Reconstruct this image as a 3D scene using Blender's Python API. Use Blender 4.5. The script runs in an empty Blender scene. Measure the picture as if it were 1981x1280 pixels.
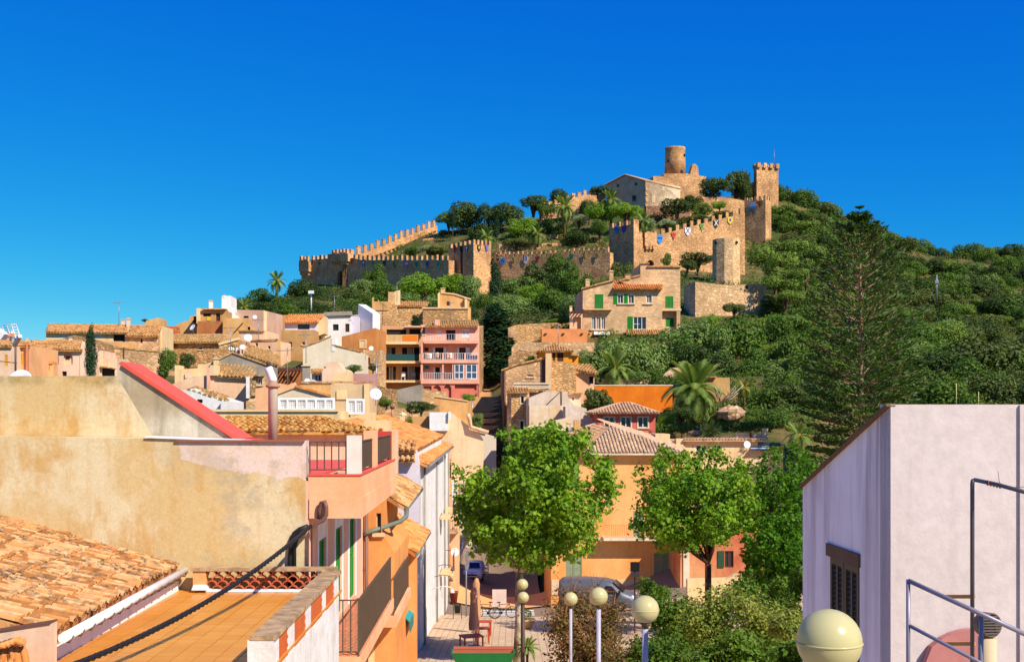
import bpy, bmesh, math, random
import numpy as np
from mathutils import Vector, Matrix
from mathutils.geometry import tessellate_polygon

SC = bpy.context.scene
COL = SC.collection
R = math.radians
# ---------------------------------------------------------------- camera, sky, sun, exposure
F, CX, HY, CZ = 2200.0, 990.5, 800.0, 20.0      # focal length and horizon in photo pixels; eye height
cam_d = bpy.data.cameras.new('camera')
cam = bpy.data.objects.new('camera', cam_d)
COL.objects.link(cam)
cam.location = (0, 0, CZ)
cam.rotation_euler = (R(90), 0, 0)
cam_d.sensor_width = 36.0
cam_d.lens = 36.0 * F / 1981.0
cam_d.shift_y = (HY - 640.0) / 1981.0
cam_d.clip_start = 0.2
cam_d.clip_end = 12000
SC.camera = cam

SUN_AZ, SUN_EL = 46.0, 42.0                      # degrees to the right of straight behind the camera; elevation
world = bpy.data.worlds.new('World')
SC.world = world
world.use_nodes = True
wn = world.node_tree
wn.nodes.clear()
w_out = wn.nodes.new('ShaderNodeOutputWorld')
w_bg = wn.nodes.new('ShaderNodeBackground')
w_sky = wn.nodes.new('ShaderNodeTexSky')
w_sky.sky_type = 'NISHITA'
w_sky.sun_disc = False
w_sky.sun_elevation = R(SUN_EL)
w_sky.sun_rotation = R(180 - SUN_AZ)
w_sky.altitude = 1500
w_sky.air_density = 1.0
w_sky.dust_density = 0.0
w_sky.ozone_density = 10.0
# the photograph's polarised, deeply saturated blue: a grade of the whole sky, channel by channel
w_sep = wn.nodes.new('ShaderNodeSeparateColor'); w_com = wn.nodes.new('ShaderNodeCombineColor')
wn.links.new(w_sky.outputs[0], w_sep.inputs[0])
for _i, (_k, _p, _top) in enumerate(((0.030, 3.0, 1.2), (0.535, 1.12, 5.4), (2.80, 0.30, 7.2))):
    _a = wn.nodes.new('ShaderNodeMath'); _a.operation = 'POWER'; _a.inputs[1].default_value = _p
    _b = wn.nodes.new('ShaderNodeMath'); _b.operation = 'MULTIPLY'; _b.inputs[1].default_value = _k
    _c = wn.nodes.new('ShaderNodeMath'); _c.operation = 'MINIMUM'; _c.inputs[1].default_value = _top
    wn.links.new(w_sep.outputs[_i], _a.inputs[0]); wn.links.new(_a.outputs[0], _b.inputs[0])
    wn.links.new(_b.outputs[0], _c.inputs[0]); wn.links.new(_c.outputs[0], w_com.inputs[_i])
wn.links.new(w_com.outputs[0], w_bg.inputs[0])
wn.links.new(w_bg.outputs[0], w_out.inputs[0])
w_bg.inputs[1].default_value = 0.12

sun_d = bpy.data.lights.new('sun', 'SUN')
sun_d.energy = 4.55
sun_d.angle = R(0.5)
sun_d.color = (1.0, 0.94, 0.83)
sun = bpy.data.objects.new('sun', sun_d)
COL.objects.link(sun)
_s = Vector((math.sin(R(SUN_AZ)) * math.cos(R(SUN_EL)), -math.cos(R(SUN_AZ)) * math.cos(R(SUN_EL)), math.sin(R(SUN_EL))))
sun.rotation_euler = _s.to_track_quat('Z', 'Y').to_euler()
sun.location = _s * 60 + Vector((0, 0, CZ))

SC.render.engine = 'CYCLES'
SC.cycles.max_bounces = 5
SC.cycles.diffuse_bounces = 3
SC.cycles.glossy_bounces = 2
SC.cycles.transmission_bounces = 2
SC.cycles.transparent_max_bounces = 4
SC.cycles.use_denoising = True
SC.cycles.denoiser = 'OPENIMAGEDENOISE'
SC.cycles.denoising_input_passes = 'RGB_ALBEDO_NORMAL'
SC.cycles.denoising_prefilter = 'ACCURATE'
SC.view_settings.view_transform = 'Standard'
SC.view_settings.look = 'None'
SC.view_settings.gamma = 1.0
SC.view_settings.use_curve_mapping = False
SC.view_settings.exposure = 0.45

# ---------------------------------------------------------------- small toolkit
def W(px, py, D):
    'world point seen at photo pixel (px, py) at D metres in front of the camera'
    return Vector(((px - CX) / F * D, D, (HY - py) / F * D + CZ))

class Face:
    'a vertical plane in the place: through photo column px at depth D, turned by yaw degrees (0 faces the camera, + turns right)'
    def __init__(s, px, D, yaw=0.0):
        y = R(yaw)
        s.o = W(px, HY, D)
        s.n = Vector((math.sin(y), -math.cos(y), 0))
        s.u = Vector((math.cos(y), math.sin(y), 0))
        s.yaw = yaw
    def at(s, px, py, back=0.0):
        'where the ray through (px, py) meets the plane moved back by `back` metres'
        r = Vector(((px - CX) / F, 1.0, (HY - py) / F))
        o = s.o - s.n * back
        t = (o.x * s.n.x + o.y * s.n.y) / (r.x * s.n.x + r.y * s.n.y)
        return Vector((r.x * t, r.y * t, r.z * t + CZ))
    def uz(s, p):
        d = p - s.o
        return Vector((d.dot(s.u), p.z, 0))
    def wp(s, u, z, back=0.0):
        q = s.o + s.u * u - s.n * back
        return Vector((q.x, q.y, z))
    def turned(s, px, yaw):
        'the plane that shares the vertical edge at column px with this one'
        f = Face(px, 1.0, yaw)
        f.o = s.at(px, HY)
        return f

class MB:
    def __init__(s):
        s.v = []; s.f = []; s.sm = []
    def add(s, vs, fs, smooth=False):
        b = len(s.v)
        s.v += [tuple(p) for p in vs]
        s.f += [tuple(b + i for i in f) for f in fs]
        s.sm += [smooth] * len(fs)
        return s
    def poly(s, pts):
        return s.add(pts, [tuple(range(len(pts)))])
    def prism(s, pts, d):
        'polygon pts (front, counter-clockwise seen from the front) pushed back by vector d'
        n = len(pts); d = Vector(d)
        bk = [Vector(p) + d for p in pts]
        fs = [tuple(range(n)), tuple(range(2 * n - 1, n - 1, -1))]
        for i in range(n):
            j = (i + 1) % n
            fs.append((i, i + n, j + n, j))
        return s.add(list(pts) + bk, fs)
    def box(s, c, size, yaw=0.0, tilt=None):
        cx, cy, cz = c; a, b, h = size[0] / 2, size[1] / 2, size[2] / 2
        M = Matrix.Rotation(R(yaw), 3, 'Z')
        if tilt is not None: M = M @ tilt
        vs = [Vector((cx, cy, cz)) + M @ Vector((x * a, y * b, z * h)) for z in (-1, 1) for x, y in ((-1, -1), (1, -1), (1, 1), (-1, 1))]
        return s.add(vs, [(3, 2, 1, 0), (4, 5, 6, 7), (0, 1, 5, 4), (1, 2, 6, 5), (2, 3, 7, 6), (3, 0, 4, 7)])
    def bar(s, a, b, w, h):
        'rectangular bar from a to b'
        a = Vector(a); b = Vector(b); d = (b - a)
        if d.length < 1e-6: return s
        d.normalize()
        x = d.cross(Vector((0, 0, 1)))
        if x.length < 1e-3: x = Vector((1, 0, 0))
        x.normalize(); z = x.cross(d)
        vs = [p + x * i * w / 2 + z * j * h / 2 for p in (a, b) for i, j in ((-1, -1), (1, -1), (1, 1), (-1, 1))]
        return s.add(vs, [(0, 1, 2, 3), (7, 6, 5, 4), (1, 0, 4, 5), (2, 1, 5, 6), (3, 2, 6, 7), (0, 3, 7, 4)])
    def tube(s, pts, r, n=6, cap=True, smooth=True):
        pts = [Vector(p) for p in pts]; m = len(pts)
        rs = r if isinstance(r, (list, tuple)) else [r] * m
        vs = []; fs = []
        up = Vector((0, 0, 1))
        prev = None
        for i, p in enumerate(pts):
            d = (pts[min(i + 1, m - 1)] - pts[max(i - 1, 0)])
            if d.length < 1e-9: d = Vector((0, 0, 1))
            d.normalize()
            x = prev - d * prev.dot(d) if prev is not None else d.cross(up)
            if x.length < 1e-3: x = d.cross(Vector((0, 1, 0)))
            if x.length < 1e-3: x = d.cross(Vector((1, 0, 0)))
            x.normalize(); prev = x
            y = d.cross(x)
            for k in range(n):
                a = 2 * math.pi * k / n
                vs.append(p + (x * math.cos(a) + y * math.sin(a)) * rs[i])
        for i in range(m - 1):
            for k in range(n):
                k2 = (k + 1) % n
                fs.append((i * n + k, i * n + k2, (i + 1) * n + k2, (i + 1) * n + k))
        s.add(vs, fs, smooth)
        if cap:
            b = len(s.v) - len(vs)
            s.f += [tuple(b + k for k in range(n - 1, -1, -1)), tuple(b + (m - 1) * n + k for k in range(n))]
            s.sm += [False, False]
        return s
    def lathe(s, base, prof, n=16, axis=None, smooth=True):
        'profile of (radius, height) turned about a vertical axis at base, or about axis'
        base = Vector(base)
        q = Vector(axis).to_track_quat('Z', 'Y').to_matrix() if axis is not None else Matrix.Identity(3)
        vs = []; fs = []; m = len(prof)
        for r, h in prof:
            for k in range(n):
                a = 2 * math.pi * k / n
                vs.append(base + q @ Vector((r * math.cos(a), r * math.sin(a), h)))
        for i in range(m - 1):
            for k in range(n):
                k2 = (k + 1) % n
                fs.append((i * n + k, i * n + k2, (i + 1) * n + k2, (i + 1) * n + k))
        fs.append(tuple(range(n - 1, -1, -1))); fs.append(tuple((m - 1) * n + k for k in range(n)))
        s.add(vs, fs, smooth)
        s.sm[-1] = s.sm[-2] = False
        return s
    def sphere(s, c, r, n=20, m=12, sc=(1, 1, 1)):
        prof = [(max(1e-4, math.sin(math.pi * i / m)), -math.cos(math.pi * i / m)) for i in range(m + 1)]
        c = Vector(c); vs = []; fs = []
        for rr, h in prof:
            for k in range(n):
                a = 2 * math.pi * k / n
                vs.append(c + Vector((rr * math.cos(a) * sc[0], rr * math.sin(a) * sc[1], h * sc[2])) * r)
        for i in range(m):
            for k in range(n):
                k2 = (k + 1) % n
                fs.append((i * n + k, i * n + k2, (i + 1) * n + k2, (i + 1) * n + k))
        return s.add(vs, fs, True)
    def mesh(s, name, mat=None, org=None):
        me = bpy.data.meshes.new(name)
        v = s.v
        if org is not None: v = [(p[0] - org[0], p[1] - org[1], p[2] - org[2]) for p in v]
        me.from_pydata(v, [], s.f)
        me.polygons.foreach_set('use_smooth', s.sm)
        if mat: me.materials.append(mat)
        me.update()
        return me
    def build(s, name, mat, parent=None, org=None):
        o = None
        base = wloc(parent) if parent is not None else Vector(org if org is not None else (0, 0, 0))
        o = bpy.data.objects.new(name, s.mesh(name, mat, base))
        COL.objects.link(o)
        if parent is not None: o.parent = parent
        else: o.location = base
        return o

def wloc(o):
    p = Vector((0, 0, 0))
    while o is not None:
        p += o.location; o = o.parent
    return p

def tag(o, label=None, cat=None, group=None, kind=None):
    if label: o['label'] = label
    if cat: o['category'] = cat
    if group: o['group'] = group
    if kind: o['kind'] = kind
    return o

def empty(name, loc, label, cat, group=None):
    o = bpy.data.objects.new(name, None)
    o.empty_display_size = 0.3
    COL.objects.link(o)
    o.location = loc
    return tag(o, label, cat, group)

def kids(o): return [c for c in ALL_CHILD.get(o.name, [])]

def single(name, mb, mat, label, cat, org=None, group=None):
    'a thing that is one mesh, its origin at its base'
    if org is None:
        v = np.array(mb.v)
        org = ((v[:, 0].min() + v[:, 0].max()) / 2, (v[:, 1].min() + v[:, 1].max()) / 2, v[:, 2].min())
    return tag(mb.build(name, mat, None, org), label, cat, group)

def link_copy(o, parent=None, loc=None):
    c = o.copy(); COL.objects.link(c)
    if parent is not None: c.parent = parent
    if loc is not None: c.location = loc
    return c

def np_mesh(name, V, Q, mat=None, smooth=False):
    'numpy vertices (N,3) and faces (M,k) to a mesh'
    me = bpy.data.meshes.new(name)
    V = np.ascontiguousarray(V, dtype=np.float32); Q = np.ascontiguousarray(Q, dtype=np.int32)
    M, k = Q.shape
    me.vertices.add(len(V)); me.vertices.foreach_set('co', V.ravel())
    me.loops.add(M * k); me.loops.foreach_set('vertex_index', Q.ravel())
    me.polygons.add(M)
    me.polygons.foreach_set('loop_start', np.arange(0, M * k, k, dtype=np.int32))
    me.polygons.foreach_set('loop_total', np.full(M, k, dtype=np.int32))
    me.polygons.foreach_set('use_smooth', np.full(M, smooth))
    if mat: me.materials.append(mat)
    me.update(calc_edges=True)
    return me

# ---------------------------------------------------------------- materials
class NT:
    def __init__(s, name, rough=0.9, spec=0.2):
        s.m = bpy.data.materials.new(name); s.m.use_nodes = True
        s.t = s.m.node_tree; s.t.nodes.clear()
        s.out = s.t.nodes.new('ShaderNodeOutputMaterial')
        s.b = s.t.nodes.new('ShaderNodeBsdfPrincipled')
        s.b.inputs['Roughness'].default_value = rough
        s.b.inputs['Specular IOR Level'].default_value = spec
        s.l(s.b.outputs[0], s.out.inputs[0])
        s._pos = None
    def l(s, a, b): s.t.links.new(a, b)
    def n(s, typ, **kw):
        nd = s.t.nodes.new(typ)
        for k, v in kw.items(): setattr(nd, k, v)
        return nd
    def pos(s, scale=(1, 1, 1)):
        if s._pos is None: s._pos = s.n('ShaderNodeNewGeometry').outputs['Position']
        if scale == (1, 1, 1): return s._pos
        m = s.n('ShaderNodeVectorMath', operation='MULTIPLY'); s.l(s._pos, m.inputs[0]); m.inputs[1].default_value = scale
        return m.outputs[0]
    def noise(s, scale, detail=4, rough=0.55, vec=None, dist=0.0):
        nd = s.n('ShaderNodeTexNoise'); nd.inputs['Scale'].default_value = scale
        nd.inputs['Detail'].default_value = detail; nd.inputs['Roughness'].default_value = rough
        nd.inputs['Distortion'].default_value = dist
        s.l(vec if vec is not None else s.pos(), nd.inputs['Vector'])
        return nd.outputs['Fac']
    def ramp(s, fac, stops, interp='LINEAR'):
        r = s.n('ShaderNodeValToRGB'); r.color_ramp.interpolation = interp
        e = r.color_ramp.elements
        while len(e) < len(stops): e.new(0.5)
        for i, (p, c) in enumerate(stops):
            e[i].position = p; e[i].color = (c[0], c[1], c[2], 1) if isinstance(c, (tuple, list)) else (c, c, c, 1)
        s.l(fac, r.inputs[0]); return r.outputs[0]
    def mix(s, fac, a, b, mode='MIX'):
        m = s.n('ShaderNodeMix', data_type='RGBA', blend_type=mode)
        for sock, v in ((m.inputs[0], fac), (m.inputs[6], a), (m.inputs[7], b)):
            if hasattr(v, 'default_value'): s.l(v, sock)
            elif isinstance(v, (tuple, list)): sock.default_value = (v[0], v[1], v[2], 1)
            else: sock.default_value = v
        return m.outputs[2]
    def math(s, op, a, b=0.0, clamp=False):
        m = s.n('ShaderNodeMath', operation=op, use_clamp=clamp)
        for i, v in enumerate((a, b)):
            if hasattr(v, 'default_value'): s.l(v, m.inputs[i])
            else: m.inputs[i].default_value = v
        return m.outputs[0]
    def bump(s, h, strength=0.3, dist=0.05):
        b = s.n('ShaderNodeBump'); b.inputs['Strength'].default_value = strength; b.inputs['Distance'].default_value = dist
        s.l(h, b.inputs['Height']); s.l(b.outputs[0], s.b.inputs['Normal'])
    def col(s, c):
        if hasattr(c, 'default_value'): s.l(c, s.b.inputs['Base Color'])
        else: s.b.inputs['Base Color'].default_value = (c[0], c[1], c[2], 1)
        return s.m

MATS = {}
def dk(c, k): return tuple(max(0.0, min(1.0, x * k)) for x in c)

def plain(name, c, rough=0.6, metal=0.0, spec=0.4):
    if name in MATS: return MATS[name]
    t = NT(name, rough, spec); t.b.inputs['Metallic'].default_value = metal
    v = t.noise(3.0, 3)
    MATS[name] = t.col(t.mix(t.ramp(v, [(0.3, 0.0), (0.7, 1.0)]), dk(c, 0.88), dk(c, 1.08)))
    return MATS[name]

def plaster(name, c, c2=None, stain=0.35, scale=0.5, bump=0.25, dirt=(0.16, 0.13, 0.10)):
    'painted render: two tones in soft patches, rain streaks, specks, trowel relief'
    if name in MATS: return MATS[name]
    c2 = c2 or dk(c, 0.8)
    t = NT(name, 0.92, 0.15)
    big = t.ramp(t.noise(scale, 6, 0.6), [(0.38, 0.0), (0.62, 1.0)])
    col = t.mix(big, c, c2)
    st = t.noise(1.0, 5, 0.6, t.pos((2.6, 2.6, 0.22)))
    col = t.mix(t.math('MULTIPLY', t.ramp(st, [(0.52, 0.0), (0.78, 1.0)]), stain), col, dirt)
    sp = t.ramp(t.noise(scale * 14, 4, 0.7), [(0.35, 0.92), (0.65, 1.04)])
    col = t.mix(1.0, col, sp, 'MULTIPLY')
    t.bump(t.noise(7.0, 5, 0.6), bump, 0.018)
    MATS[name] = t.col(col)
    return MATS[name]

def stone(name, c, c2, mortar, scale=2.6, bump=0.8, flat=1.7):
    'rubble masonry: irregular flat stones with recessed joints'
    if name in MATS: return MATS[name]
    t = NT(name, 0.95, 0.1)
    wob = t.n('ShaderNodeTexNoise'); wob.inputs['Scale'].default_value = scale * 1.3; wob.inputs['Detail'].default_value = 2
    t.l(t.pos(), wob.inputs['Vector'])
    add = t.n('ShaderNodeVectorMath', operation='MULTIPLY_ADD')
    t.l(wob.outputs['Color'], add.inputs[0]); add.inputs[1].default_value = (0.22, 0.22, 0.16)
    t.l(t.pos((1, 1, flat)), add.inputs[2])
    vo = t.n('ShaderNodeTexVoronoi', feature='F1'); vo.inputs['Scale'].default_value = scale; t.l(add.outputs[0], vo.inputs['Vector'])
    ed = t.n('ShaderNodeTexVoronoi', feature='DISTANCE_TO_EDGE'); ed.inputs['Scale'].default_value = scale; t.l(add.outputs[0], ed.inputs['Vector'])
    sep = t.n('ShaderNodeSeparateColor'); t.l(vo.outputs['Color'], sep.inputs[0])
    col = t.mix(sep.outputs[0], c, c2)
    col = t.mix(1.0, col, t.ramp(sep.outputs[1], [(0.0, 0.76), (1.0, 1.16)]), 'MULTIPLY')
    col = t.mix(t.ramp(ed.outputs['Distance'], [(0.03, 1.0), (0.12, 0.0)]), col, mortar)
    big = t.ramp(t.noise(0.25, 5), [(0.35, 0.7), (0.65, 1.18)])
    col = t.mix(1.0, col, big, 'MULTIPLY')
    st = t.noise(1.0, 5, 0.65, t.pos((0.9, 0.9, 0.1)))
    col = t.mix(t.ramp(st, [(0.5, 0.0), (0.72, 0.4)]), col, dk(c2, 0.5))
    t.bump(t.math('ADD', t.ramp(ed.outputs['Distance'], [(0.0, 0.0), (0.15, 1.0)]), t.math('MULTIPLY', t.noise(6, 3), 0.4)), bump * 0.7, 0.06)
    MATS[name] = t.col(col)
    return MATS[name]

def clay(name, c, c2, c3, lichen=0.4, ls=9.0):
    'fired clay: every tile its own shade (by its place), with lichen and soot'
    if name in MATS: return MATS[name]
    t = NT(name, 0.9, 0.15)
    vo = t.n('ShaderNodeTexVoronoi', feature='F1'); vo.inputs['Scale'].default_value = 3.1; t.l(t.pos(), vo.inputs['Vector'])
    sep = t.n('ShaderNodeSeparateColor'); t.l(vo.outputs['Color'], sep.inputs[0])
    oi = t.n('ShaderNodeObjectInfo')
    f = t.math('FRACT', t.math('ADD', sep.outputs[0], oi.outputs['Random']))
    col = t.ramp(f, [(0.0, c), (0.45, c2), (0.8, c3), (1.0, dk(c, 0.6))])
    li = t.ramp(t.noise(ls, 6, 0.75), [(0.46, 0.0), (0.58, 1.0)])
    big = t.ramp(t.noise(0.9, 4), [(0.35, 0.15), (0.65, 1.0)])
    col = t.mix(t.math('MULTIPLY', t.math('MULTIPLY', li, big), lichen), col, (0.07, 0.055, 0.035))
    li2 = t.ramp(t.noise(ls * 1.7, 5, 0.7), [(0.6, 0.0), (0.7, 1.0)])
    col = t.mix(t.math('MULTIPLY', li2, lichen * 0.8), col, (0.55, 0.47, 0.33))
    t.bump(t.noise(22, 4), 0.25, 0.02)
    MATS[name] = t.col(col)
    return MATS[name]

def leafy(name, c, c2, trans=0.35, vary=0.5):
    'two-sided leaf: shade by tree and by cluster, some light passes through'
    if name in MATS: return MATS[name]
    t = NT(name, 0.6, 0.25)
    oi = t.n('ShaderNodeObjectInfo')
    nz = t.noise(0.9, 3, 0.6)
    f = t.math('ADD', t.math('MULTIPLY', oi.outputs['Random'], vary), t.math('MULTIPLY', t.ramp(nz, [(0.3, 0.0), (0.7, 1.0)]), 1 - vary), True)
    col = t.mix(f, c, c2)
    fine = t.ramp(t.noise(11.0, 2), [(0.3, 0.65), (0.7, 1.3)])
    col = t.mix(1.0, col, fine, 'MULTIPLY')
    t.col(col)
    tr = t.n('ShaderNodeBsdfTranslucent'); t.l(t.mix(1.0, col, (1.15, 1.2, 0.5), 'MULTIPLY'), tr.inputs[0])
    mx = t.n('ShaderNodeMixShader'); mx.inputs[0].default_value = trans
    t.l(t.b.outputs[0], mx.inputs[1]); t.l(tr.outputs[0], mx.inputs[2]); t.l(mx.outputs[0], t.out.inputs[0])
    MATS[name] = t.m
    return t.m

def bark(name, c, c2):
    if name in MATS: return MATS[name]
    t = NT(name, 0.95, 0.1)
    f = t.noise(4.0, 5, 0.7, t.pos((1, 1, 0.5)))
    MATS[name] = t.col(t.mix(t.ramp(f, [(0.42, 0.0), (0.58, 1.0)]), c, c2))
    t.bump(f, 0.5, 0.03)
    return t.m

def glass(name='dark_glass', c=(0.02, 0.025, 0.03)):
    if name in MATS: return MATS[name]
    MATS[name] = plain(name, c, 0.12, 0.0, 0.6)
    return MATS[name]
def C(r, g, b, k=1.0):
    'sRGB reading to a linear base colour'
    def f(x):
        x /= 255.0
        return x / 12.92 if x <= 0.04045 else ((x + 0.055) / 1.055) ** 2.4
    return (f(r) * k, f(g) * k, f(b) * k)

M_peach = lambda: plaster('peach_render', C(244, 188, 140), C(232, 168, 118), 0.15)
M_pink = lambda: plaster('pink_render', C(240, 196, 156), C(228, 178, 134), 0.35)
M_palepink = lambda: plaster('pale_pink_render', C(238, 202, 170), C(226, 184, 148), 0.35)
M_ochre = lambda: plaster('ochre_render', C(222, 172, 108), C(205, 150, 88), 0.35)
M_tan = lambda: plaster('tan_render', C(206, 158, 100), C(184, 136, 82), 0.45)
M_brownred = lambda: plaster('rust_render', C(186, 118, 70), C(168, 100, 58), 0.35)
M_orange = lambda: plaster('orange_render', C(234, 158, 90), C(222, 140, 72), 0.3)
M_deeporange = lambda: plaster('deep_orange_render', C(236, 128, 30), C(216, 110, 26), 0.25)
M_cream = lambda: plaster('cream_render', C(238, 204, 150), C(226, 188, 134), 0.3)
M_white = lambda: plaster('white_render', C(238, 232, 224), C(222, 214, 204), 0.2)
M_offwhite = lambda: plaster('off_white_render', C(230, 212, 182), C(214, 192, 158), 0.4)
M_lavender = lambda: plaster('lavender_white_render', C(226, 214, 220), C(214, 200, 208), 0.2)
M_grey = lambda: plaster('grey_cement', C(168, 156, 138), C(146, 134, 116), 0.4)
M_coral = lambda: plaster('coral_render', C(222, 118, 96), C(206, 102, 82), 0.15)
M_salmon = lambda: plaster('salmon_render', C(242, 178, 148), C(230, 160, 132), 0.15)
M_yellow = lambda: plaster('yellow_orange_render', C(238, 158, 50), C(226, 142, 42), 0.15)
M_stone = lambda: stone('golden_rubble', C(230, 184, 124), C(206, 154, 98), C(176, 130, 84), 2.4)
M_stoneb = lambda: stone('brown_rubble', C(212, 168, 116), C(182, 136, 90), C(150, 112, 76), 2.6)
M_stonep = lambda: stone('pale_ashlar', C(232, 190, 142), C(214, 166, 116), C(190, 146, 100), 1.7, 0.4, 2.0)
M_castle = lambda: stone('castle_rubble', C(232, 180, 124), C(212, 156, 104), C(180, 130, 88), 1.6, 0.8)
M_castled = lambda: stone('castle_rubble_dark', C(176, 132, 100), C(146, 104, 80), C(116, 84, 64), 1.6, 0.8)
M_clay = lambda: clay('clay_tiles', C(206, 146, 84), C(220, 172, 112), C(184, 124, 70), 0.6)
M_clayold = lambda: clay('old_clay_tiles', C(198, 150, 90), C(182, 132, 76), C(216, 178, 118), 0.8, 5.0)
M_clayora = lambda: clay('fresh_orange_tiles', C(222, 142, 74), C(230, 160, 94), C(202, 122, 58), 0.3)
M_claypale = lambda: clay('pale_tiles', C(220, 178, 138), C(206, 158, 118), C(230, 192, 152), 0.45)
M_dark = lambda: plain('dark_interior', (0.012, 0.010, 0.010), 0.8)
M_frame = lambda: plain('window_surround', C(226, 196, 160), 0.8)
M_wframe = lambda: plain('white_joinery', C(232, 228, 222), 0.5)
M_green = lambda: plain('green_shutter_paint', C(20, 132, 24), 0.5)
M_brown = lambda: plain('brown_joinery', C(96, 52, 28), 0.6)
M_greygreen = lambda: plain('grey_green_paint', C(140, 150, 112), 0.6)
M_iron = lambda: plain('dark_iron', C(92, 74, 58), 0.5)
M_steel = lambda: plain('galvanised_steel', C(150, 146, 150), 0.4, 0.5)
M_dish = lambda: plain('dish_white', C(232, 228, 224), 0.4)
M_cop = lambda: plain('coping_stone', C(222, 184, 138), 0.9)

# ---------------------------------------------------------------- terrain
CTRL = []
for D_, z_ in ((-30, -3.5), (0, -5.0), (16, -6.7), (24, -7.8), (33, -9.1), (40, -9.9), (50, -10.6), (60, -11.4), (70, -12.2), (84, -13.2)):
    for X_ in (-75, -35, -8, 8, 35, 75):
        CTRL.append((X_, D_, z_))
for X_, D_, z_ in ((-4, 92, -13.9), (-4, 100, -14.4), (-3, 110, -13.6), (4, 92, -13.6), (4, 100, -13.0), (-10, 100, -11.0),
                   (-25, 95, -7.0), (12, 92, -8.0)):
    CTRL.append((X_, D_, z_))
for px_, py_, D_ in ((0, 775, 95), (200, 770, 95), (400, 770, 95), (600, 800, 95), (760, 830, 100), (0, 750, 120), (250, 738, 112), (450, 718, 118),
                     (620, 700, 125), (820, 772, 128), (925, 845, 132), (945, 830, 138), (945, 760, 160), (950, 700, 178), (1000, 838, 114),
                     (250, 704, 140), (450, 682, 148), (300, 700, 190), (400, 668, 195), (200, 706, 180), (330, 690, 160), (560, 612, 185), (480, 622, 190), (535, 582, 215), (660, 605, 200), (700, 640, 168),
                     (600, 557, 279), (660, 559, 272), (720, 562, 262), (800, 570, 253), (880, 590, 240), (950, 592, 238), (1060, 562, 238), (1180, 532, 232), (1260, 520, 246),
                     (1400, 548, 212), (1440, 490, 272), (1490, 440, 286), (1470, 400, 292), (1250, 408, 285), (1310, 385, 305), (1420, 402, 296),
                     (900, 452, 292), (1000, 442, 288), (1100, 432, 286), (840, 452, 305), (700, 508, 288), (1180, 470, 262), (1060, 480, 262), (950, 500, 262),
                     (1530, 388, 310), (1600, 418, 308), (1640, 438, 308), (1700, 460, 308), (1800, 499, 310), (1900, 500, 312), (1981, 498, 314), (2250, 522, 318),
                     (1340, 614, 190), (1410, 614, 188), (1485, 614, 190), 
                     (1550, 610, 182), (1700, 615, 190), (1850, 640, 202), (2000, 660, 205), (2250, 680, 205), (1600, 755, 122), (1800, 775, 115), (2000, 785, 110), (2250, 790, 105),
                     (1210, 655, 148), (1300, 712, 132), (1400, 690, 142), (1340, 822, 108), (1430, 872, 96), (1230, 748, 136), (1220, 768, 125), (1225, 797, 116), (1290, 790, 117), (1520, 790, 110),
                     (990, 665, 166), (1060, 645, 172), (970, 620, 192), (1090, 660, 148), (1050, 712, 128), (1110, 790, 116), (1200, 815, 110), (1270, 815, 110)):
    p_ = W(px_, py_, D_); CTRL.append((p_.x, D_, p_.z - CZ))
for X_, D_, z_ in ((-190, 100, 2), (-190, 160, 0), (-190, 260, -2), (-150, 330, 2), (-110, 180, 5), (-120, 240, 6), (-60, 360, 18), (0, 390, 24), (60, 400, 28), (150, 430, 20),
                   (260, 430, 20), (-90, 300, 14), (200, 60, -9), (260, 120, 4), (280, 250, 34), (-140, 30, -8)):
    CTRL.append((X_, D_, z_))
_P = np.array(CTRL, dtype=float)
def _tps(A, B):
    d2 = ((A[:, None, :] - B[None, :, :]) ** 2).sum(2)
    return 0.5 * d2 * np.log(d2 + 1e-9)
_n = len(_P); _xy = _P[:, :2] / 100.0
_K = _tps(_xy, _xy) + np.eye(_n) * 2e-3
_Pm = np.hstack([np.ones((_n, 1)), _xy])
_A = np.block([[_K, _Pm], [_Pm.T, np.zeros((3, 3))]])
_sol = np.linalg.solve(_A, np.concatenate([_P[:, 2], np.zeros(3)]))
def ground_np(x, y):
    q = np.stack([np.asarray(x, float), np.asarray(y, float)], 1) / 100.0
    z = np.empty(len(q))
    for i in range(0, len(q), 4000):
        c = q[i:i + 4000]
        z[i:i + 4000] = _tps(c, _xy) @ _sol[:_n] + _sol[_n] + c @ _sol[_n + 1:]
    x, y = q[:, 0] * 100, q[:, 1] * 100
    dx = np.maximum(np.maximum(-190 - x, x - 270), 0); dy = np.maximum(np.maximum(-30 - y, y - 410), 0)
    w = np.clip(np.hypot(dx, dy) / 160.0, 0, 1); w = w * w * (3 - 2 * w)
    z = np.clip(z, -22, 75)
    return z * (1 - w) - 16 * w + CZ
def ground(x, y): return float(ground_np([x], [y])[0])
def ground_hit(px, py, d0=85.0, d1=420.0):
    'where the ray through a pixel first meets the ground'
    ds = np.arange(d0, d1, 1.0)
    x = (px - CX) / F * ds; z = (HY - py) / F * ds + CZ
    g = ground_np(x, ds)
    k = np.nonzero(g >= z)[0]
    if len(k) == 0: return None
    d = ds[k[0]]
    return Vector(((px - CX) / F * d, d, float(g[k[0]])))

# ---------------------------------------------------------------- walls with real openings, windows, tiled roofs
def rect(x0, y0, x1, y1): return [(x0, y1), (x1, y1), (x1, y0), (x0, y0)]
def archpts(x0, y0, x1, y1, n=8):
    r = (x1 - x0) / 2.0; cx = (x0 + x1) / 2.0
    return [(x0, y1), (x1, y1)] + [(cx + r * math.cos(math.pi * k / n), y0 + r - r * math.sin(math.pi * k / n)) for k in range(n + 1)]

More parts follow.
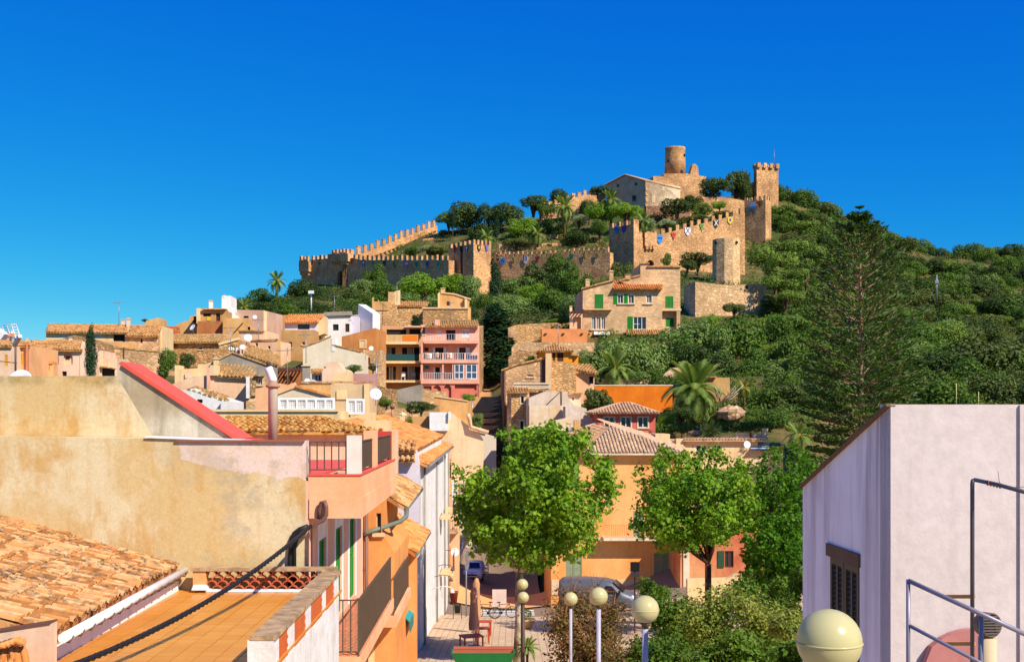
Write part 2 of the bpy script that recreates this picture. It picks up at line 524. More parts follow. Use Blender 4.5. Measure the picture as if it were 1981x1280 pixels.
def wall_mb(F_, poly, depth, holes=(), reveal=0.2):
    mb = MB()
    loops = [[F_.uz(F_.at(x, y)) for x, y in poly]] + [[F_.uz(F_.at(x, y)) for x, y in h] for h in holes]
    flat = [p for l in loops for p in l]
    tris = tessellate_polygon(loops)
    vs = [F_.wp(p.x, p.y) for p in flat]
    fs = []
    for a, b, c in tris:
        nrm = (vs[b] - vs[a]).cross(vs[c] - vs[a])
        fs.append((a, b, c) if nrm.dot(F_.n) > 0 else (a, c, b))
    mb.add(vs, fs)
    k = len(loops[0]); base = vs[:k]; d = -F_.n * depth
    bk = [v + d for v in base]
    mb.add(base + bk, [(i, i + k, (i + 1) % k + k, (i + 1) % k) for i in range(k)] + [tuple(range(2 * k - 1, k - 1, -1))])
    off = k
    for l in loops[1:]:
        m = len(l); f = vs[off:off + m]; off += m
        mb.add(f + [v - F_.n * reveal for v in f], [(i, (i + 1) % m, (i + 1) % m + m, i + m) for i in range(m)])
    return mb

def ring_mb(F_, x0, y0, x1, y1, w, back, out):
    'frame of four bars of width w metres inside a rectangle, from back to out'
    mb = MB()
    a = F_.uz(F_.at(x0, y1)); b = F_.uz(F_.at(x1, y0))
    def bx(u0, z0, u1, z1):
        mb.prism([F_.wp(u0, z0, -out), F_.wp(u1, z0, -out), F_.wp(u1, z1, -out), F_.wp(u0, z1, -out)], -F_.n * (back + out))
    bx(a.x, a.y, a.x + w, b.y); bx(b.x - w, a.y, b.x, b.y)
    bx(a.x + w, a.y, b.x - w, a.y + w); bx(a.x + w, b.y - w, b.x - w, b.y)
    return mb, a, b, bx

def window(root, F_, x0, y0, x1, y1, kind, mat=None):
    'one window or door in its opening; kind: p dark pane, x white frame with glazing bars, g/b/y/w shutters, d door, o open'
    a = F_.uz(F_.at(x0, y1)); b = F_.uz(F_.at(x1, y0))
    w, h = b.x - a.x, b.y - a.y
    big = (x1 - x0) > 9
    if kind in 'gbyws':
        m = {'g': M_green, 'b': M_brown, 'y': lambda: plain('yellow_shutter', C(226, 160, 40), 0.6), 'w': M_wframe, 's': M_greygreen}[kind]()
        n = 2 if w > 0.55 else 1
        for k in range(n):
            u0 = a.x + w * k / n + 0.01; u1 = a.x + w * (k + 1) / n - 0.01
            mb = MB()
            def bx(p0, z0, p1, z1, o0, o1): mb.prism([F_.wp(p0, z0, o0), F_.wp(p1, z0, o0), F_.wp(p1, z1, o0), F_.wp(p0, z1, o0)], -F_.n * (o1 - o0))
            bx(u0, a.y, u0 + 0.07, b.y, 0.02, 0.09); bx(u1 - 0.07, a.y, u1, b.y, 0.02, 0.09)
            bx(u0 + 0.07, a.y, u1 - 0.07, a.y + 0.09, 0.02, 0.09); bx(u0 + 0.07, b.y - 0.09, u1 - 0.07, b.y, 0.02, 0.09)
            ns = max(4, int(h / (0.09 if big else 0.16)))
            for j in range(ns):
                z = a.y + 0.09 + (h - 0.18) * (j + 0.5) / ns; dz = (h - 0.18) / ns * 0.6
                mb.add([F_.wp(u0 + 0.07, z - dz, 0.03), F_.wp(u1 - 0.07, z - dz, 0.03), F_.wp(u1 - 0.07, z + dz * 0.6, 0.08), F_.wp(u0 + 0.07, z + dz * 0.6, 0.08)], [(0, 1, 2, 3)])
            bx(u0 + 0.07, a.y + 0.09, u1 - 0.07, b.y - 0.09, 0.1, 0.12)
            mb.build('shutter', m, root)
        return
    if kind == 'o':
        MB().prism([F_.wp(a.x, a.y, 0.19), F_.wp(b.x, a.y, 0.19), F_.wp(b.x, b.y, 0.19), F_.wp(a.x, b.y, 0.19)], -F_.n * 0.05).build('opening', mat or M_dark(), root)
        return
    fm = {'p': M_frame, 'x': M_wframe, 'd': M_brown, 'k': M_brown}[kind]()
    t = min(0.07, w * 0.12)
    mb, a, b, bx = ring_mb(F_, x0, y0, x1, y1, t, 0.16, -0.08)
    if kind in 'xk':
        for k in range(1, 3 if w > 1.3 else 2):
            nn = 3 if w > 1.3 else 2
            uc = a.x + w * k / nn; bx(uc - t / 2, a.y + t, uc + t / 2, b.y - t)
        if h > 1.6: bx(a.x + t, a.y + h * 0.42, a.x + w / 2 - t / 2, a.y + h * 0.42 + t * 0.7)
    wo = mb.build('door' if kind == 'd' else 'window', fm, root)
    pm = mat or (plain('door_leaf', C(70, 36, 24), 0.6) if kind == 'd' else glass())
    MB().prism([F_.wp(a.x + t * .6, a.y + t * .6, 0.15), F_.wp(b.x - t * .6, a.y + t * .6, 0.15), F_.wp(b.x - t * .6, b.y - t * .6, 0.15), F_.wp(a.x + t * .6, b.y - t * .6, 0.15)], -F_.n * 0.03).build('leaf' if kind == 'd' else 'pane', pm, wo)
    if kind in 'px':
        MB().prism([F_.wp(a.x - 0.1, a.y - 0.1, -0.1), F_.wp(b.x + 0.1, a.y - 0.1, -0.1), F_.wp(b.x + 0.1, a.y - 0.003, -0.1), F_.wp(a.x - 0.1, a.y - 0.003, -0.1)], -F_.n * 0.097).build('sill', M_cop(), wo)

def archwin(root, F_, x0, y0, x1, y1, mat=None, frame=None):
    pts = archpts(x0, y0, x1, y1)
    o = MB().prism([F_.at(x, y, 0.17) for x, y in pts], -F_.n * 0.04).build('window', mat or M_dark(), root)
    if frame:
        mb = MB(); cx = (x0 + x1) / 2
        mb.bar(F_.at(cx, y1, 0.14), F_.at(cx, y0 + 1, 0.14), 0.06, 0.06)
        mb.tube([F_.at(x, y, 0.14) for x, y in pts + pts[:1]], 0.06, 4, False, False)
        mb.build('frame', frame, o)

def house(name, label, cat, F_, poly, depth, mat, wins=(), group=None, sink=3.0, archs=()):
    'a building: root at its base, a wall with openings, its windows'
    q = [F_.at(x, y) for x, y in poly]
    zb = min(p.z for p in q); cu = sum((p for p in q), Vector()) / len(q) - F_.n * depth / 2
    root = empty(name, (cu.x, cu.y, zb), label, cat, group)
    if sink:
        ym = max(y for x, y in poly)
        lo = [F_.uz(F_.at(x, y)) for x, y in poly]
    holes = [rect(*w[:4]) for w in wins] + [archpts(*a[:4]) for a in archs]
    mb = wall_mb(F_, poly, depth, holes)
    if sink:
        # foundation below the visible base
        lows = sorted([p for p in q], key=lambda p: p.z)[:2]
        lows.sort(key=lambda p: p.dot(F_.u))
        a, b = lows
        if (b - a).length > 0.5:
            s_ = Vector((0, 0, -sink)); i = F_.n * -0.004
            mb.prism([a + s_ + i, b + s_ + i, b + i, a + i], -F_.n * (depth - 0.008))
    mb.build('wall', mat, root)
    for w in wins: window(root, F_, *w)
    for a in archs: archwin(root, F_, *a)
    return root

def roof_w(parent, A, B, Cc, D, mat, period=0.27, row=0.42, thick=0.1, name='roof', individual=0, seed=1, step=0.035):
    'barrel-tile roof on the quadrilateral eave A-B, ridge C-D'
    rng = random.Random(seed + int(abs(A.x) * 10))
    e = (B - A); L = e.length; e = e / L
    n = e.cross(D - A if (D - A).length > 0.05 else Cc - A); n.normalize()
    if n.z < 0: n = -n
    d = n.cross(e); d.normalize()
    if d.dot((Cc + D) / 2 - (A + B) / 2) < 0: d = -d
    P2 = [((p - A).dot(e), (p - A).dot(d)) for p in (A, B, Cc, D)]
    def span(s):
        ts = []
        for i in range(4):
            (s0, t0), (s1, t1) = P2[i], P2[(i + 1) % 4]
            if abs(s1 - s0) < 1e-6: continue
            f = (s - s0) / (s1 - s0)
            if -1e-6 <= f <= 1 + 1e-6: ts.append(t0 + f * (t1 - t0))
        return (min(ts), max(ts)) if len(ts) > 1 else None
    smin = min(p[0] for p in P2); smax = max(p[0] for p in P2)
    nc = max(2, int(round((smax - smin) / period))); per = (smax - smin) / nc
    r = per * 0.36
    deck = MB()
    quad = [A, B, Cc, D]
    if (Cc - D).length < 0.02: quad = [A, B, Cc]
    if (quad[1] - quad[0]).cross(quad[2] - quad[0]).dot(n) < 0: quad = quad[::-1]
    deck.prism([p - n * 0.02 for p in quad], -n * thick)
    cs = [math.pi * k / 4 for k in range(5)]
    cols = []
    for c in range(nc):
        s = smin + (c + 0.5) * per
        sp = span(s)
        if sp and sp[1] - sp[0] > 0.12: cols.append((s, sp[0], sp[1]))
    def tile(mb, s, t0, ln, k=1.0):
        vs = []
        for tt, rr, lift in ((t0 - 0.03, r * 1.06, step), (t0 + ln, r * 0.86, 0.0)):
            for a in cs:
                vs.append(A + e * (s - math.cos(a) * rr) + d * tt + n * (math.sin(a) * rr * 0.95 + lift))
        mb.add(vs, [(i, i + 1, i + 6, i + 5) for i in range(4)], False)
        mb.add(vs[:5], [(4, 3, 2, 1, 0)])
    tl = []
    for s, t0, t1 in cols:
        k = max(1, int(round((t1 - t0) / row))); rw = (t1 - t0) / k
        for j in range(k):
            tl.append((s + rng.uniform(-.012, .012), t0 + j * rw + rng.uniform(-.02, .02), rw * 1.08))
    if not individual:
        for s, t, ln in tl: tile(deck, s, t, ln)
        return deck.build(name, mat, parent)
    ro = deck.build(name, mat, parent)
    base = wloc(ro)
    tl.sort(key=lambda x: (A + e * x[0] + d * x[1]).y)
    pm = []
    for q in range(3):
        m = MB(); vs = []
        ln = row * 1.1
        for tt, rr, lift in ((-0.03, r * 1.06, step), (ln, r * 0.86, 0.0)):
            for a in cs: vs.append((-math.cos(a) * rr, tt, math.sin(a) * rr * 0.95 + lift))
        m.add(vs, [(i, i + 1, i + 6, i + 5) for i in range(4)], False)
        m.add(vs[:5], [(4, 3, 2, 1, 0)])
        th = 0.016
        m.add([(v[0] * 0.8, v[1], v[2] - th) for v in vs[:5]], [(0, 1, 2, 3, 4)])
        pm.append(m.mesh('tile', mat))
    M3 = Matrix((e, d, n)).transposed()
    for s, t, ln in tl[:individual]:
        o = bpy.data.objects.new('tile', pm[rng.randrange(3)])
        COL.objects.link(o); o.parent = ro
        o.location = A + e * s + d * t - base
        o.rotation_euler = (M3 @ Matrix.Rotation(rng.uniform(-.03, .03), 3, 'Z')).to_euler()
    if len(tl) > individual:
        rest = MB()
        for s, t, ln in tl[individual:]: tile(rest, s, t, ln)
        tag(rest.build('tile_field', mat, ro), kind='stuff')
    return ro

def roof_px(root, F_, q, mat, **kw):
    'roof from four (px, py, back) corners: eave left, eave right, ridge right, ridge left'
    return roof_w(root, *[F_.at(x, y, b) for x, y, b in q], mat, **kw)

def gable_roof(root, F_, l, pk, r, depth, mat, out=0.15, **kw):
    'two roof planes behind a gable drawn on F_ (left eave, peak, right eave)'
    up = Vector((0, 0, 0.06))
    L, P, Rr = [F_.at(*p) + F_.n * out + up for p in (l, pk, r)]
    b = -F_.n * (depth + out + 0.1)
    roof_w(root, L + b, L, P, P + b, mat, **kw)
    roof_w(root, Rr, Rr + b, P + b, P, mat, **kw)

def block(root, F_, poly, depth, mat, name, front=0.0, holes=()):
    'a part: polygon standing `front` metres before the plane, pushed back by depth'
    G = Face(CX, 50); G.o = F_.o + F_.n * front; G.n = F_.n; G.u = F_.u; G.yaw = F_.yaw
    return wall_mb(G, poly, depth, holes, 0.15).build(name, mat, root)

def chimney(root, F_, x0, y0, x1, y1, back, mat, cap=True, w=None):
    a = F_.at(x0, y1, back); b = F_.at(x1, y0, back)
    wd = (b - a).dot(F_.u); dp = w or max(0.45, wd)
    h = b.z - a.z
    o = MB().prism([a, a + F_.u * wd, a + F_.u * wd + Vector((0, 0, h * 0.88)), a + Vector((0, 0, h * 0.88))], -F_.n * dp).build('chimney', mat, root)
    if cap:
        c = a + F_.u * wd / 2 - F_.n * dp / 2
        m = MB(); m.box((c.x, c.y, a.z + h * 0.9), (wd * 1.3, dp * 1.3, h * 0.05), F_.yaw)
        m.box((c.x, c.y, a.z + h * 0.95), (wd * 0.75, dp * 0.75, h * 0.05), F_.yaw)
        m.build('chimney_cap', M_cop(), o)
    return o

def coping(root, F_, pts, mat, w=0.3, h=0.1, out=0.06, name='coping'):
    mb = MB()
    for (x0, y0), (x1, y1) in zip(pts, pts[1:]):
        a = F_.at(x0, y0); b = F_.at(x1, y1)
        a = a - F_.n * (w / 2 - out); b = b - F_.n * (w / 2 - out)
        mb.bar(a + Vector((0, 0, h * .4)), b + Vector((0, 0, h * .4)), w, h)
    return mb.build(name, mat, root)

def railing(root, P, Q, h, mat, step=0.12, r=0.012, top=0.025, name='railing', z0=0.08):
    'iron railing standing on the line P-Q'
    P = Vector(P); Q = Vector(Q); n = max(2, int((Q - P).length / step))
    mb = MB(); up = Vector((0, 0, 1))
    mb.bar(P + up * h, Q + up * h, top * 2, top)
    mb.bar(P + up * z0, Q + up * z0, top * 1.4, top)
    for k in range(n + 1):
        p = P.lerp(Q, k / n)
        mb.bar(p + up * (0.0 if k in (0, n) else z0), p + up * h, r * 2, r * 2)
    return mb.build(name, mat, root)

def dish(px, py, D, rpx, label, aim=(0.25, -0.9, 0.35)):
    'satellite dish on a short mast'
    c = W(px, py, D); r = rpx / F * D; ax = Vector(aim).normalized()
    root = empty('satellite_dish', c - Vector((0, 0, r * 1.9)), label, 'satellite dish', 'satellite dishes on the roofs')
    m = MB(); m.lathe(c - ax * r * 0.16, [(r * 0.05, -0.02), (r * 0.45, -0.02 + r * 0.03), (r * 0.8, r * 0.1), (r, r * 0.18), (r * 0.97, r * 0.2), (r * 0.75, r * 0.12), (r * 0.4, r * 0.05), (r * 0.03, r * 0.02)], 20, ax)
    m.build('dish', M_dish(), root)
    arm = MB(); f = c + ax * r * 0.95 - Vector((0, 0, r * 0.35))
    arm.tube([c - Vector((0, 0, r * 0.9)), f], r * 0.035, 5); arm.lathe(f, [(r * .08, 0), (r * .1, r * .2)], 8, -ax)
    arm.build('feed_arm', M_steel(), root)
    MB().tube([c - ax * r * 0.25, c - ax * r * 0.3 - Vector((0, 0, r * 1.9))], r * 0.06, 6).build('mast', M_steel(), root)
    return root
# ================================================================ foreground, left: the street frame
YAW = 0.745
Fw = Face(595, 22.0, YAW)                        # end walls across the street's line
def S(a, b, z):
    'a metres along the street beyond D=22, b metres out towards the street, z above the eye'
    return Vector((-3.94 - 0.013 * a + b, 22.0 + a + 0.013 * b, z + CZ))
def SB(mb, a0, b0, z0, a1, b1, z1):
    c = S((a0 + a1) / 2, (b0 + b1) / 2, (z0 + z1) / 2)
    return mb.box(c, (b1 - b0, a1 - a0, z1 - z0), YAW)
def sbox(name, mat, root, *q):
    mb = MB()
    for t in q: SB(mb, *t)
    return mb.build(name, mat, root)

def ochre_mat():
    t = NT('weathered_ochre', 0.93, 0.1)
    pale = C(224, 202, 158); och = C(206, 156, 84); pinkp = C(232, 204, 186); grey = C(176, 160, 134)
    n1 = t.noise(0.55, 7, 0.62, dist=0.15)
    col = t.mix(t.ramp(n1, [(0.44, 0.0), (0.56, 1.0)]), pale, C(214, 182, 126))
    n2 = t.noise(1.1, 7, 0.7, t.pos((1, 1, 0.45)), 0.2)
    col = t.mix(t.ramp(n2, [(0.52, 0.0), (0.64, 0.8)]), col, och)
    sx = t.n('ShaderNodeSeparateXYZ'); t.l(t.pos(), sx.inputs[0])
    wob = t.math('MULTIPLY', t.math('SUBTRACT', t.noise(1.6, 6, 0.65), 0.5), 1.5)
    # fresh pinkish patch of render towards the upper street corner
    xm = t.ramp(t.math('ADD', sx.outputs[0], wob), [(0.0, 0.0), (0.02, 1.0)])
    xa = t.math('GREATER_THAN', t.math('ADD', sx.outputs[0], t.math('MULTIPLY', wob, 0.25)), -6.42)
    edge = t.math('ADD', t.math('MULTIPLY', t.math('ADD', sx.outputs[0], 6.4), -0.16), CZ - 0.92)
    za = t.math('GREATER_THAN', t.math('ADD', sx.outputs[2], t.math('MULTIPLY', wob, 0.35)), edge)
    col = t.mix(t.math('MULTIPLY', t.math('MULTIPLY', xa, za), t.ramp(t.noise(2.4, 6, 0.7), [(0.3, 0.45), (0.55, 1.0)])), col, pinkp)
    g = t.noise(0.8, 6, 0.7, dist=0.3)
    right = t.ramp(t.math('MULTIPLY', t.math('ADD', sx.outputs[0], 7.5), 0.33), [(0.0, 0.0), (1.0, 1.0)])
    col = t.mix(t.math('MULTIPLY', t.ramp(g, [(0.48, 0.0), (0.58, 0.8)]), right), col, grey)
    st = t.noise(1.0, 5, 0.6, t.pos((3.0, 3.0, 0.16)))
    col = t.mix(t.ramp(st, [(0.55, 0.0), (0.75, 0.45)]), col, C(206, 138, 56))
    # soot and algae along the top edges
    top = t.math('ADD', t.math('MULTIPLY', t.math('SUBTRACT', sx.outputs[2], CZ + 0.50), 4.0), t.math('MULTIPLY', wob, 0.5))
    col = t.mix(t.math('MULTIPLY', t.ramp(top, [(0.0, 0.0), (0.5, 1.0)]), t.ramp(t.noise(2.2, 6, 0.7), [(0.42, 0.0), (0.66, 0.6)])), col, C(120, 98, 40))
    cr = t.n('ShaderNodeTexVoronoi', feature='DISTANCE_TO_EDGE'); cr.inputs['Scale'].default_value = 0.55
    dn = t.n('ShaderNodeTexNoise'); dn.inputs['Scale'].default_value = 1.4; dn.inputs['Detail'].default_value = 5; t.l(t.pos(), dn.inputs['Vector'])
    ad = t.n('ShaderNodeVectorMath', operation='MULTIPLY_ADD'); t.l(dn.outputs['Color'], ad.inputs[0]); ad.inputs[1].default_value = (1.6, 1.6, 1.6); t.l(t.pos(), ad.inputs[2])
    t.l(ad.outputs[0], cr.inputs['Vector'])
    col = t.mix(t.math('MULTIPLY', t.ramp(cr.outputs['Distance'], [(0.0, 1.0), (0.012, 0.0)]), t.ramp(t.noise(0.5, 3), [(0.5, 0.0), (0.6, 0.35)])), col, C(140, 96, 50))
    col = t.mix(1.0, col, t.ramp(t.noise(16, 5, 0.75), [(0.3, 0.86), (0.7, 1.06)]), 'MULTIPLY')
    t.bump(t.math('ADD', t.noise(2.5, 7, 0.65), t.math('MULTIPLY', t.noise(24, 4), 0.2)), 0.22, 0.05)
    return t.col(col)
M_ochwall = ochre_mat()
M_oldcement = plaster('mottled_cement', C(214, 200, 174), C(176, 156, 122), 0.75, 0.9, 0.2, (0.11, 0.09, 0.06))
M_redpaint = plain('red_floor_paint', C(228, 92, 74), 0.7, spec=.15)
M_peachf = M_peach()
M_pinkfac = plaster('pink_facade', C(240, 188, 158), C(232, 176, 146), 0.08)
M_roughcast = plaster('white_roughcast', C(236, 228, 218), C(222, 210, 196), 0.25, 3.0, 0.9)
M_bluew = plain('white_plinth_paint', C(242, 238, 234), 0.7)

# ---- the pink corner house with its ochre end wall
root = empty('corner_house', S(4, -3, -9.5), 'pink corner house with a stained ochre end wall and balconies over the street', 'house')
wall_mb(Fw, [(-110, 1330), (595, 1330), (591, 852), (-110, 842)], 0.4).build('end_wall', M_ochwall, root)
Fu = Face(CX, 30); Fu.o = Fw.o - Fw.n * 0.45; Fu.n = Fw.n; Fu.u = Fw.u
wall_mb(Fu, [(-110, 850), (300, 850), (226, 727), (-110, 727)], 0.35).build('upper_wall', M_ochwall, root)
wall_mb(Fu, [(300, 850.5), (452, 850.5), (234, 705), (226, 727)], 0.9).build('gable_wall', M_oldcement, root)
mb = MB(); a = Fu.at(229, 703.5, -0.06); b = Fu.at(458, 853, -0.06); d = -Fu.n * 1.25
up = Vector((0.06, 0, 0.05))
mb.prism([a, b, b + up, a + up], d); mb.build('sloping_coping', M_redpaint, root)
mb = MB(); p = [Fu.at(420, 851, -0.1), Fu.at(492, 851, -0.1), Fu.at(492, 849.5, -0.1), Fu.at(420, 849.5, -0.1)]
mb.prism(p, -Fu.n * 0.9); mb.build('flashing', M_redpaint, root)
mb = MB(); mb.bar(Fw.at(285, 844.5, 0.1), Fw.at(470, 851, 0.1), 0.3, 0.035); mb.build('mortar_fillet', M_bluew, root)
mb = MB(); mb.bar(Fw.at(345, 851, 0.15), Fw.at(592, 852.5, 0.15), 0.42, 0.035); mb.build('wall_coping', plain('red_brown_edge', C(150, 92, 70), 0.8), root)
# roof terrace deck and body
sbox('roof_deck', M_redpaint, root, (0.4, -9, -1.4, 9.0, 0, -1.25))
sbox('body', M_pinkfac, root, (8.6, -9, -9.5, 9.0, -0.3, -1.4))
# street facade with three tall shuttered doors
Fs = Face(597, 22.0, 90 + YAW)
def fpoly(a0, z0, a1, z1, F_=None): return [S(a0, 0, z0), S(a1, 0, z0), S(a1, 0, z1), S(a0, 0, z1)]
doors = [(1.2, 2.2), (3.6, 4.7), (6.0, 7.2)]
def fac_wall(Fz, a0, a1, z0, z1, holes, depth, reveal=0.18):
    mb = MB()
    o0 = Fz.uz(S(0, 0, 0)).x
    loops = [[Vector((o0 + p, q + CZ, 0)) for p, q in ((a0, z0), (a1, z0), (a1, z1), (a0, z1))]]
    for h0, y0, h1, y1 in holes: loops.append([Vector((o0 + p, q + CZ, 0)) for p, q in ((h0, y0), (h1, y0), (h1, y1), (h0, y1))])
    flat = [p for l in loops for p in l]
    vs = [Fz.wp(p.x, p.y) for p in flat]; fs = []
    for a_, b_, c_ in tessellate_polygon(loops):
        nr = (vs[b_] - vs[a_]).cross(vs[c_] - vs[a_]); fs.append((a_, b_, c_) if nr.dot(Fz.n) > 0 else (a_, c_, b_))
    mb.add(vs, fs)
    bk = [v - Fz.n * depth for v in vs[:4]]
    mb.add(vs[:4] + bk, [(0, 4, 5, 1), (1, 5, 6, 2), (2, 6, 7, 3), (3, 7, 4, 0), (7, 6, 5, 4)])
    for k in range(1, len(loops)):
        f = vs[4 * k:4 * k + 4]
        mb.add(f + [v - Fz.n * reveal for v in f], [(i, (i + 1) % 4, (i + 1) % 4 + 4, i + 4) for i in range(4)])
    return mb
fac_wall(Fs, 0.003, 9.0, -9.5, -1.3, [(h0, -4.62, h1, -2.6) for h0, h1 in doors], 0.3).build('facade', M_pinkfac, root)
def shutter_pair(root, Fz, h0, z0, h1, z1, mat, back=0.04, rail=None):
    o0 = Fz.uz(S(0, 0, 0)).x
    for k in range(2):
        u0 = o0 + h0 + (h1 - h0) * k / 2 + 0.01; u1 = o0 + h0 + (h1 - h0) * (k + 1) / 2 - 0.01
        mb = MB()
        def bx(p0, q0, p1, q1, b0, b1): mb.prism([Fz.wp(p0, q0 + CZ, b0), Fz.wp(p1, q0 + CZ, b0), Fz.wp(p1, q1 + CZ, b0), Fz.wp(p0, q1 + CZ, b0)], -Fz.n * (b1 - b0))
        bx(u0, z0, u0 + 0.06, z1, back, back + 0.05); bx(u1 - 0.06, z0, u1, z1, back, back + 0.05)
        zm = z0 + (z1 - z0) * 0.5
        for zz in (z0, zm - 0.04, z1 - 0.08): bx(u0 + 0.06, zz, u1 - 0.06, zz + 0.08, back, back + 0.05)
        sh = mb.build('shutter', mat, root)
        sl = MB(); zz = z0 + 0.1
        while zz < z1 - 0.1:
            sl.add([Fz.wp(u0 + 0.06, zz + CZ, back + 0.005), Fz.wp(u1 - 0.06, zz + CZ, back + 0.005), Fz.wp(u1 - 0.06, zz + 0.055 + CZ, back + 0.045), Fz.wp(u0 + 0.06, zz + 0.055 + CZ, back + 0.045)], [(0, 1, 2, 3)])
            zz += 0.07
        bx2 = Fz
        sl.build('louvre', mat, sh)
        MB().prism([Fz.wp(u0 + .05, z0 + CZ + .05, back + .06), Fz.wp(u1 - .05, z0 + CZ + .05, back + .06), Fz.wp(u1 - .05, z1 + CZ - .05, back + .06), Fz.wp(u0 + .05, z1 + CZ - .05, back + .06)], -Fz.n * 0.02).build('backing', M_dark(), sh)
for h0, h1 in doors:
    shutter_pair(root, Fs, h0, -4.62, h1, -2.6, M_green())
    sbox('door_surround', M_bluew, root, (h0 - 0.16, 0.0, -4.66, h0 - 0.004, 0.025, -2.1), (h1 + 0.004, 0.0, -4.66, h1 + 0.16, 0.025, -2.1), (h0 - 0.004, 0.0, -2.596, h1 + 0.004, 0.025, -2.1))
# upper balcony: solid parapet, band, piers, rails
sbox('upper_balcony', M_peachf, root, (0, 0.003, -2.0, 7.5, 1.0, -1.88), (0, 0.003, -1.88, 0.12, 1.0, -1.2), (0.12, 0.88, -1.88, 7.5, 1.0, -1.2), (7.38, 0.003, -1.88, 7.5, 0.88, -1.2))
sbox('balcony_band', M_peachf, root, (-0.025, 0.02, -2.02, -0.002, 1.025, -1.64), (-0.002, 1.002, -2.02, 7.5, 1.025, -1.64))
sbox('red_coping', M_redpaint, root, (-0.02, 0.0, -1.198, 0.14, 1.02, -1.165), (0.142, 0.86, -1.198, 7.5, 1.02, -1.165))
sbox('balcony_floor', M_redpaint, root, (0.12, 0.003, -1.88, 7.38, 0.88, -1.8))
sbox('corner_pier', plain('whitewashed_pier', C(240, 216, 196), 0.8), root, (0.0, 0.74, -1.163, 0.3, 1.0, -0.42))
sbox('pier', M_peachf, root, (2.6, 0.76, -1.163, 3.25, 1.0, -0.37))
sbox('end_pier', plain('red_render', C(206, 66, 50), 0.8), root, (6.9, 0.55, -1.163, 7.45, 0.97, -0.45))
sbox('end_pier_side', M_peachf, root, (6.9, 0.972, -1.163, 7.46, 1.0, -0.43))
for P, Q in ((S(0.06, 0.02, -1.165), S(0.06, 0.72, -1.165)), (S(0.34, 0.94, -1.165), S(2.56, 0.94, -1.165)), (S(3.3, 0.94, -1.165), S(6.85, 0.94, -1.165))):
    railing(root, P, Q, 0.62, M_iron(), 0.13, 0.011, 0.022)
# lower balcony
sbox('lower_balcony', M_peachf, root, (0.0, 0.003, -4.95, 7.0, 1.02, -4.7))
tf = plain('terracotta_floor', C(216, 140, 100), 0.6)
mesh_t = MB().box((0, 0, 0), (0.232, 0.115, 0.02), YAW).mesh('floor_tile', tf)
lb = [o for o in COL.objects if o.name.startswith('lower_balcony')][-1]
for i in range(46):
    for j in range(4):
        o = bpy.data.objects.new('floor_tile', mesh_t); COL.objects.link(o); o.parent = lb
        o.location = S(0.1 + i * 0.15, 0.14 + j * 0.245, -4.688 + 0.002 * ((i * 7 + j * 3) % 3)) - wloc(lb)
for P, Q in ((S(0.04, 0.06, -4.69), S(0.04, 0.96, -4.69)), (S(0.04, 0.97, -4.69), S(6.6, 0.97, -4.69))):
    railing(root, P, Q, 1.08, M_iron(), 0.13, 0.011, 0.022)
# drain pipes
pp = plain('brown_drainpipe', C(120, 82, 70), 0.5)
mb = MB(); fw = lambda x, y, o: Fw.at(x, y, -o)
mb.tube([fw(617, 1003, .05), fw(618, 985, .07), fw(622, 972, .1), fw(628, 970, .12), fw(631, 980, .12), fw(631, 996, .12), fw(625, 1006, .12), fw(612, 1012, .12), fw(606, 1022, .12), fw(605.5, 1050, .12), fw(605.5, 1400, .12)], 0.045, 8)
mb.build('drainpipe', pp, root)
MB().tube([S(8.9, 0.1, -9.4), S(8.9, 0.1, -2.1)], 0.05, 8).build('drainpipe', pp, root)
for z in (-3.2, -4.2): MB().box(S(8.9, 0.05, z), (0.1, 0.13, 0.05), YAW).build('pipe_clip', pp, root)
cb = MB()
cb.tube([fw(596, 1018, .06), fw(580, 1024, .05), fw(570, 1032, .05), fw(564, 1046, .05), fw(562, 1075, .05), fw(562, 1160, .05)], 0.055, 7)
cb.tube([fw(598, 1020, .1), fw(584, 1028, .1), fw(574, 1040, .12), fw(570, 1060, .1), fw(570, 1160, .1)], 0.035, 6)
cb.build('black_conduit', plain('black_rubber', (0.012, 0.011, 0.011), 0.6), root)

# twisted overhead cable, anchored at the house corner
pts = []
A_, B_ = fw(601, 1017, 0.16), W(70, 1312, 13.2)
for k in range(141):
    t_ = k / 140
    p = A_.lerp(B_, t_); p.z -= 0.55 * 4 * t_ * (1 - t_) * 0.5
    pts.append(p)
mb = MB()
for st in range(3):
    q = []
    for k, p in enumerate(pts):
        an = k * 0.95 + st * 2.094; d = (pts[min(k + 1, 140)] - pts[max(k - 1, 0)]).normalized()
        x = d.cross(Vector((0, 0, 1))).normalized(); y = d.cross(x)
        q.append(p + (x * math.cos(an) + y * math.sin(an)) * 0.021)
    mb.tube(q, 0.025, 5)
single('overhead_cable', mb, plain('black_rubber', (0.01, 0.01, 0.01)), 'black twisted cable slung over the orange terrace to the house corner', 'cable', B_)
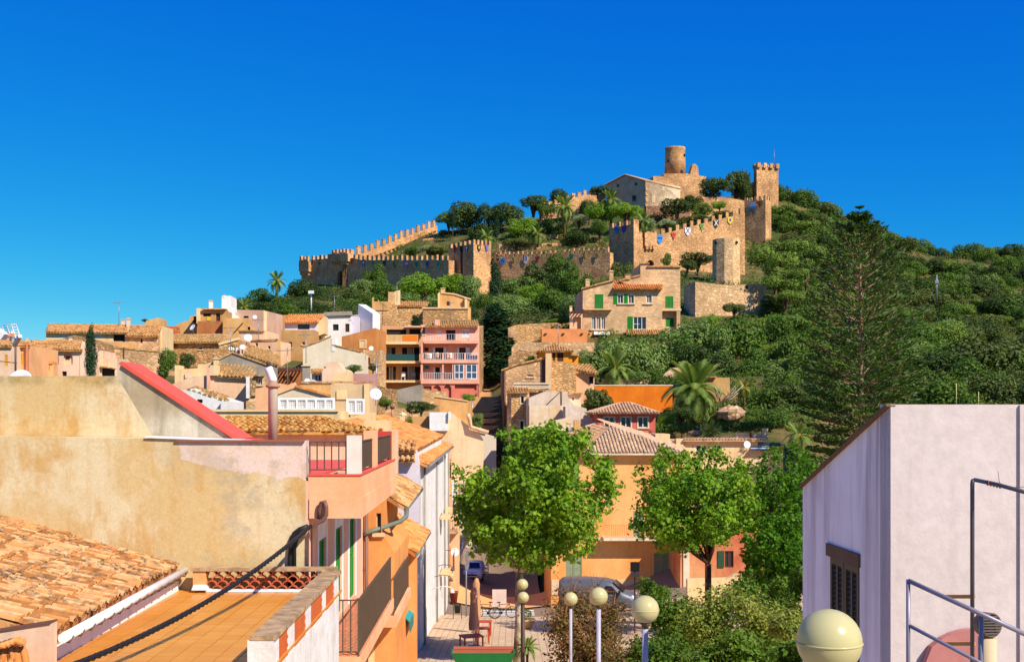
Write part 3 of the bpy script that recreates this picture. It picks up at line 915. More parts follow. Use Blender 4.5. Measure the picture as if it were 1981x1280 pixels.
# flue on the roof behind the red coping
root = empty('flue_pipe', W(528, 850, 23.6), 'tall cement flue pipe with a tilted white cowl beside the red coping', 'flue')
mb = MB(); c = W(528, 856, 23.6)
mb.lathe(c, [(0.098, 0), (0.098, 1.12), (0.1, 1.13)], 16); mb.build('pipe', plain('cement_pipe', C(198, 176, 152), 0.85), root)
mb = MB(); mb.lathe(c + Vector((0, 0, 1.13)), [(0.1, 0), (0.15, 0.03), (0.15, 0.05), (0.1, 0.09), (0.09, 0.13)], 16); mb.build('collar', plain('rusty_collar', C(172, 128, 98), 0.8), root)
mb = MB(); q = c + Vector((0, 0, 1.26))
mb.tube([q, q + Vector((0, 0, .05)), q + Vector((-.07, 0, .22)), q + Vector((-.1, 0, .3))], 0.085, 12); mb.build('cowl', M_dish(), root)
mb = MB(); mb.lathe(q + Vector((-.1, 0, .3)), [(0.04, 0), (0.04, 0.08), (0.06, 0.1), (0.02, 0.14)], 8); mb.build('cowl_cap', M_iron(), root)

# ---- tiled house below the ochre wall, with gutter
root = empty('low_house', W(-100, 1240, 18) - Vector((0, 0, 4)), 'low house with a mossy barrel tile roof below the ochre wall', 'house')
A = W(97, 1222, 15.2); B = W(345, 1093, 21.9)
sl = Vector((-3.43, 0, 0.92))
rt = clay('near_clay_tiles', C(210, 142, 76), C(226, 176, 120), C(190, 118, 58), 1.0, 6.0)
roof_w(root, A, B, B + sl * 1.3, A + sl * 1.3, rt, 0.175, 0.52, 0.12, individual=300, step=0.018)
mb = MB(); mb.tube([A + Vector((.15, .05, -.09)), B + Vector((.15, -.1, -.09))], 0.07, 10)
g = mb.build('gutter', plain('white_gutter', C(236, 232, 228), 0.4), root)
for k in range(15):
    p = A.lerp(B, (k + .5) / 15) + Vector((.15, 0, -.09)); hk = MB(); hk.tube([p + Vector((-.09, 0, .04)), p + Vector((-.06, 0, -.08)), p + Vector((.03, 0, -.09)), p + Vector((.09, 0, 0.0))], 0.012, 5)
    hk.build('gutter_bracket', M_iron(), g)
mb = MB(); za, zb = -3.0 + CZ, -3.3 + CZ
mb.prism([Vector((-6.32, 15.0, zb)), Vector((-6.47, 21.9, zb)), Vector((-6.47, 21.9, za)), Vector((-6.32, 15.0, za))], (-0.3, 0, 0)); mb.build('side_wall', plaster('dusty_pink_render', C(200, 150, 132), None, 0.3), root)
mb = MB(); mb.prism([Vector((-6.25, 15.0, -3.42 + CZ)), Vector((-6.40, 21.9, -3.42 + CZ)), Vector((-6.42, 21.9, -3.22 + CZ)), Vector((-6.27, 15.0, -3.22 + CZ))], (-0.06, 0, 0)); mb.build('skirting', M_bluew, root)
Fp = Face(98, 15.0, YAW)
wall_mb(Fp, [(-120, 1330), (97, 1330), (98, 1206), (-120, 1240)], 0.22).build('parapet_wall', M_palepink(), root)
coping(root, Fp, [(-120, 1239), (98, 1205.5)], plain('dark_edge', C(110, 70, 52), 0.8), 0.26, 0.02, 0.02, 'coping')
ch = MB(); rnd = random.Random(4)
for k in range(14):
    x = 0 + k * 3.6; y = 1243 + (k % 3) * 5 + abs(k - 7) * 1.2
    p = W(x, y, 14.7); ch.tube([p, p + Vector((rnd.uniform(-.08, .08), -.05, -0.14 - rnd.random() * .12)), p + Vector((rnd.uniform(-.12, .12), -.08, -.34))], [0.035, 0.045, 0.03], 7)
for k in range(5):
    p = W(2 + k * 9, 1241 + abs(k - 3) * 3, 14.6); ch.tube([p + Vector((-.07, 0, 0.0)), p + Vector((.07, -.02, .03))], 0.045, 8)
single('tile_chimney_top', ch, M_clayora(), 'heap of curved clay chimney tiles against the pale pink parapet', 'chimney pot', W(25, 1290, 14.7))

# ---- orange terrace with its two parapets
root = empty('roof_terrace', S(-3, -1, -7), 'orange tiled roof terrace with a scalloped tile parapet and brick lattice wall', 'terrace')
sbox('slab', plaster('terrace_screed', C(120, 70, 26), None, 0.1), root, (-8.0, -2.9, -3.9, -0.02, 0.4, -3.415))
ot = NT('orange_glazed_tile', 0.35, 0.5); oi = ot.n('ShaderNodeObjectInfo')
ocol = ot.mix(oi.outputs['Random'], C(214, 142, 52), C(204, 130, 44))
ocol = ot.mix(ot.ramp(ot.noise(1.2, 5), [(0.5, 0), (0.75, 0.3)]), ocol, C(230, 170, 90))
MATS['orange_tile'] = ot.col(ocol)
tm = MB().box((0, 0, 0), (0.287, 0.287, 0.03), YAW).mesh('floor_tile', ot.m)
rnd = random.Random(2)
for i in range(26):
    for j in range(11):
        o = bpy.data.objects.new('floor_tile', tm); COL.objects.link(o); o.parent = root
        o.location = S(-7.75 + i * 0.30, -2.48 + j * 0.30 - 0.0, -3.40 + rnd.uniform(-.0015, .0015)) - wloc(root)
lich = plaster('lichen_stone', C(198, 162, 118), C(150, 122, 90), 0.5, 4.0, 0.9, (0.09, 0.07, 0.05))
# far parapet: scalloped curved tiles
Fq = Face(372, 21.55, YAW)
mb = MB(); mb.bar(Fq.at(371, 1099.5, .1), Fq.at(652, 1099.5, .1), 0.26, 0.06); mb.build('coping', lich, root)
wall_mb(Fq, [(373, 1142), (398, 1142), (398, 1102), (373, 1102)], 0.2).build('pier', M_ochre(), root)
wall_mb(Face(369, 21.5, YAW), [(370, 1141), (400, 1141), (398, 1131), (374, 1131)], 0.28).build('pier_base', M_bluew, root)
mb = MB(); mb.bar(Fq.at(400, 1140.5, .1), Fq.at(620, 1140.5, .1), 0.2, 0.05); mb.build('kerb', M_bluew, root)
cl = plain('red_clay_tile', C(190, 96, 56), 0.8)
px_m = 21.6 / F
arc = MB(); ro, ri = 10.6 * px_m, 8.6 * px_m
n_ = 8
vs = []
for yy in (0, 0.16):
    for k in range(n_ + 1):
        a_ = math.pi * k / n_
        vs.append((math.cos(a_) * ro, yy, math.sin(a_) * ro)); vs.append((math.cos(a_) * ri, yy, math.sin(a_) * ri))
m_ = 2 * (n_ + 1); fs = []
for k in range(n_):
    i = 2 * k
    fs += [(i, i + 2, i + 3, i + 1), (m_ + i, m_ + i + 1, m_ + i + 3, m_ + i + 2), (i, m_ + i, m_ + i + 2, i + 2), (i + 1, i + 3, m_ + i + 3, m_ + i + 1)]
arc.add(vs, fs); am = arc.mesh('curved_tile', cl)
for row_ in range(4):
    for k in range(11):
        x = 409 + k * 21 + (10.5 if row_ % 2 else 0)
        if x > 625: continue
        o = bpy.data.objects.new('curved_tile', am); COL.objects.link(o); o.parent = root
        o.location = Fq.at(x, 1113.5 + row_ * 9.5, 0.02) - wloc(root); o.rotation_euler.z = R(YAW)
# street-side parapet: coping, piers, lattice of bricks, roughcast wall
sbox('parapet_coping', lich, root, (-6.75, 0.34, -3.035, -0.35, 0.685, -2.975))
piers = [(-6.7, -6.3), (-5.6, -5.1), (-4.1, -3.6), (-2.4, -2.0), (-1.0, -0.4)]
for p0, p1 in piers: sbox('parapet_pier', M_roughcast, root, (p0, 0.33, -3.47, p1, 0.64, -3.036))
sbox('outer_wall', M_roughcast, root, (-6.7, 0.33, -7.5, -0.4, 0.645, -3.472))
sbox('end_post', M_roughcast, root, (-6.74, 0.30, -7.5, -6.705, 0.66, -3.036))
bk = plain('orange_brick', C(206, 100, 44), 0.85)
bm_ = MB().box((0, 0, 0), (0.05, 0.115, 0.05), YAW).mesh('brick', bk)
for (p0, p1), (q0, q1) in zip(piers, piers[1:]):
    L_ = q0 - p1; nb = max(4, int(L_ / 0.15))
    for r_ in range(7):
        for k in range(nb + 1):
            a_ = p1 + (k + (0.5 if r_ % 2 else 0.0)) * L_ / (nb + 0.5)
            if a_ > q0 - 0.03: continue
            o = bpy.data.objects.new('brick', bm_); COL.objects.link(o); o.parent = root
            o.location = S(a_ + 0.03, 0.612, -3.445 + r_ * 0.0605) - wloc(root)
sbox('lattice_back', M_tan(), root, *[(p1 + .001, 0.335, -3.47, q0 - .001, 0.565, -3.036) for (p0, p1), (q0, q1) in zip(piers, piers[1:])])
# ground storey below the terrace
sbox('lower_wall', M_tan(), root, (-8, -2.9, -8, -0.5, 0.325, -3.905))

# ---- orange house further down the street
root = empty('orange_house', S(13, -2, -11), 'orange street house with a sloping tile canopy and narrow balcony', 'house')
Fo = Face(705, 31.05, YAW)
w_ = wall_mb(Fo, [(704, 1420), (764, 1420), (764, 1069), (738, 1030), (738, 960), (704, 960)], 5.0, [rect(728, 992, 737.5, 1030)])
w_.build('wall', M_orange(), root)
window(root, Fo, 728, 992, 737.5, 1030, 'p')
sbox('rear_wall', M_orange(), root, (9.1, -6, -11, 20, 0.0, -2.7))
Fo2 = Face(761, 36.0, YAW)
wall_mb(Fo2, [(755, 1420), (804, 1420), (804, 1068), (755, 1068)], 0.8).build('gallery_wall', M_orange(), root)
roof_w(root, W(806, 1070, 35.6), W(830, 1029, 41.6), W(746, 1004, 41.4), W(736, 1027, 35.8), M_clayora(), 0.24, 0.45)
MB().tube([W(806, 1071, 35.6), W(831, 1030, 41.6)], 0.06, 8).build('gutter', plain('green_grey_gutter', C(110, 116, 96), 0.5), root)
roof_w(root, W(786, 981, 32.5), W(814, 945, 38), W(766, 925, 38), W(733, 948, 32.5), M_clay(), 0.24, 0.45)
mb = MB(); mb.tube([W(786, 983, 32.5), W(815, 946, 38)], 0.07, 8)
mb.tube([W(787, 984, 32.5), W(786, 998, 32.3), W(775, 1008, 32), W(740, 1020, 31.2), W(706, 1031, 30.8)], 0.065, 8)
mb.build('gutter', plain('green_grey_gutter', C(110, 116, 96), 0.5), root)
sbox('balcony', M_peachf, root, (7.3, 0.003, -5.5, 12.3, 1.05, -5.22))
for P, Q in ((S(7.4, 0.98, -5.22), S(12.2, 0.98, -5.22)),):
    railing(root, P, Q, 0.95, M_iron(), 0.14, 0.011, 0.022)
sbox('shop_front', M_cream(), root, (9.0, -0.2, -11, 14, 0.3, -5.52))
# teal awning
rt_ = empty('shop_awning', S(15, 1.2, -6.4), 'folded teal shop awning with a yellow edge over the street door', 'awning')
mb = MB(); p = [S(12.6, 0.35, -5.75), S(15.6, 0.35, -5.75), S(15.6, 1.0, -6.3), S(12.6, 1.0, -6.3)]
mb.prism(p, Vector((0, 0, -0.05))); mb.build('canopy', plain('teal_canvas', C(40, 146, 140), 0.8), rt_)
mb = MB(); p = [S(12.6, 1.01, -6.3), S(15.6, 1.01, -6.3), S(15.6, 1.01, -6.65), S(12.6, 1.01, -6.65)]
mb.prism(p, Vector((-0.03, 0, 0))); mb.build('valance', plain('teal_canvas_dark', C(60, 120, 110), 0.8), rt_)
mb = MB(); mb.bar(S(12.6, .36, -5.7), S(15.6, .36, -5.7), .12, .12); mb.build('roller', plain('yellow_trim', C(220, 170, 60), 0.6), rt_)

# ---- white house down the street
root = empty('white_street_house', S(40, -3, -13), 'tall white street house with bright orange eaves and long drainpipes', 'house')
Fh = Face(812, 51.0, YAW)
wall_mb(Fh, [(690, 1460), (812, 1460), (812, 896), (806, 870), (690, 866)], 0.4).build('end_wall', M_lavender(), root)
Fhs = Fh.turned(812, 90 + YAW)
def hs(a, b, z): return S(29 + a, 0.18 + b, z)
o29 = Fhs
rnd = random.Random(9)
holes = []
for i, a0 in enumerate((2.5, 6.5, 10.5, 15, 20, 25)):
    for z0 in (-5.6, -9.2): holes.append((a0, z0, a0 + 1.1, z0 + 2.1))
mbx = MB()
for z0, z1 in ((-13.4, -2.15),):
    o0 = Fhs.uz(Fhs.o).x
    loops = [[Vector((o0 + p, q + CZ, 0)) for p, q in ((0.01, z0), (29, z0), (29, z1), (0.01, z1))]]
    for h0, y0, h1, y1 in holes: loops.append([Vector((o0 + p, q + CZ, 0)) for p, q in ((h0, y0), (h1, y0), (h1, y1), (h0, y1))])
    flat = [p for l in loops for p in l]; vs = [Fhs.wp(p.x, p.y) for p in flat]; fs = []
    for a_, b_, c_ in tessellate_polygon(loops):
        nr = (vs[b_] - vs[a_]).cross(vs[c_] - vs[a_]); fs.append((a_, b_, c_) if nr.dot(Fhs.n) > 0 else (a_, c_, b_))
    mbx.add(vs, fs)
    for k in range(1, len(loops)):
        f = vs[4 * k:4 * k + 4]; mbx.add(f + [v - Fhs.n * 0.2 for v in f], [(i, (i + 1) % 4, (i + 1) % 4 + 4, i + 4) for i in range(4)])
    bk_ = [v - Fhs.n * 0.4 for v in vs[:4]]; mbx.add(vs[:4] + bk_, [(0, 4, 5, 1), (1, 5, 6, 2), (2, 6, 7, 3), (3, 7, 4, 0)])
mbx.build('facade', M_white(), root)
for h0, y0, h1, y1 in holes:
    MB().prism([Fhs.wp(h0, y0 + CZ, .1), Fhs.wp(h1, y0 + CZ, .1), Fhs.wp(h1, y1 + CZ, .1), Fhs.wp(h0, y1 + CZ, .1)], -Fhs.n * 0.06).build('shutter', plain('dark_olive_shutter', C(70, 66, 44), 0.6), root)
# upper and lower eave roofs
e0, e1 = W(804, 871, 51), W(857, 843, 69)
roof_w(root, e0, e1, e1 + Vector((-3.6, 0, 1.25)), e0 + Vector((-3.6, 0, 1.25)), M_clayora(), 0.25, 0.45)
mb = MB(); mb.prism([e0 + Vector((-.1, .05, -.15)), e1 + Vector((-.1, 0, -.15)), e1 + Vector((-.1, 0, -.75)), e0 + Vector((-.1, .05, -.75))][::-1], (-0.2, 0, 0)); mb.build('attic_wall', M_white(), root)
f0, f1 = W(828, 899, 51.2), W(875, 862, 73)
roof_w(root, f0, f1, f1 + Vector((-.75, 0, .28)), f0 + Vector((-.75, 0, .28)), M_clayora(), 0.25, 0.45)
MB().tube([f0 + Vector((.05, 0, -.06)), f1 + Vector((.05, 0, -.06))], 0.07, 8).build('gutter', plain('zinc_gutter', C(150, 140, 128), 0.4, 0.3), root)
for a_ in (2.0, 13.0, 22.5, 28.5):
    p = Fhs.wp(Fhs.uz(Fhs.o).x + a_, 0, -0.1)
    MB().tube([Vector((p.x, p.y, CZ - 13.3)), Vector((p.x, p.y, CZ - 2.5))], 0.055, 7).build('drainpipe', plain('grey_drainpipe', C(150, 142, 130), 0.5), root)
roof_w(root, Fh.at(764, 890, -0.45), Fh.at(803, 890, -0.45), Fh.at(803, 880, 0.0), Fh.at(764, 880, 0.0), M_clay(), 0.24, 0.4)
roof_w(root, Fh.at(764, 871, -0.25), Fh.at(804, 872, -0.25), Fh.at(804, 856, 0.6), Fh.at(764, 852, 0.6), M_clay(), 0.24, 0.4)
# balconies on the street side, far along
for a0, z in ((17.5, -6.2), (22.5, -6.2), (17.5, -9.6)):
    p0 = Fhs.wp(Fhs.uz(Fhs.o).x + a0, z + CZ, -0.02)
    o = MB().box(p0 + Vector((0.4, 1.2, -.08)), (0.8, 2.4, 0.16), YAW).build('balcony', M_cream(), root)
    railing(o, p0 + Vector((.78, 0.02, 0)), p0 + Vector((.75, 2.4, 0)), 1.0, M_iron(), 0.16, 0.012, 0.02)
# low tile roof with pink wall between pink house and white house
root = house('rear_house', 'pink rendered wall under weathered amber barrel tiles behind the roof terrace', 'house', Face(475, 40, YAW), [(440, 960), (742, 960), (742, 836), (440, 836)], 6, M_palepink(), sink=0)
roof_w(root, W(440, 834, 39.7), W(742, 834, 39.7), W(625, 806, 43), W(440, 806, 43), clay('amber_tiles', C(214, 146, 62), C(228, 178, 100), C(180, 106, 50), 0.7, 6.0), 0.22, 0.4, individual=200)
chb = block(root, Face(0, 40, YAW), [(704, 851), (751, 851), (751, 813), (704, 813)], 1.2, M_cream(), 'stair_head', 0)

# ================================================================ foreground, right: the white house with the steel handrails
root = empty('white_gable_house', W(1740, 1300, 13) - Vector((0, 0, 3)), 'pinkish white house with dark louvred shutters and handrails in the near right corner', 'house')
Fl = Face(1723, 12.0, -87.5); Fr = Fl.turned(1723, 2.5)
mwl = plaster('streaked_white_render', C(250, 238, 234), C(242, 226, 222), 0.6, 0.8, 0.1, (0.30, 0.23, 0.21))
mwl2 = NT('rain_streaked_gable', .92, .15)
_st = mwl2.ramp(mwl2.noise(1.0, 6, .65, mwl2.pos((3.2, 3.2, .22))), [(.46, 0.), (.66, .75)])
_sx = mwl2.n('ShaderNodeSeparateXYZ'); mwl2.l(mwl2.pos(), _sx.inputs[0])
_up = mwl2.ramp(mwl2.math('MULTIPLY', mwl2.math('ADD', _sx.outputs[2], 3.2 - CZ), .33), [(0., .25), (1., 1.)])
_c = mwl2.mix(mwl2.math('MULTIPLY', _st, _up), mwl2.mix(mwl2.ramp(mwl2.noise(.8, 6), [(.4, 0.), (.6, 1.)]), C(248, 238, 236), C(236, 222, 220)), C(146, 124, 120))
mwl2.bump(mwl2.noise(5, 5), .12, .02); mwl = mwl2.col(_c)  # gable paint lighter than the front wall, to offset its shade
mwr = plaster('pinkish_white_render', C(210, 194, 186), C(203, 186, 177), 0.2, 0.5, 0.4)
# shutter opening in the left face, in metres on the wall
a_ = Fl.uz(Fl.at(1607, 1300)); b_ = Fl.uz(Fl.at(1663, 1300)); zt = Fl.uz(Fl.at(1607, 1056)).y; zb = zt - 1.75
def lw(u, z, bk=0): return Fl.wp(u, z, bk)
q = [Fl.uz(Fl.at(x, y)) for x, y in ((1553, 1500), (1723, 1500), (1723, 783), (1553, 940))]
q[1].y = q[0].y
hole = [Vector((a_.x, zb, 0)), Vector((b_.x, zb, 0)), Vector((b_.x, zt, 0)), Vector((a_.x, zt, 0))]
mb = MB(); flat = q + hole; vs = [lw(p.x, p.y) for p in flat]; fs = []
for i, j, k in tessellate_polygon([q, hole]):
    nr = (vs[j] - vs[i]).cross(vs[k] - vs[i]); fs.append((i, j, k) if nr.dot(Fl.n) > 0 else (i, k, j))
mb.add(vs, fs); mb.add(vs[4:] + [v - Fl.n * .14 for v in vs[4:]], [(i, (i + 1) % 4, (i + 1) % 4 + 4, i + 4) for i in range(4)])
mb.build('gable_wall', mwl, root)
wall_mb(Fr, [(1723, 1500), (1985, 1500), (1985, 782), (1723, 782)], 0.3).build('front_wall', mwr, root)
far = lw(q[0].x, q[0].y); near_t = lw(q[2].x, q[2].y); far_t = lw(q[3].x, q[3].y)
R_ = Fr.u * 6
roof_w(root, far_t + Fr.u * .05 - Vector((0, 0, .25)), far_t + R_ - Vector((0, 0, .25)), near_t.lerp(far_t, .14) + R_ - Vector((0, 0, .25)), near_t.lerp(far_t, .14) + Fr.u * .05 - Vector((0, 0, .25)), M_clayold(), 0.22, 0.4, 0.06)
MB().bar(far_t + Vector((0, 0, .0)), near_t + Vector((0, 0, .0)), .1, .03).build('verge', plain('old_verge', C(112, 82, 56), .9), root)
sm = plain('dark_olive_louvres', C(74, 64, 44), 0.6)
for k in range(2):
    u0 = a_.x + (b_.x - a_.x) * k / 2 + .01; u1 = a_.x + (b_.x - a_.x) * (k + 1) / 2 - .01
    mb = MB()
    def bx(p0, q0, p1, q1, b0, b1): mb.prism([lw(p0, q0, b0), lw(p1, q0, b0), lw(p1, q1, b0), lw(p0, q1, b0)], -Fl.n * (b1 - b0))
    bx(u0, zb, u0 + .06, zt - .12, -.01, .04); bx(u1 - .06, zb, u1, zt - .12, -.01, .04); bx((u0 + u1) / 2 - .025, zb, (u0 + u1) / 2 + .025, zt - .12, -.008, .04)
    bx(u0 + .06, zb, u1 - .06, zb + .08, -.01, .04); bx(u0 + .06, zt - .2, u1 - .06, zt - .12, -.01, .04)
    sh = mb.build('shutter', sm, root)
    slm = None; z = zb + .1; i = 0
    sl = MB(); w2 = (u1 - u0) / 2 - .085
    sl.prism([Vector((0, 0, 0)), Fl.u * w2, Fl.u * w2 - Fl.n * .035 + Vector((0, 0, .05)), -Fl.n * .035 + Vector((0, 0, .05))], Fl.n * -.008)
    slm = sl.mesh('slat', sm)
    while z < zt - .22:
        for u in (u0 + .06, (u0 + u1) / 2 + .025):
            o = bpy.data.objects.new('slat', slm); COL.objects.link(o); o.parent = sh; o.location = lw(u, z, 0.0) - wloc(sh)
        z += .062
    MB().prism([lw(u0 + .03, zb + .03, .06), lw(u1 - .03, zb + .03, .06), lw(u1 - .03, zt - .1, .06), lw(u0 + .03, zt - .1, .06)], -Fl.n * .03).build('backing', M_dark(), sh)
mb = MB(); mb.prism([lw(a_.x - .1, zt - .12, -.03), lw(b_.x + .03, zt - .12, -.03), lw(b_.x + .03, zt + .03, -.03), lw(a_.x - .1, zt + .03, -.03)], -Fl.n * .06); mb.build('lintel', plain('old_timber', C(104, 76, 56), 0.85), root)
# thin added slab standing for a shadow cast at the right edge
mb = MB(); p = Fr.at(1971, 1500, 0.0); t_ = Fr.at(1971, 783, 0)
mb.prism([Vector((p.x, p.y, t_.z - 6)), Vector((p.x + 3, p.y, t_.z - 6)), Vector((p.x + 3, p.y, t_.z)), Vector((p.x, p.y, t_.z))][::-1], Vector((0, -0.03, 0)))
mb.build('shadow_strip', mwr, root)
arc_ = [(1783, 1300)] + [(1783 + 105 * math.sin(k / 8 * math.pi / 2), 1300 - 83 * (1 - (1 - math.sin(k / 8 * math.pi / 2)) ** 1.0) if False else 1300 - 83 * math.sin(math.acos(1 - math.sin(k / 8 * math.pi / 2)))) for k in range(9)] + [(1895, 1217), (1895, 1300)]
G = Face(1723, 11.88, 2.5)
mb = MB(); pts_ = [G.at(x, y) for x, y in arc_]; mb.prism(pts_[::-1], -G.n * .1); mb.build('stair_wall', plaster('rose_render', C(186, 122, 114), None, 0.2), root)
for y in (1153, 1244):
    MB().bar(W(1828, y, 11.5), W(1884, y, 11.2), 0.05, 0.036).build('wall_bracket', plain('rusted_iron', C(190, 140, 80), 0.8), root)
mb = MB()
for x in (1850, 1893):
    p = W(x, 790, 13.5); mb.tube([p, p + Vector((0, 0, .30 if x == 1850 else .2))], 0.005, 5)
mb.build('roof_rod', plain('straw_rod', C(200, 186, 120), 0.8), root)
# handrail of painted pipe
rt_ = empty('pipe_handrail', W(1757, 1300, 10.8) - Vector((0, 0, 2)), 'blue grey steel pipe handrail sloping down in front of the white wall', 'handrail')
pm_ = plain('blue_grey_pipe', C(134, 128, 142), 0.4, 0.2)
Dn = 10.8
MB().tube([W(1757, 1122, Dn), W(1990, 1229, Dn * .94)], 0.022, 10).build('top_rail', pm_, rt_)
MB().tube([W(1757, 1208, Dn), W(1990, 1330, Dn * .94)], 0.018, 10).build('lower_rail', pm_, rt_)
MB().tube([W(1757, 1400, Dn), W(1757, 1120, Dn)], 0.020, 10).build('post', pm_, rt_)
MB().tube([W(1898, 1400, Dn * .965), W(1898, 1189, Dn * .965)], 0.022, 10).build('post', pm_, rt_)
rt_ = empty('pipe_railing', W(1881, 1330, 11.1) - Vector((0, 0, 2)), 'tall dark steel pipe railing bending to the right beside the white wall', 'railing')
MB().tube([W(1881, 1400, 11.2), W(1881, 934, 11.2), W(1882, 929, 11.2), W(1886, 927.5, 11.2), W(1930, 937, 11.0), W(2000, 956, 10.7)], 0.021, 10).build('pipe', plain('dark_grey_pipe', C(88, 86, 94), 0.35, 0.4), rt_)
wr = MB()
for k in range(5): wr.lathe(W(1911 + k * 6, 933.5 + k * 1.4, 11.08 - k * .02), [(.027, -.006), (.027, .006)], 8, (1, -.1, -.1))
wr.tube([W(1934, 936, 11), W(1932, 922, 11), W(1931, 911, 11)], .003, 4)
wr.tube([W(1936, 938, 11), W(1960, 942, 10.9), W(1990, 941, 10.8)], .003, 4)
wr.build('wire_wrap', plain('rusty_wire', C(150, 96, 70), 0.7), rt_)
rt_ = empty('vent_pipe', W(1912, 1330, 10.95) - Vector((0, 0, 1.5)), 'rusty vent pipe with a round dark grille behind the handrail', 'vent')
MB().tube([W(1910, 1420, 11), W(1910, 1232, 11)], 0.085, 14).build('pipe', plain('stained_cream_pipe', C(206, 180, 140), 0.8), rt_)
ax = Vector((.25, -1, .05)).normalized()
mb = MB(); mb.lathe(W(1915, 1208, 10.95), [(.115, -.1), (.12, .02), (.105, .03), (.1, .0)], 20, ax); mb.build('hood', M_iron(), rt_)
mb = MB()
for k in range(7):
    z = -.08 + k * .027; w2 = math.sqrt(max(.0005, .1 ** 2 - z * z)); c = W(1915, 1208, 10.95) + ax * .028 + Vector((0, 0, z))
    mb.bar(c - Vector((w2, .0, 0)), c + Vector((w2, .05 * w2, 0)), .01, .012)
mb.build('grille', plain('grey_iron', C(110, 100, 92), 0.5), rt_)

# ================================================================ globe lamps
gm = NT('cream_globe', 0.22, 0.5)
gcol = gm.mix(gm.ramp(gm.noise(1.3, 3), [(0.4, 0), (0.65, 1)]), C(222, 210, 152), C(210, 202, 140))
gm.col(gcol); gm.b.inputs['Subsurface Weight'].default_value = 0.0
tr = gm.n('ShaderNodeBsdfTranslucent'); gm.l(gcol, tr.inputs[0]); mx = gm.n('ShaderNodeMixShader'); mx.inputs[0].default_value = 0.3
gm.l(gm.b.outputs[0], mx.inputs[1]); gm.l(tr.outputs[0], mx.inputs[2]); gm.l(mx.outputs[0], gm.out.inputs[0])
lp = plain('lamp_post_grey', C(170, 164, 172), 0.5)
lpd = plain('lamp_post_dark', C(78, 64, 56), 0.6)
def lamp(px, py, d, label, post=None, globes=None, pr=0.045):
    D = F * 0.4 / d; c = W(px, py, D); zg = ground(c.x, c.y)
    r = empty('street_lamp', (c.x, c.y, zg), label, 'street lamp', 'globe street lamps down the stepped square')
    for gx, gy in (globes or [(px, py)]):
        cc = W(gx, gy, D + (0.0 if gy == py else .25))
        g = MB().sphere(cc, 0.2, 32, 20).build('globe', gm.m, r)
        m = MB(); m.lathe(cc, [(.2, -.012), (.2045, -.008), (.2045, -.002), (.2, .002)], 32); m.build('seam', gm.m, g)
        m = MB(); m.lathe(cc - Vector((0, 0, .27)), [(.05, 0), (.055, .05), (.095, .085)], 16); m.build('collar', M_iron(), r)
        m = MB(); m.tube([Vector((cc.x, cc.y, zg)), Vector((cc.x, cc.y, cc.z - .25))], pr, 12); m.build('post', post or lp, r)
    return r
lamp(1604, 1240, 125, 'nearest globe lamp, a large cream sphere before the white house shutters')
lamp(1248, 1178, 54, 'globe lamp on a grey post before the green bushes, second nearest')
lamp(1158, 1153, 36, 'globe lamp on a pale post in front of the grey van', pr=0.05)
lamp(1104, 1158, 27, 'globe lamp on a thin speckled post in the brown shrub', pr=0.045)
lamp(1012, 1155, 22.5, 'farthest lamp, two globes one above the other beside the plane tree trunk', lpd, [(1012, 1155), (1010.5, 1130)], 0.06)
# ================================================================ the village on the slope, left of the stairs
def B(label, D, yaw, poly, depth, mat, wins=(), archs=(), name='village_house', cat='house', group=None, sink=3.0):
    f = Face(poly[0][0], D, yaw)
    r = house(name, label, cat, f, poly, depth, mat(), wins, group, sink, archs)
    return r, f
def box4(x0, y0, x1, y1): return [(x0, y1), (x1, y1), (x1, y0), (x0, y0)]
Z = Vector((0, 0, 1))
# -- far left
r, f = B('narrow pale pink house cut by the left edge, with a yellow shutter', 82, 4, box4(-40, 668, 22, 760), 7, M_palepink, [(9, 686, 15, 708, 'y')])
roof_px(r, f, [(-42, 669, -.2), (23, 669, -.2), (23, 655, 3), (-42, 655, 3)], M_clay())
r, f = B('orange house with yellow shutters behind the roof antenna', 84, 3, box4(22, 669, 58, 760), 6, lambda: plaster('apricot_render', C(246, 178, 120), None, .1), [(31, 683, 45, 706, 'y')])
roof_px(r, f, [(21, 669, -.25), (58, 669, -.25), (58, 660, 3), (21, 660, 3)], M_clay())
chimney(r, f, 50, 652, 54, 727, -.3, plain('clay_flue', C(210, 130, 90), .8), w=.25)
r, f = B('pale pink house with three blind arches in its wall and a clay tile roof', 92, 5, box4(69, 677, 163, 770), 7, M_palepink, [(120, 718, 129, 727, 'o')],
         [(69.5, 681.5, 86, 704, M_pink()), (95, 681.5, 113.5, 704, M_pink()), (123, 681.5, 140.5, 704, M_pink())])
MB().prism([f.at(127, 694, .1), f.at(135, 694, .1), f.at(135, 689, .1), f.at(127, 689, .1)], -f.n * .06).build('opening', M_dark(), r)
roof_px(r, f, [(57, 677, -.3), (160, 677, -.3), (158, 658, 3.6), (60, 658, 3.6)], M_clay(), period=.24)
block(r, f, box4(57, 678, 69, 770), 6, M_grey(), 'side_wall', .05)
block(r, f, [(154, 770), (163, 770), (163, 668), (159, 660), (154, 678)], 4, M_palepink(), 'end_parapet', .04)
r, f = B('small orange rendered chimney stack with triangular vents before the arched wall', 88, 5, box4(86, 704, 103, 760), 1.0, lambda: plaster('apricot_render', C(246, 178, 120)), [(91, 708, 96, 716, 'o')], name='chimney_stack', cat='chimney')
mb = MB(); c = (f.at(94.5, 702.5, .5)); mb.box(c, (.95, 1.2, .14), 5); mb.box(c + Z * .12, (.75, .9, .08), 5); mb.build('chimney_cap', M_orange(), r)
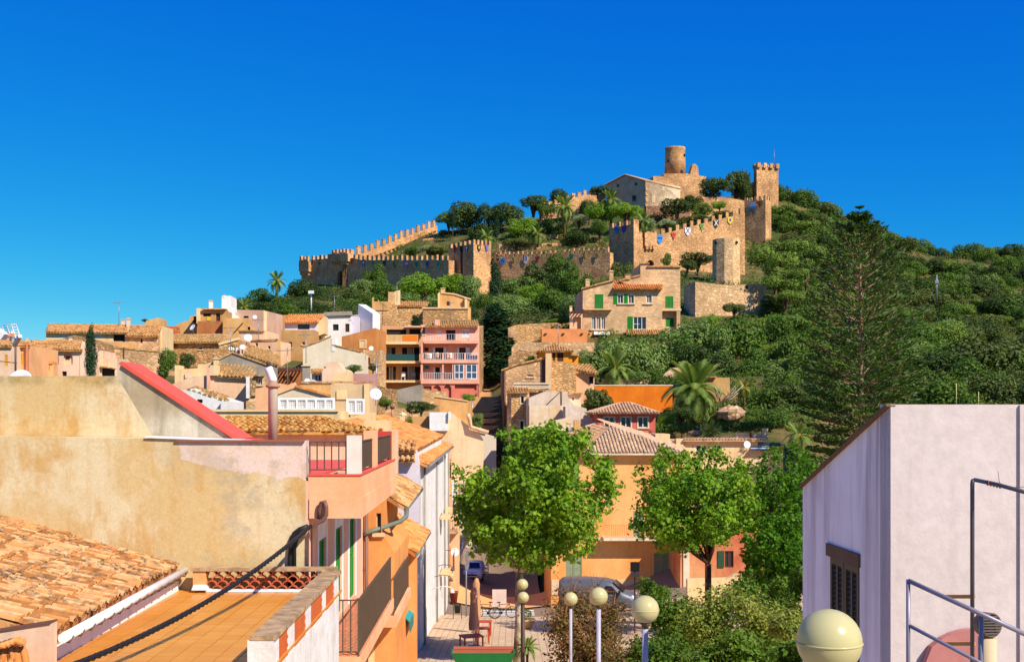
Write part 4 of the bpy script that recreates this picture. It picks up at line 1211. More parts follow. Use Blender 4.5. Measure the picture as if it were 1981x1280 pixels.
# long roofed house
r, f = B('long low pale house on the skyline with blind panels under one ochre tile roof', 120, 4, box4(89, 641, 246, 720), 9, M_cream, [(114, 645, 133, 653, 'w'), (180, 646, 197, 655, 'w'), (219, 647, 241, 660, 'o')])
roof_px(r, f, [(88, 642, -.4), (247, 644, -.4), (246, 626.5, 4.5), (95, 626.5, 4.5)], M_clay(), period=.3)
coping(r, f, [(97, 626), (246, 626)], M_claypale(), .3, .16, -4.6, 'ridge_tile')
chimney(r, f, 234, 617, 239.5, 632, 4, M_palepink()); chimney(r, f, 244.5, 614, 250.5, 640, 3, M_palepink())
r, f = B('ochre stone house with a sunny tile roof right of the long house', 116, 4, box4(242, 648, 309, 720), 8, M_stonep, [(272, 655, 276, 663, 'o')])
roof_px(r, f, [(243, 649, -.4), (307, 650, -.4), (311, 629, 4.2), (255, 629, 4.2)], M_clay(), period=.3)
block(r, f, [(307, 720), (314, 720), (314, 630), (307, 650)], 5, M_cream(), 'side_gable', -.3)
r, f = B('small ochre skyline house with a lean-to roof above the ridge tiles', 132, 4, [(282, 660), (307, 660), (307, 614), (282, 620)], 4, M_ochre)
mb = MB(); mb.bar(f.at(277, 621, 0), f.at(284, 618, 0), 2, .1); mb.build('canopy', M_iron(), r)
r, f = B('long stained stone terrace house with a single barred window below the ochre house', 108, 4, [(203, 740), (307, 740), (307, 681), (203, 671)], 7, M_stonep, [(206, 679, 213, 690, 'k')])
coping(r, f, [(203, 671), (307, 681)], M_clayold(), .5, .12)
MB().tube([f.at(240, 740, -.1), f.at(240, 671, -.1)], .05, 6).build('drainpipe', M_iron(), r)
r, f = B('ochre middle wall with a dark coping between two stone houses', 112, 4, [(203, 690), (243, 690), (243, 661), (203, 661)], 4, M_ochre)
r, f = B('low stone gable behind the cypress with a white chimney', 104, 6, [(105, 720), (203, 720), (203, 664), (175, 654), (142, 648), (105, 661)], 6, M_stoneb)
chimney(r, f, 133, 652, 139, 661, -.2, M_white(), w=.4)
r, f = B('pale pink step of walls with an open loggia right of the cypress', 97, 5, [(186, 770), (226, 770), (226, 692), (222, 692), (222, 694), (200, 694), (200, 678), (192, 678), (186, 690)], 4, M_palepink, [(197, 712, 222, 728, 'o')])
coping(r, f, [(196, 709), (224, 714)], M_clayold(), .6, .1, .4, 'canopy_tiles')
# roofs and stone house in the middle
r, f = B('brown stone house under a long lichen tile roof with two small windows', 122, 2, box4(315, 661, 424, 730), 8, M_stoneb, [(329, 664, 335, 675, 'p'), (384, 670, 392, 676, 'p')])
roof_px(r, f, [(314, 662, -.45), (437, 662, -.45), (452, 644, 4.5), (316, 647, 4.5)], M_clayold(), period=.3)
r, f = B('dark red tile roof house tucked behind the lichen roof', 130, 3, box4(314, 645, 350, 690), 4, M_tan)
roof_px(r, f, [(314, 646, -.2), (350, 648, -.2), (345, 631, 3), (314, 631, 3)], clay('red_tiles', C(176, 92, 50), C(196, 112, 64), C(150, 80, 44), .4))
r, f = B('ochre skyline walls stepping up beside the white dish', 138, 4, [(341, 660), (380, 660), (380, 609), (368, 611), (366, 620), (358, 621), (341, 628)], 5, M_ochre, [(374, 612, 380, 625, 'o')])
r, f = B('tan house with two shaded windows and a lean-to roof high on the skyline', 136, 4, box4(381, 600, 438, 660), 6, M_tan, [(393, 606, 408, 612, 'o'), (418, 606, 426, 621, 'd')])
block(r, f, box4(380, 596, 387, 625), 3, M_cream(), 'corner_pier', .3)
coping(r, f, [(392, 599), (438, 599)], M_clay(), 1.6, .12, .5, 'eave_tiles')
mb = MB(); mb.prism([f.at(400, 620, -.02), f.at(407, 620, -.02), f.at(407, 612, -.02), f.at(400, 612, -.02)], f.n * .03); mb.build('yellow_stain', plain('yellow_paint', C(226, 180, 40), .9), r)
chimney(r, f, 404, 580, 411, 600, 2.5, M_white()); 
r, f = B('rust coloured terrace wall below the tan skyline house', 132, 4, box4(382, 621, 430, 668), 3, M_brownred)
r, f = B('ochre terrace wall crossed by an outside stair beside the rust wall', 131, 3, [(431, 668), (478, 668), (478, 616), (431, 615)], 3, M_ochre)
mb = MB(); mb.bar(f.at(448, 648, -.15), f.at(470, 624, -.15), .14, .08); mb.build('stair_rail', M_brown(), r)
r, f = B('white rendered tower chimney house with a sloping white parapet', 140, 4, [(428, 640), (460, 640), (458, 612), (450, 605), (447, 592), (447, 572), (429, 572)], 4, M_white)
chimney(r, f, 431, 569, 435, 575, -.05, M_white(), w=.4)
r, f = B('beige pink house with a small dark window and a white dish high on the hill', 142, -8, [(458, 660), (510, 660), (510, 600), (458, 599)], 7, lambda: plaster('rosy_beige_render', C(214, 170, 142), None, .2), [(471, 611, 481, 615, 'o')])
f2 = f.turned(510, 60); wall_mb(f2, [(510, 660), (516, 660), (516, 603), (510, 600)], .4).build('side_wall', M_cream(), r)
dish(493, 613, 138, 4, 'small white dish against the beige pink house', (.2, -.9, .3))
dish(372, 633, 130, 6.5, 'white dish tilted behind the lichen roof', (-.5, -.7, .5))
dish(480, 653, 118, 7.5, 'large white dish over the low pink houses', (.3, -.9, .3))
dish(469, 671, 112, 5.5, 'white dish beside the stone house with the fan window', (.1, -.9, .4))
dish(390, 717.5, 92, 5.5, 'round white dish on the low wall near the red coping', (.2, -.95, .3))
r, f = B('tan lean-to with a dark triangular shed roof under the beige pink house', 128, 4, [(476, 690), (500, 690), (500, 645), (478, 626), (476, 626)], 4, M_tan, [(479, 632, 484, 642, 'o')])
r, f = B('low pink house with small square windows and a tiled edge', 124, -6, box4(462, 640, 513, 700), 5, M_pink)
coping(r, f, [(461, 640), (512, 641)], M_clay(), .6, .12, .2, 'eave_tiles')
# orange wall and the shaded neighbour
r, f = B('tall plain orange house wall catching a diagonal shadow', 150, 0, [(508, 690), (552, 690), (556, 609), (514, 612), (508, 640)], 8, lambda: plaster('amber_render', C(222, 158, 94), C(204, 140, 78), .3), [(553.0, 611, 554.5, 613, 'o')])
r, f = B('tan house with two stone framed windows below a lavender upper storey', 138, 1, box4(544, 638, 608, 745), 8, M_tan, [(559, 661, 565, 672, 'p'), (584, 661, 590, 667, 'p')])
r, f = B('lavender white upper storey with one wide dark window under sunny tiles', 141, 1, box4(551, 623, 614, 650), 7, M_lavender, [(576, 627, 599, 637, 'k')], sink=0)
roof_px(r, f, [(550, 624, -.5), (615, 623, -.5), (628, 608.5, 3.6), (557, 608.5, 3.6)], M_clayora(), period=.3)
block(r, f, [(614, 650), (628, 645), (628, 611), (614, 624)], 3, M_cream(), 'side_wall', -.4)
r, f = B('white house with three dark openings and a grey flat roof edge', 146, 2, box4(628, 612, 680, 660), 7, M_white, [(644, 627, 655, 639, 'o'), (668, 626, 676, 642, 'd')])
coping(r, f, [(627, 611), (681, 609)], M_grey(), .5, .5, .3, 'roof_edge')
block(r, f, box4(680, 611, 692.5, 660), 5, M_lavender(), 'side_wall', -.3)
mb = MB(); mb.tube([f.at(680, 609.5, -.5), f.at(694, 609.5, -.5)], .03, 5); mb.build('pipe_rail', M_wframe(), r)
r, f = B('steep white gable with bluish shade beside the stone tower house', 150, -46, [(693, 660), (721, 660), (721, 606), (693, 588)], 1.2, M_white)
r, f = B('warm beige house with a plain double gable in the village centre', 118, 2, [(586, 745), (699, 745), (699, 681), (676, 677), (659, 671), (643, 667), (640, 651), (620, 660), (590, 669), (586, 673)], 9, lambda: plaster('oatmeal_render', C(232, 214, 184), C(222, 202, 168), .2))
coping(r, f, [(586, 672), (620, 659.5), (640, 650.5)], M_clay(), .4, .1, .1, 'verge_tiles'); coping(r, f, [(643, 667), (659, 671), (699, 680.5)], M_clay(), .4, .1, .1, 'verge_tiles')
block(r, f, box4(641, 653, 648, 679), 2, M_white(), 'light_slot', .05)
r, f = B('burnt orange house with one pale framed window', 130, -4, [(661, 720), (726, 720), (726, 634), (661, 651)], 7, lambda: plaster('burnt_orange_render', C(206, 136, 76), C(190, 120, 62), .3), [(697, 659, 706.5, 671, 'k')])
block(r, f, box4(695, 657, 709, 673.5), .06, M_cream(), 'window_surround', .045, [rect(697, 659, 706.5, 671)])
r, f = B('tan stone buttress house with a small brown window beside the balcony block', 126, -4, box4(703, 676, 733, 740), 4, M_stonep, [(707, 691, 716, 704, 'b')])
dish(718, 673.5, 122, 4.5, 'white dish on the tan house left of the balconies', (.1, -.95, .2))
r, f = B('long pale box house with two little windows and a tiled rim', 120, -5, box4(485, 659, 537, 720), 5, M_pink, [(494, 663, 499, 670, 'p'), (518, 669, 523, 675, 'p')])
coping(r, f, [(484, 659), (538, 657)], M_clay(), .5, .1, .15, 'eave_tiles')
f2 = f.turned(537, 50); wall_mb(f2, [(537, 720), (543, 720), (543, 658), (537, 658)], .4).build('side_wall', M_tan(), r)
r, f = B('stone house with a white fan window in a round arch', 114, 3, [(424, 735), (462, 735), (462, 657), (424, 668)], 6, M_stone, [(472 - 30, 668.5, 443, 669, 'o')] if False else [], [(440, 668, 456, 677)])
mb = MB()
for q in (444, 448, 452): mb.bar(f.at(q, 677, .1), f.at(q, 670, .1), .12, .08)
mb.bar(f.at(441, 674, .1), f.at(455, 674, .1), .08, .12); mb.build('window_bars', M_wframe(), r)
coping(r, f, [(423, 667.5), (462, 656.5)], M_cream(), .5, .25, .1)
block(r, f, box4(456, 672, 460, 700), .4, M_white(), 'white_post', .6)
r, f = B('pale tall chimney walls beside the arched stone house', 113, 3, box4(464, 668, 474, 730), 2.5, M_pink, [(467, 673, 470, 684, 'o')])
# roofs running down to the right of the fan window house
r = empty('lichen_roof_house', f.at(510, 720, 3), 'house with a wide brown lichen roof sloping below the pale box house', 'house')
f = Face(470, 112, 3)
wall_mb(f, [(470, 740), (540, 740), (540, 705), (470, 684)], 4).build('wall', M_stoneb(), r)
roof_w(r, f.at(474, 686, -.3), f.at(538, 707, -.3), f.at(540, 684, 4), f.at(478, 665, 4), M_clayold(), .3)
r, f = B('grey cement gable with a long sloping coping in the middle of the village', 100, 3, [(422, 790), (517, 790), (517, 707), (450, 683), (422, 697)], 6, M_grey)
coping(r, f, [(422, 696.5), (450, 682.5), (517, 706.5)], M_clay(), .5, .12, .12, 'verge_tiles')
block(r, f, [(389, 790), (422, 790), (422, 697), (389, 706)], 5, M_cream(), 'side_wall', .5)
chimney(r, f, 413, 690, 421.5, 728, -1.2, M_cream())
r, f = B('pale courtyard wall with a gate post and hanging laundry board left of the dish', 90, 3, [(338, 760), (392, 760), (392, 704), (384, 704), (382, 712), (345, 714), (345, 706), (338, 706)], 2, M_cream)
mb = MB(); mb.prism([f.at(358, 731, -.1), f.at(371, 731, -.1), f.at(371, 719, -.1), f.at(358, 722, -.1)], f.n * .05); mb.build('board', M_palepink(), r)
r, f = B('stained pink house wall below a sloping lichen roof with a pink pilaster', 84, 3, [(330, 800), (480, 800), (480, 727), (402, 726), (372, 728), (330, 744)], 7, M_pink)
roof_w(r, f.at(420, 727, -.3), f.at(498, 731, -.3), f.at(492, 722, 2.4), f.at(422, 704, 2.4), M_clayold(), .3)
block(r, f, box4(400, 710, 406, 760), .5, M_salmon(), 'pilaster', .3); block(r, f, box4(406, 706, 421, 726), .8, M_cream(), 'white_post', .3)
r, f = B('narrow rubble end wall with a small white window house below the grey gable', 82, 3, [(476, 800), (512, 800), (512, 727), (476, 727)], 4, M_stonep, [(499, 731, 507, 744, 'x')])
block(r, f, box4(484, 728, 495, 766), .4, M_stoneb(), 'rubble_strip', .15); block(r, f, box4(476, 729, 483, 770), .4, M_white(), 'quoin', .15)
coping(r, f, [(494, 727), (512, 727.5)], M_clayold(), .8, .1, .4, 'eave_tiles')
r, f = B('low white gable with two dark windows behind the red coping', 66, 3, [(352, 810), (441, 810), (441, 776), (400, 764), (375, 751), (352, 755)], 5, M_white, [(381, 772, 392, 779, 'o')])
roof_w(r, f.at(360, 754, 0), f.at(441, 778, 0), f.at(441, 770, 2), f.at(378, 748, 2), M_clayold(), .3)
block(r, f, box4(427, 776, 440, 792), .5, M_white(), 'vent_box', .4)
r, f = B('peach wall with a sloping tile verge left of the white panels', 74, 2, [(494, 810), (540, 810), (540, 741), (494, 752)], 5, M_peach)
# pergola and little houses
r = empty('timber_pergola', W(560, 760, 108), 'brown timber pergola throwing striped shade beside the tan house', 'pergola')
f = Face(530, 108, 2)
mb = MB()
for k in range(8): mb.bar(f.at(532 + k * 7, 718, -1.2), f.at(542 + k * 6, 711, 2), .12, .12)
mb.bar(f.at(530, 714.5, 0), f.at(588, 714.5, 0), .15, .2); mb.build('rafter', M_brown(), r)
wall_mb(f, [(530, 780), (586, 780), (586, 717), (530, 717)], .3, [rect(547, 727, 566, 737)]).build('back_wall', M_brownred(), r)
mb = MB()
for x in (531, 558, 585): mb.bar(f.at(x, 740, -1.1), f.at(x, 716, -1.1), .14, .14)
mb.build('post', M_brown(), r)
r, f = B('little white house with a blue white window and a dark doorway under tiles', 96, 2, box4(603, 720, 641, 760), 4, M_white, [(608, 724, 622, 737, 'x'), (624, 722, 638, 737, 'd')])
roof_px(r, f, [(601, 720, -.4), (645, 720, -.4), (644, 714, 2), (603, 714, 2)], M_clay(), period=.25)
r, f = B('pink shed with a rounded gable right of the little white house', 94, 2, [(623, 745), (670, 745), (670, 722), (653, 700), (640, 699), (628, 706), (623, 720)], 3, M_palepink, [(627, 709, 630, 712, 'o')])
r, f = B('cream walls with a stepped gatepost below the beige gable', 92, 2, [(641, 760), (676, 760), (676, 718), (671, 714), (666, 720), (641, 726)], 3, M_cream)
chimney(r, f, 585, 703, 598, 745, -1.0, M_grey(), w=.7)
dish(594.5, 737, 88, 5.5, 'white dish on the cement block beside the pergola', (.3, -.9, .3))
r, f = B('low pink garden wall below the orange house window', 96, 2, [(676, 760), (726, 760), (726, 723), (676, 722)], 2, lambda: plaster('mauve_pink_render', C(198, 148, 138)), name='garden_wall', cat='wall')
# cream complex with white lattice panels
r, f = B('long cream parapet house wall running behind the amber tiles', 57, 1, box4(405, 795, 655, 840), 6, M_cream, sink=0)
coping(r, f, [(405, 795.5), (655, 795.5)], M_cream(), .4, .12, .1)
r, f = B('beige gabled house front behind the white lattice panels', 66, 2, [(530, 800), (648, 800), (648, 769), (605, 757), (572, 748), (545, 758), (530, 764)], 6, M_offwhite)
coping(r, f, [(530, 764), (572, 748)], M_peach(), .5, .3, .1, 'verge'); coping(r, f, [(572, 748), (648, 769)], M_clayora(), .5, .12, .15, 'verge_tiles')
r, f = B('taupe rooftop wall with a tiled rim above the lattice panels', 70, 2, box4(580, 741, 640, 775), 3, M_tan, sink=0)
coping(r, f, [(583, 740), (722, 740)], M_clay(), .4, .1, .1, 'rim_tiles')
r, f = B('beige roof tower block with a white lattice gate and a wall lamp', 62, 2, box4(640, 743, 714, 830), 5, lambda: plaster('beige_block_render', C(216, 184, 138), None, .15), sink=0)
block(r, f, box4(651, 755, 672, 772), .1, M_cream(), 'wall_panel', .08)
block(r, f, box4(704, 742, 714, 800), .3, M_cream(), 'corner_pier', .1)
def lattice(label, f, x0, y0, x1, y1, cells, group='white lattice panels on the roof terrace'):
    rt = empty('lattice_panel', f.at((x0 + x1) / 2, y1), label, 'lattice panel', group)
    mb, a, b, bx = ring_mb(f, x0, y0, x1, y1, .12, .03, .05)
    for k in range(1, cells):
        u = a.x + (b.x - a.x) * k / cells
        if k % 4 == 0: bx(u - .05, a.y + .12, u + .05, b.y - .12)
    mb.build('frame', M_wframe(), rt)
    g = MB()
    for k in range(1, cells):
        u = a.x + (b.x - a.x) * k / cells; g.prism([f.wp(u - .012, a.y, 0), f.wp(u + .012, a.y, 0), f.wp(u + .012, b.y, 0), f.wp(u - .012, b.y, 0)], -f.n * .02)
    for k in range(1, 8):
        z = a.y + (b.y - a.y) * k / 8; g.prism([f.wp(a.x, z - .012, .005), f.wp(b.x, z - .012, .005), f.wp(b.x, z + .012, .005), f.wp(a.x, z + .012, .005)], -f.n * .02)
    g.build('wires', M_wframe(), rt)
    s = MB(); s.prism([f.wp(a.x + .05, a.y + .05, .04), f.wp(b.x - .05, a.y + .05, .04), f.wp(b.x - .05, b.y - .05, .04), f.wp(a.x + .05, b.y - .05, .04)], -f.n * .02)
    s.build('screen', plain('white_screen', C(240, 238, 234), .7), rt)
fl = Face(538, 58, 2)
lattice('wide white lattice panel along the roof terrace parapet', fl, 538, 769, 648, 794, 24)
fl = Face(670, 61.2, 2)
lattice('white lattice gate on the beige roof block', fl, 670, 771, 706, 801, 8)
r, f = B('white roof parapet wedge in front of the beige block', 58, 2, [(655, 830), (720, 830), (720, 797), (700, 801), (655, 812)], 2, M_cream, sink=0)
dish(727, 762, 60, 11.5, 'big white dish right of the beige roof block', (.25, -.95, .2))
mb = MB(); mb.tube([W(759, 815, 70), W(759, 790, 70)], .07, 8); 
r = empty('roof_flue', W(760, 818, 70), 'thin clay flue with a dark cap beside the small white pier', 'flue')
mb.build('pipe', plain('clay_flue', C(210, 130, 90), .8), r); MB().lathe(W(759, 789, 70), [(.07, -.05), (.16, 0), (.16, .1), (.08, .14)], 12).build('cap', M_iron(), r)
r, f = B('small cream gate pier with a pyramid cap among the garden shrubs', 72, 2, box4(774, 804, 783, 830), .4, M_cream, name='gate_pier', cat='pier')
mb = MB(); c = f.at(778.5, 803, .2); mb.lathe(c, [(.28, 0), (.28, .04), (.02, .22)], 4, None, False); mb.build('cap', M_cream(), r)
def aerial(px, py, D, h, label):
    c = W(px, py, D); r = empty('television_aerial', c, label, 'antenna', 'television aerials on the roofs')
    MB().tube([c, c + Z * h], .03, 5).build('mast', M_steel(), r)
    m = MB(); q = c + Z * (h - .15); m.tube([q + Vector((-.7, .2, 0)), q + Vector((.7, -.2, 0))], .018, 4)
    for k in range(7): p = q + Vector((-.7 + k * .23, .2 - k * .066, 0)); m.tube([p + Vector((-.05, -.2, 0)), p + Vector((.05, .2, 0))], .012, 3)
    m.build('boom', M_steel(), r)
for q in ((556, 746, 66, 2.2, 'aerial above the beige gable left of the lattice panel'), (592, 703, 98, 2.6, 'aerial on the cement block by the pergola'), (446, 684, 100, 2.4, 'aerial on the grey cement gable'), (647, 610, 146, 2.6, 'aerial on the white flat roofed house'),
          (230, 629, 124, 2.6, 'aerial by the white chimneys of the long house'), (500, 660, 120, 2.4, 'aerial on the long pale box house'), (768, 584, 150, 2.6, 'aerial on the stone roof terrace'), (872, 622, 138, 2.4, 'aerial on the salmon balcony house roof'), (1080, 666, 127, 2.2, 'aerial on the yellow tower roof')):
    aerial(*q)
# roof antenna at the left edge and the half dish before it
r = empty('television_antenna', W(30, 727, 34), 'white grid television antenna on a dark mast at the far left', 'antenna')
MB().tube([W(30, 745, 34), W(30, 650, 34)], .03, 8).build('mast', M_iron(), r)
mb = MB()
g0, g1, g2, g3 = W(4, 630, 34.3), W(31, 627, 34), W(40, 655, 33.6), W(13, 652, 34)
for k in range(6): mb.tube([g0.lerp(g3, k / 5), g1.lerp(g2, k / 5)], .012, 4)
for k in range(4): mb.tube([g0.lerp(g1, k / 3), g3.lerp(g2, k / 3)], .018, 4)
mb.build('grid', M_wframe(), r)
mb = MB(); mb.bar(W(-6, 640, 33.5), W(10, 652, 33.5), .35, .2); mb.bar(W(28, 668, 33.8), W(39, 650, 33.4), .1, .1); mb.bar(W(20, 660, 33.8), W(24, 640, 33.8), .05, .05); mb.build('director', M_wframe(), r)
MB().box(W(19, 648, 33.7), (.25, .1, .1)).build('dipole', plain('orange_plastic', C(226, 140, 80), .5), r)
MB().tube([W(-5, 698, 34.1), W(33, 702, 34.1)], .012, 5).build('stay', M_iron(), r)
dish(39, 737, 26.5, 23.5, 'large white dish rising behind the ochre wall at far left', (.05, -.95, .3))

# ---------------------------------------------------------------- balcony block of two houses
D0 = 136
f = Face(814, D0, 4)
r = empty('balcony_house', f.at(870, 775, 4), 'salmon pink house of three balcony floors with arches at the bottom', 'house')
sal, sald = M_salmon(), plaster('deep_salmon_render', C(226, 128, 104), None, .1)
G = Face(CX, 50); G.o = f.o - f.n * 1.6; G.n = f.n; G.u = f.u; G.yaw = 4     # recessed back wall
bw = [(817, 632, 823, 647), (845, 640, 853, 649), (863, 638, 881, 659), (894, 637, 908, 652), (821, 672, 829, 679), (842, 672, 858, 696), (888, 672, 901, 696), (820, 705, 831, 714), (842, 710, 851, 734), (838, 744, 874, 773), (881, 745, 921, 779)]  # last two enlarged as dark panels, for shade behind the arches
wall_mb(G, box4(814, 628, 927, 790), 6, [rect(*w) for w in bw]).build('wall', sal, r)
for w, k in zip(bw, 'pwowdodpoooo'): window(r, G, *w, k)
for x0, x1, y0, y1 in ((837, 841.5, 672, 696), (858, 863, 672, 696), (884.5, 888, 672, 696), (901, 909, 672, 696), (838, 842, 710, 734), (851, 856, 710, 734)):
    block(r, G, box4(x0, y0, x1, y1), .04, M_wframe(), 'shutter', .06)
for i, (y0, y1) in enumerate(((658, 664), (696, 702), (734, 742))):
    block(r, f, box4(814 if i else 820, y0, 926, y1), 1.58, sal, 'balcony_slab', 0.15)
for x0, x1, y0, y1 in ((814, 818, 664, 775), (924, 927.5, 630, 775), (855.5, 858.5, 702, 742), (875, 877, 702, 742), (898, 901, 702, 742)):
    block(r, f, box4(x0, y0, x1, y1), .35, sal, 'pillar', 0.0)
for x0, x1, y0, y1 in ((855, 858, 683, 696), (875, 877.5, 683, 696), (898, 901, 683, 696)):
    block(r, f, box4(x0, y0, x1, y1), .2, sal, 'balcony_pier', .12)
railing(r, f.at(818, 658.5, -.05), f.at(924, 658.5, -.05), .78, M_wframe(), .3, .014, .02)
railing(r, f.at(816, 696.5, -.05), f.at(924, 696.5, -.05), .85, M_wframe(), .2, .02, .03)
railing(r, f.at(817, 734.5, -.05), f.at(875, 734.5, -.05), .85, M_wframe(), .2, .02, .03)
for x0, x1 in ((879, 897.5), (901.5, 923)):
    wo, a_, b_, bx_ = ring_mb(f, x0, 704, x1, 733, .1, .1, 0)
    bx_((a_.x + b_.x) / 2 - .05, a_.y + .1, (a_.x + b_.x) / 2 + .05, b_.y - .1); bx_(a_.x + .1, a_.y + .75, b_.x - .1, a_.y + .85)
    w = wo.build('window', M_wframe(), r)
    MB().prism([f.at(x0 + .5, 732.5, .08), f.at(x1 - .5, 732.5, .08), f.at(x1 - .5, 704.5, .08), f.at(x0 + .5, 704.5, .08)], -f.n * .03).build('pane', plain('sky_glass', C(70, 84, 110), .1), w)
wall_mb(f, box4(816, 742, 927, 780), .3, [archpts(838, 745, 853, 770), archpts(859, 744, 873, 772), rect(880, 745, 922, 779), rect(819, 746, 835, 770)]).build('arcade', sald, r)
mb = MB(); mb.bar(f.at(908, 776, -.3), f.at(921, 755, -.3), .25, .35); mb.build('stair_parapet', sald, r)
roof_px(r, f, [(822, 631, -.5 + 1.3), (927, 631, 1.0), (924, 619, 4.5), (838, 619, 4.5)], M_clayold(), period=.3)
chimney(r, f, 841, 616, 851, 633, 1.2, sal, cap=False)
for k, (x, y) in enumerate(((826, 694), (832, 695), (866, 693), (872, 694), (846, 693))):
    mb = MB(); p = f.at(x, y, .6); mb.lathe(p, [(.12, 0), (.2, .35)], 8); mb.sphere(p + Z * .5, .25, 8, 6); single('flower_pot', mb, [M_clay(), M_wframe()][k % 2], ['clay pot at the left end of the pink middle balcony', 'white pot beside the open doors of the pink balcony', 'clay pot right of the balcony pier', 'white pot before the second balcony pier', 'clay pot under the balcony shutters'][k], 'plant pot')
r = empty('balcony_chairs', f.at(912, 695, .8), 'blue cloth covered seats on the right end of the pink middle balcony', 'seat')
mb = MB()
for x in (903, 909, 916, 921): mb.box(f.at(x, 693, .5), (.55, .5, .7), 4)
mb.build('seat_cover', plain('navy_cloth', C(44, 52, 120), .9), r)
f = Face(733, D0 + .5, 4)
r = empty('balcony_house', f.at(775, 755, 4), 'tan house of open balconies with dark green screening left of the pink house', 'house')
G = Face(CX, 50); G.o = f.o - f.n * 1.5; G.n = f.n; G.u = f.u; G.yaw = 4
bw = [(748, 637, 786, 647), (792, 636, 817, 646), (739, 672, 765, 697), (778, 672, 811, 697), (747, 709, 766, 735), (778, 709, 813, 735)]
tanm = plaster('honey_render', C(226, 164, 112), None, .2)
wall_mb(G, [(732, 775), (819, 775), (819, 632), (740, 630), (740, 650), (732, 650)], 6, [rect(*w) for w in bw]).build('wall', tanm, r)
for w, k in zip(bw, 'oookoo'): window(r, G, *w, 'o')
for w in bw[2:]:
    for t_ in (.33, .66):
        x = w[0] + (w[2] - w[0]) * t_; block(r, G, box4(x - .7, w[1], x + .7, w[3]), .06, M_frame(), 'mullion', -.05)
    block(r, G, box4(w[0] + (w[2] - w[0]) * .36, w[1] + 1, w[0] + (w[2] - w[0]) * .6, w[3]), .04, plain('net_curtain', C(150, 140, 128), .9), 'curtain', -.12)
for i, (x0, x1, y) in enumerate(((735, 811, 661), (734, 811, 698), (732.5, 813, 735))):
    block(r, f, box4(x0, y, x1, y + 4.5), 1.48, M_cream(), 'balcony_slab', .1)
block(r, f, [(811, 700), (819, 700), (819, 648), (811, 657)], 1.4, tanm, 'side_fin', 0); block(r, f, box4(813, 700, 819, 750), 1.4, tanm, 'side_fin', -.02)
block(r, f, box4(738, 647, 809, 661), .08, plaster('weathered_panel', C(214, 176, 118), None, .4), 'balcony_parapet', .02)
block(r, f, box4(779, 648, 808, 659), .03, plain('orange_cloth', C(236, 120, 16), .9), 'orange_cloth', .06)
gs = NT('green_screen', .8); sx_ = gs.n('ShaderNodeTexWave'); sx_.inputs['Scale'].default_value = 2.0; gs.l(gs.pos(), sx_.inputs[0])
gs.col(gs.mix(sx_.outputs['Fac'], C(30, 66, 66), C(48, 84, 78)))
block(r, f, box4(735.5, 685, 810, 697.5), .06, gs.m, 'green_screen', .02)
railing(r, f.at(733, 735, -.02), f.at(812, 735, -.02), .95, M_iron(), .18, .01, .02)
mb = MB(); mb.prism([f.at(780, 633, 0), f.at(819, 633, 0), f.at(819, 631, 1.5), f.at(784, 631, 1.5)], Z * .06); mb.build('awning_roof', M_claypale(), r)
for k, x in enumerate((780, 800)):
    c = f.at(x, 735, .7); rr = empty('garden_chair', c, ['white plastic chair on the lowest tan balcony', 'grey round backed chair on the lowest tan balcony'][k], 'chair')
    m = [M_wframe(), M_steel()][k]
    MB().box(c + Z * .42, (.5, .5, .05)).build('seat', m, rr); MB().box(c + Z * .72 + Vector((0, .24, 0)), (.46, .04, .5)).build('backrest', m, rr)
    for dx in (-.2, .2):
        for dy in (-.2, .2): MB().box(c + Vector((dx, dy, .2)), (.05, .05, .4)).build('leg', m, rr)
# two aerials in front
r = empty('television_antenna', W(728, 770, 100), 'thin television aerial with two cross arms before the tan balconies', 'antenna')
MB().tube([W(728, 775, 100), W(728, 695, 100)], .05, 6).build('mast', M_steel(), r)
for y, x0, x1 in ((723.5, 714, 739), (707.5, 720, 737)):
    mb = MB(); mb.tube([W(x0, y, 100), W(x1, y, 100)], .04, 5)
    for k in range(6): x = x0 + (x1 - x0) * k / 5; mb.tube([W(x, y - 1.5, 99.8), W(x, y + 1.5, 100.2)], .025, 4)
    mb.build('cross_arm', M_steel(), r)
# stone tower house behind
r, f = B('broad stone house wall with a roof terrace behind the balcony houses', 152, 4, [(720, 680), (818, 680), (818, 598), (794, 591), (765, 590), (752, 583), (720, 583)], 8, M_stone)
block(r, f, [(720, 600), (752, 600), (752, 583), (733, 583), (733, 580), (731, 580), (731, 583), (723, 583), (723, 575), (720, 575)], .5, M_ochre(), 'parapet', .1)
chimney(r, f, 751, 561, 764, 590, .5, M_stonep(), cap=False); block(r, f, [(764, 592), (774, 592), (774, 561), (764, 563)], 1.5, M_cream(), 'chimney_side', -.5)
roof_px(r, f, [(770, 592, -.2), (826, 592, -.2), (830, 583, 4), (776, 583, 4)], M_clay(), period=.3)
r, f = B('narrower rubble house wall with a clean cornice right of the stone terrace', 150, 4, box4(818, 597, 905, 660), 7, M_stone)
f2 = f.turned(905, 52); wall_mb(f2, [(905, 660), (911, 660), (911, 594), (905, 597)], .5).build('side_wall', M_ochre(), r)
coping(r, f, [(817, 597), (906, 597)], M_cop(), .4, .2, .15)
r, f = B('small ochre house with a sloped roof line and one grey window above the rubble wall', 156, 4, [(847, 610), (908, 610), (908, 580), (880, 570), (856, 567), (847, 572)], 6, M_ochre, [(864, 583, 870, 591, 'k')])
coping(r, f, [(853, 567), (880, 570), (911, 580)], M_cop(), .5, .18, .15, 'verge_tiles')
block(r, f, [(847, 612), (851, 612), (851, 565), (847, 567)], 2, M_cream(), 'side_wall', .2); chimney(r, f, 852.5, 556, 861, 570, .8, M_ochre())
chimney(r, f, 899, 575, 904, 597, -.6, M_cream(), cap=True)
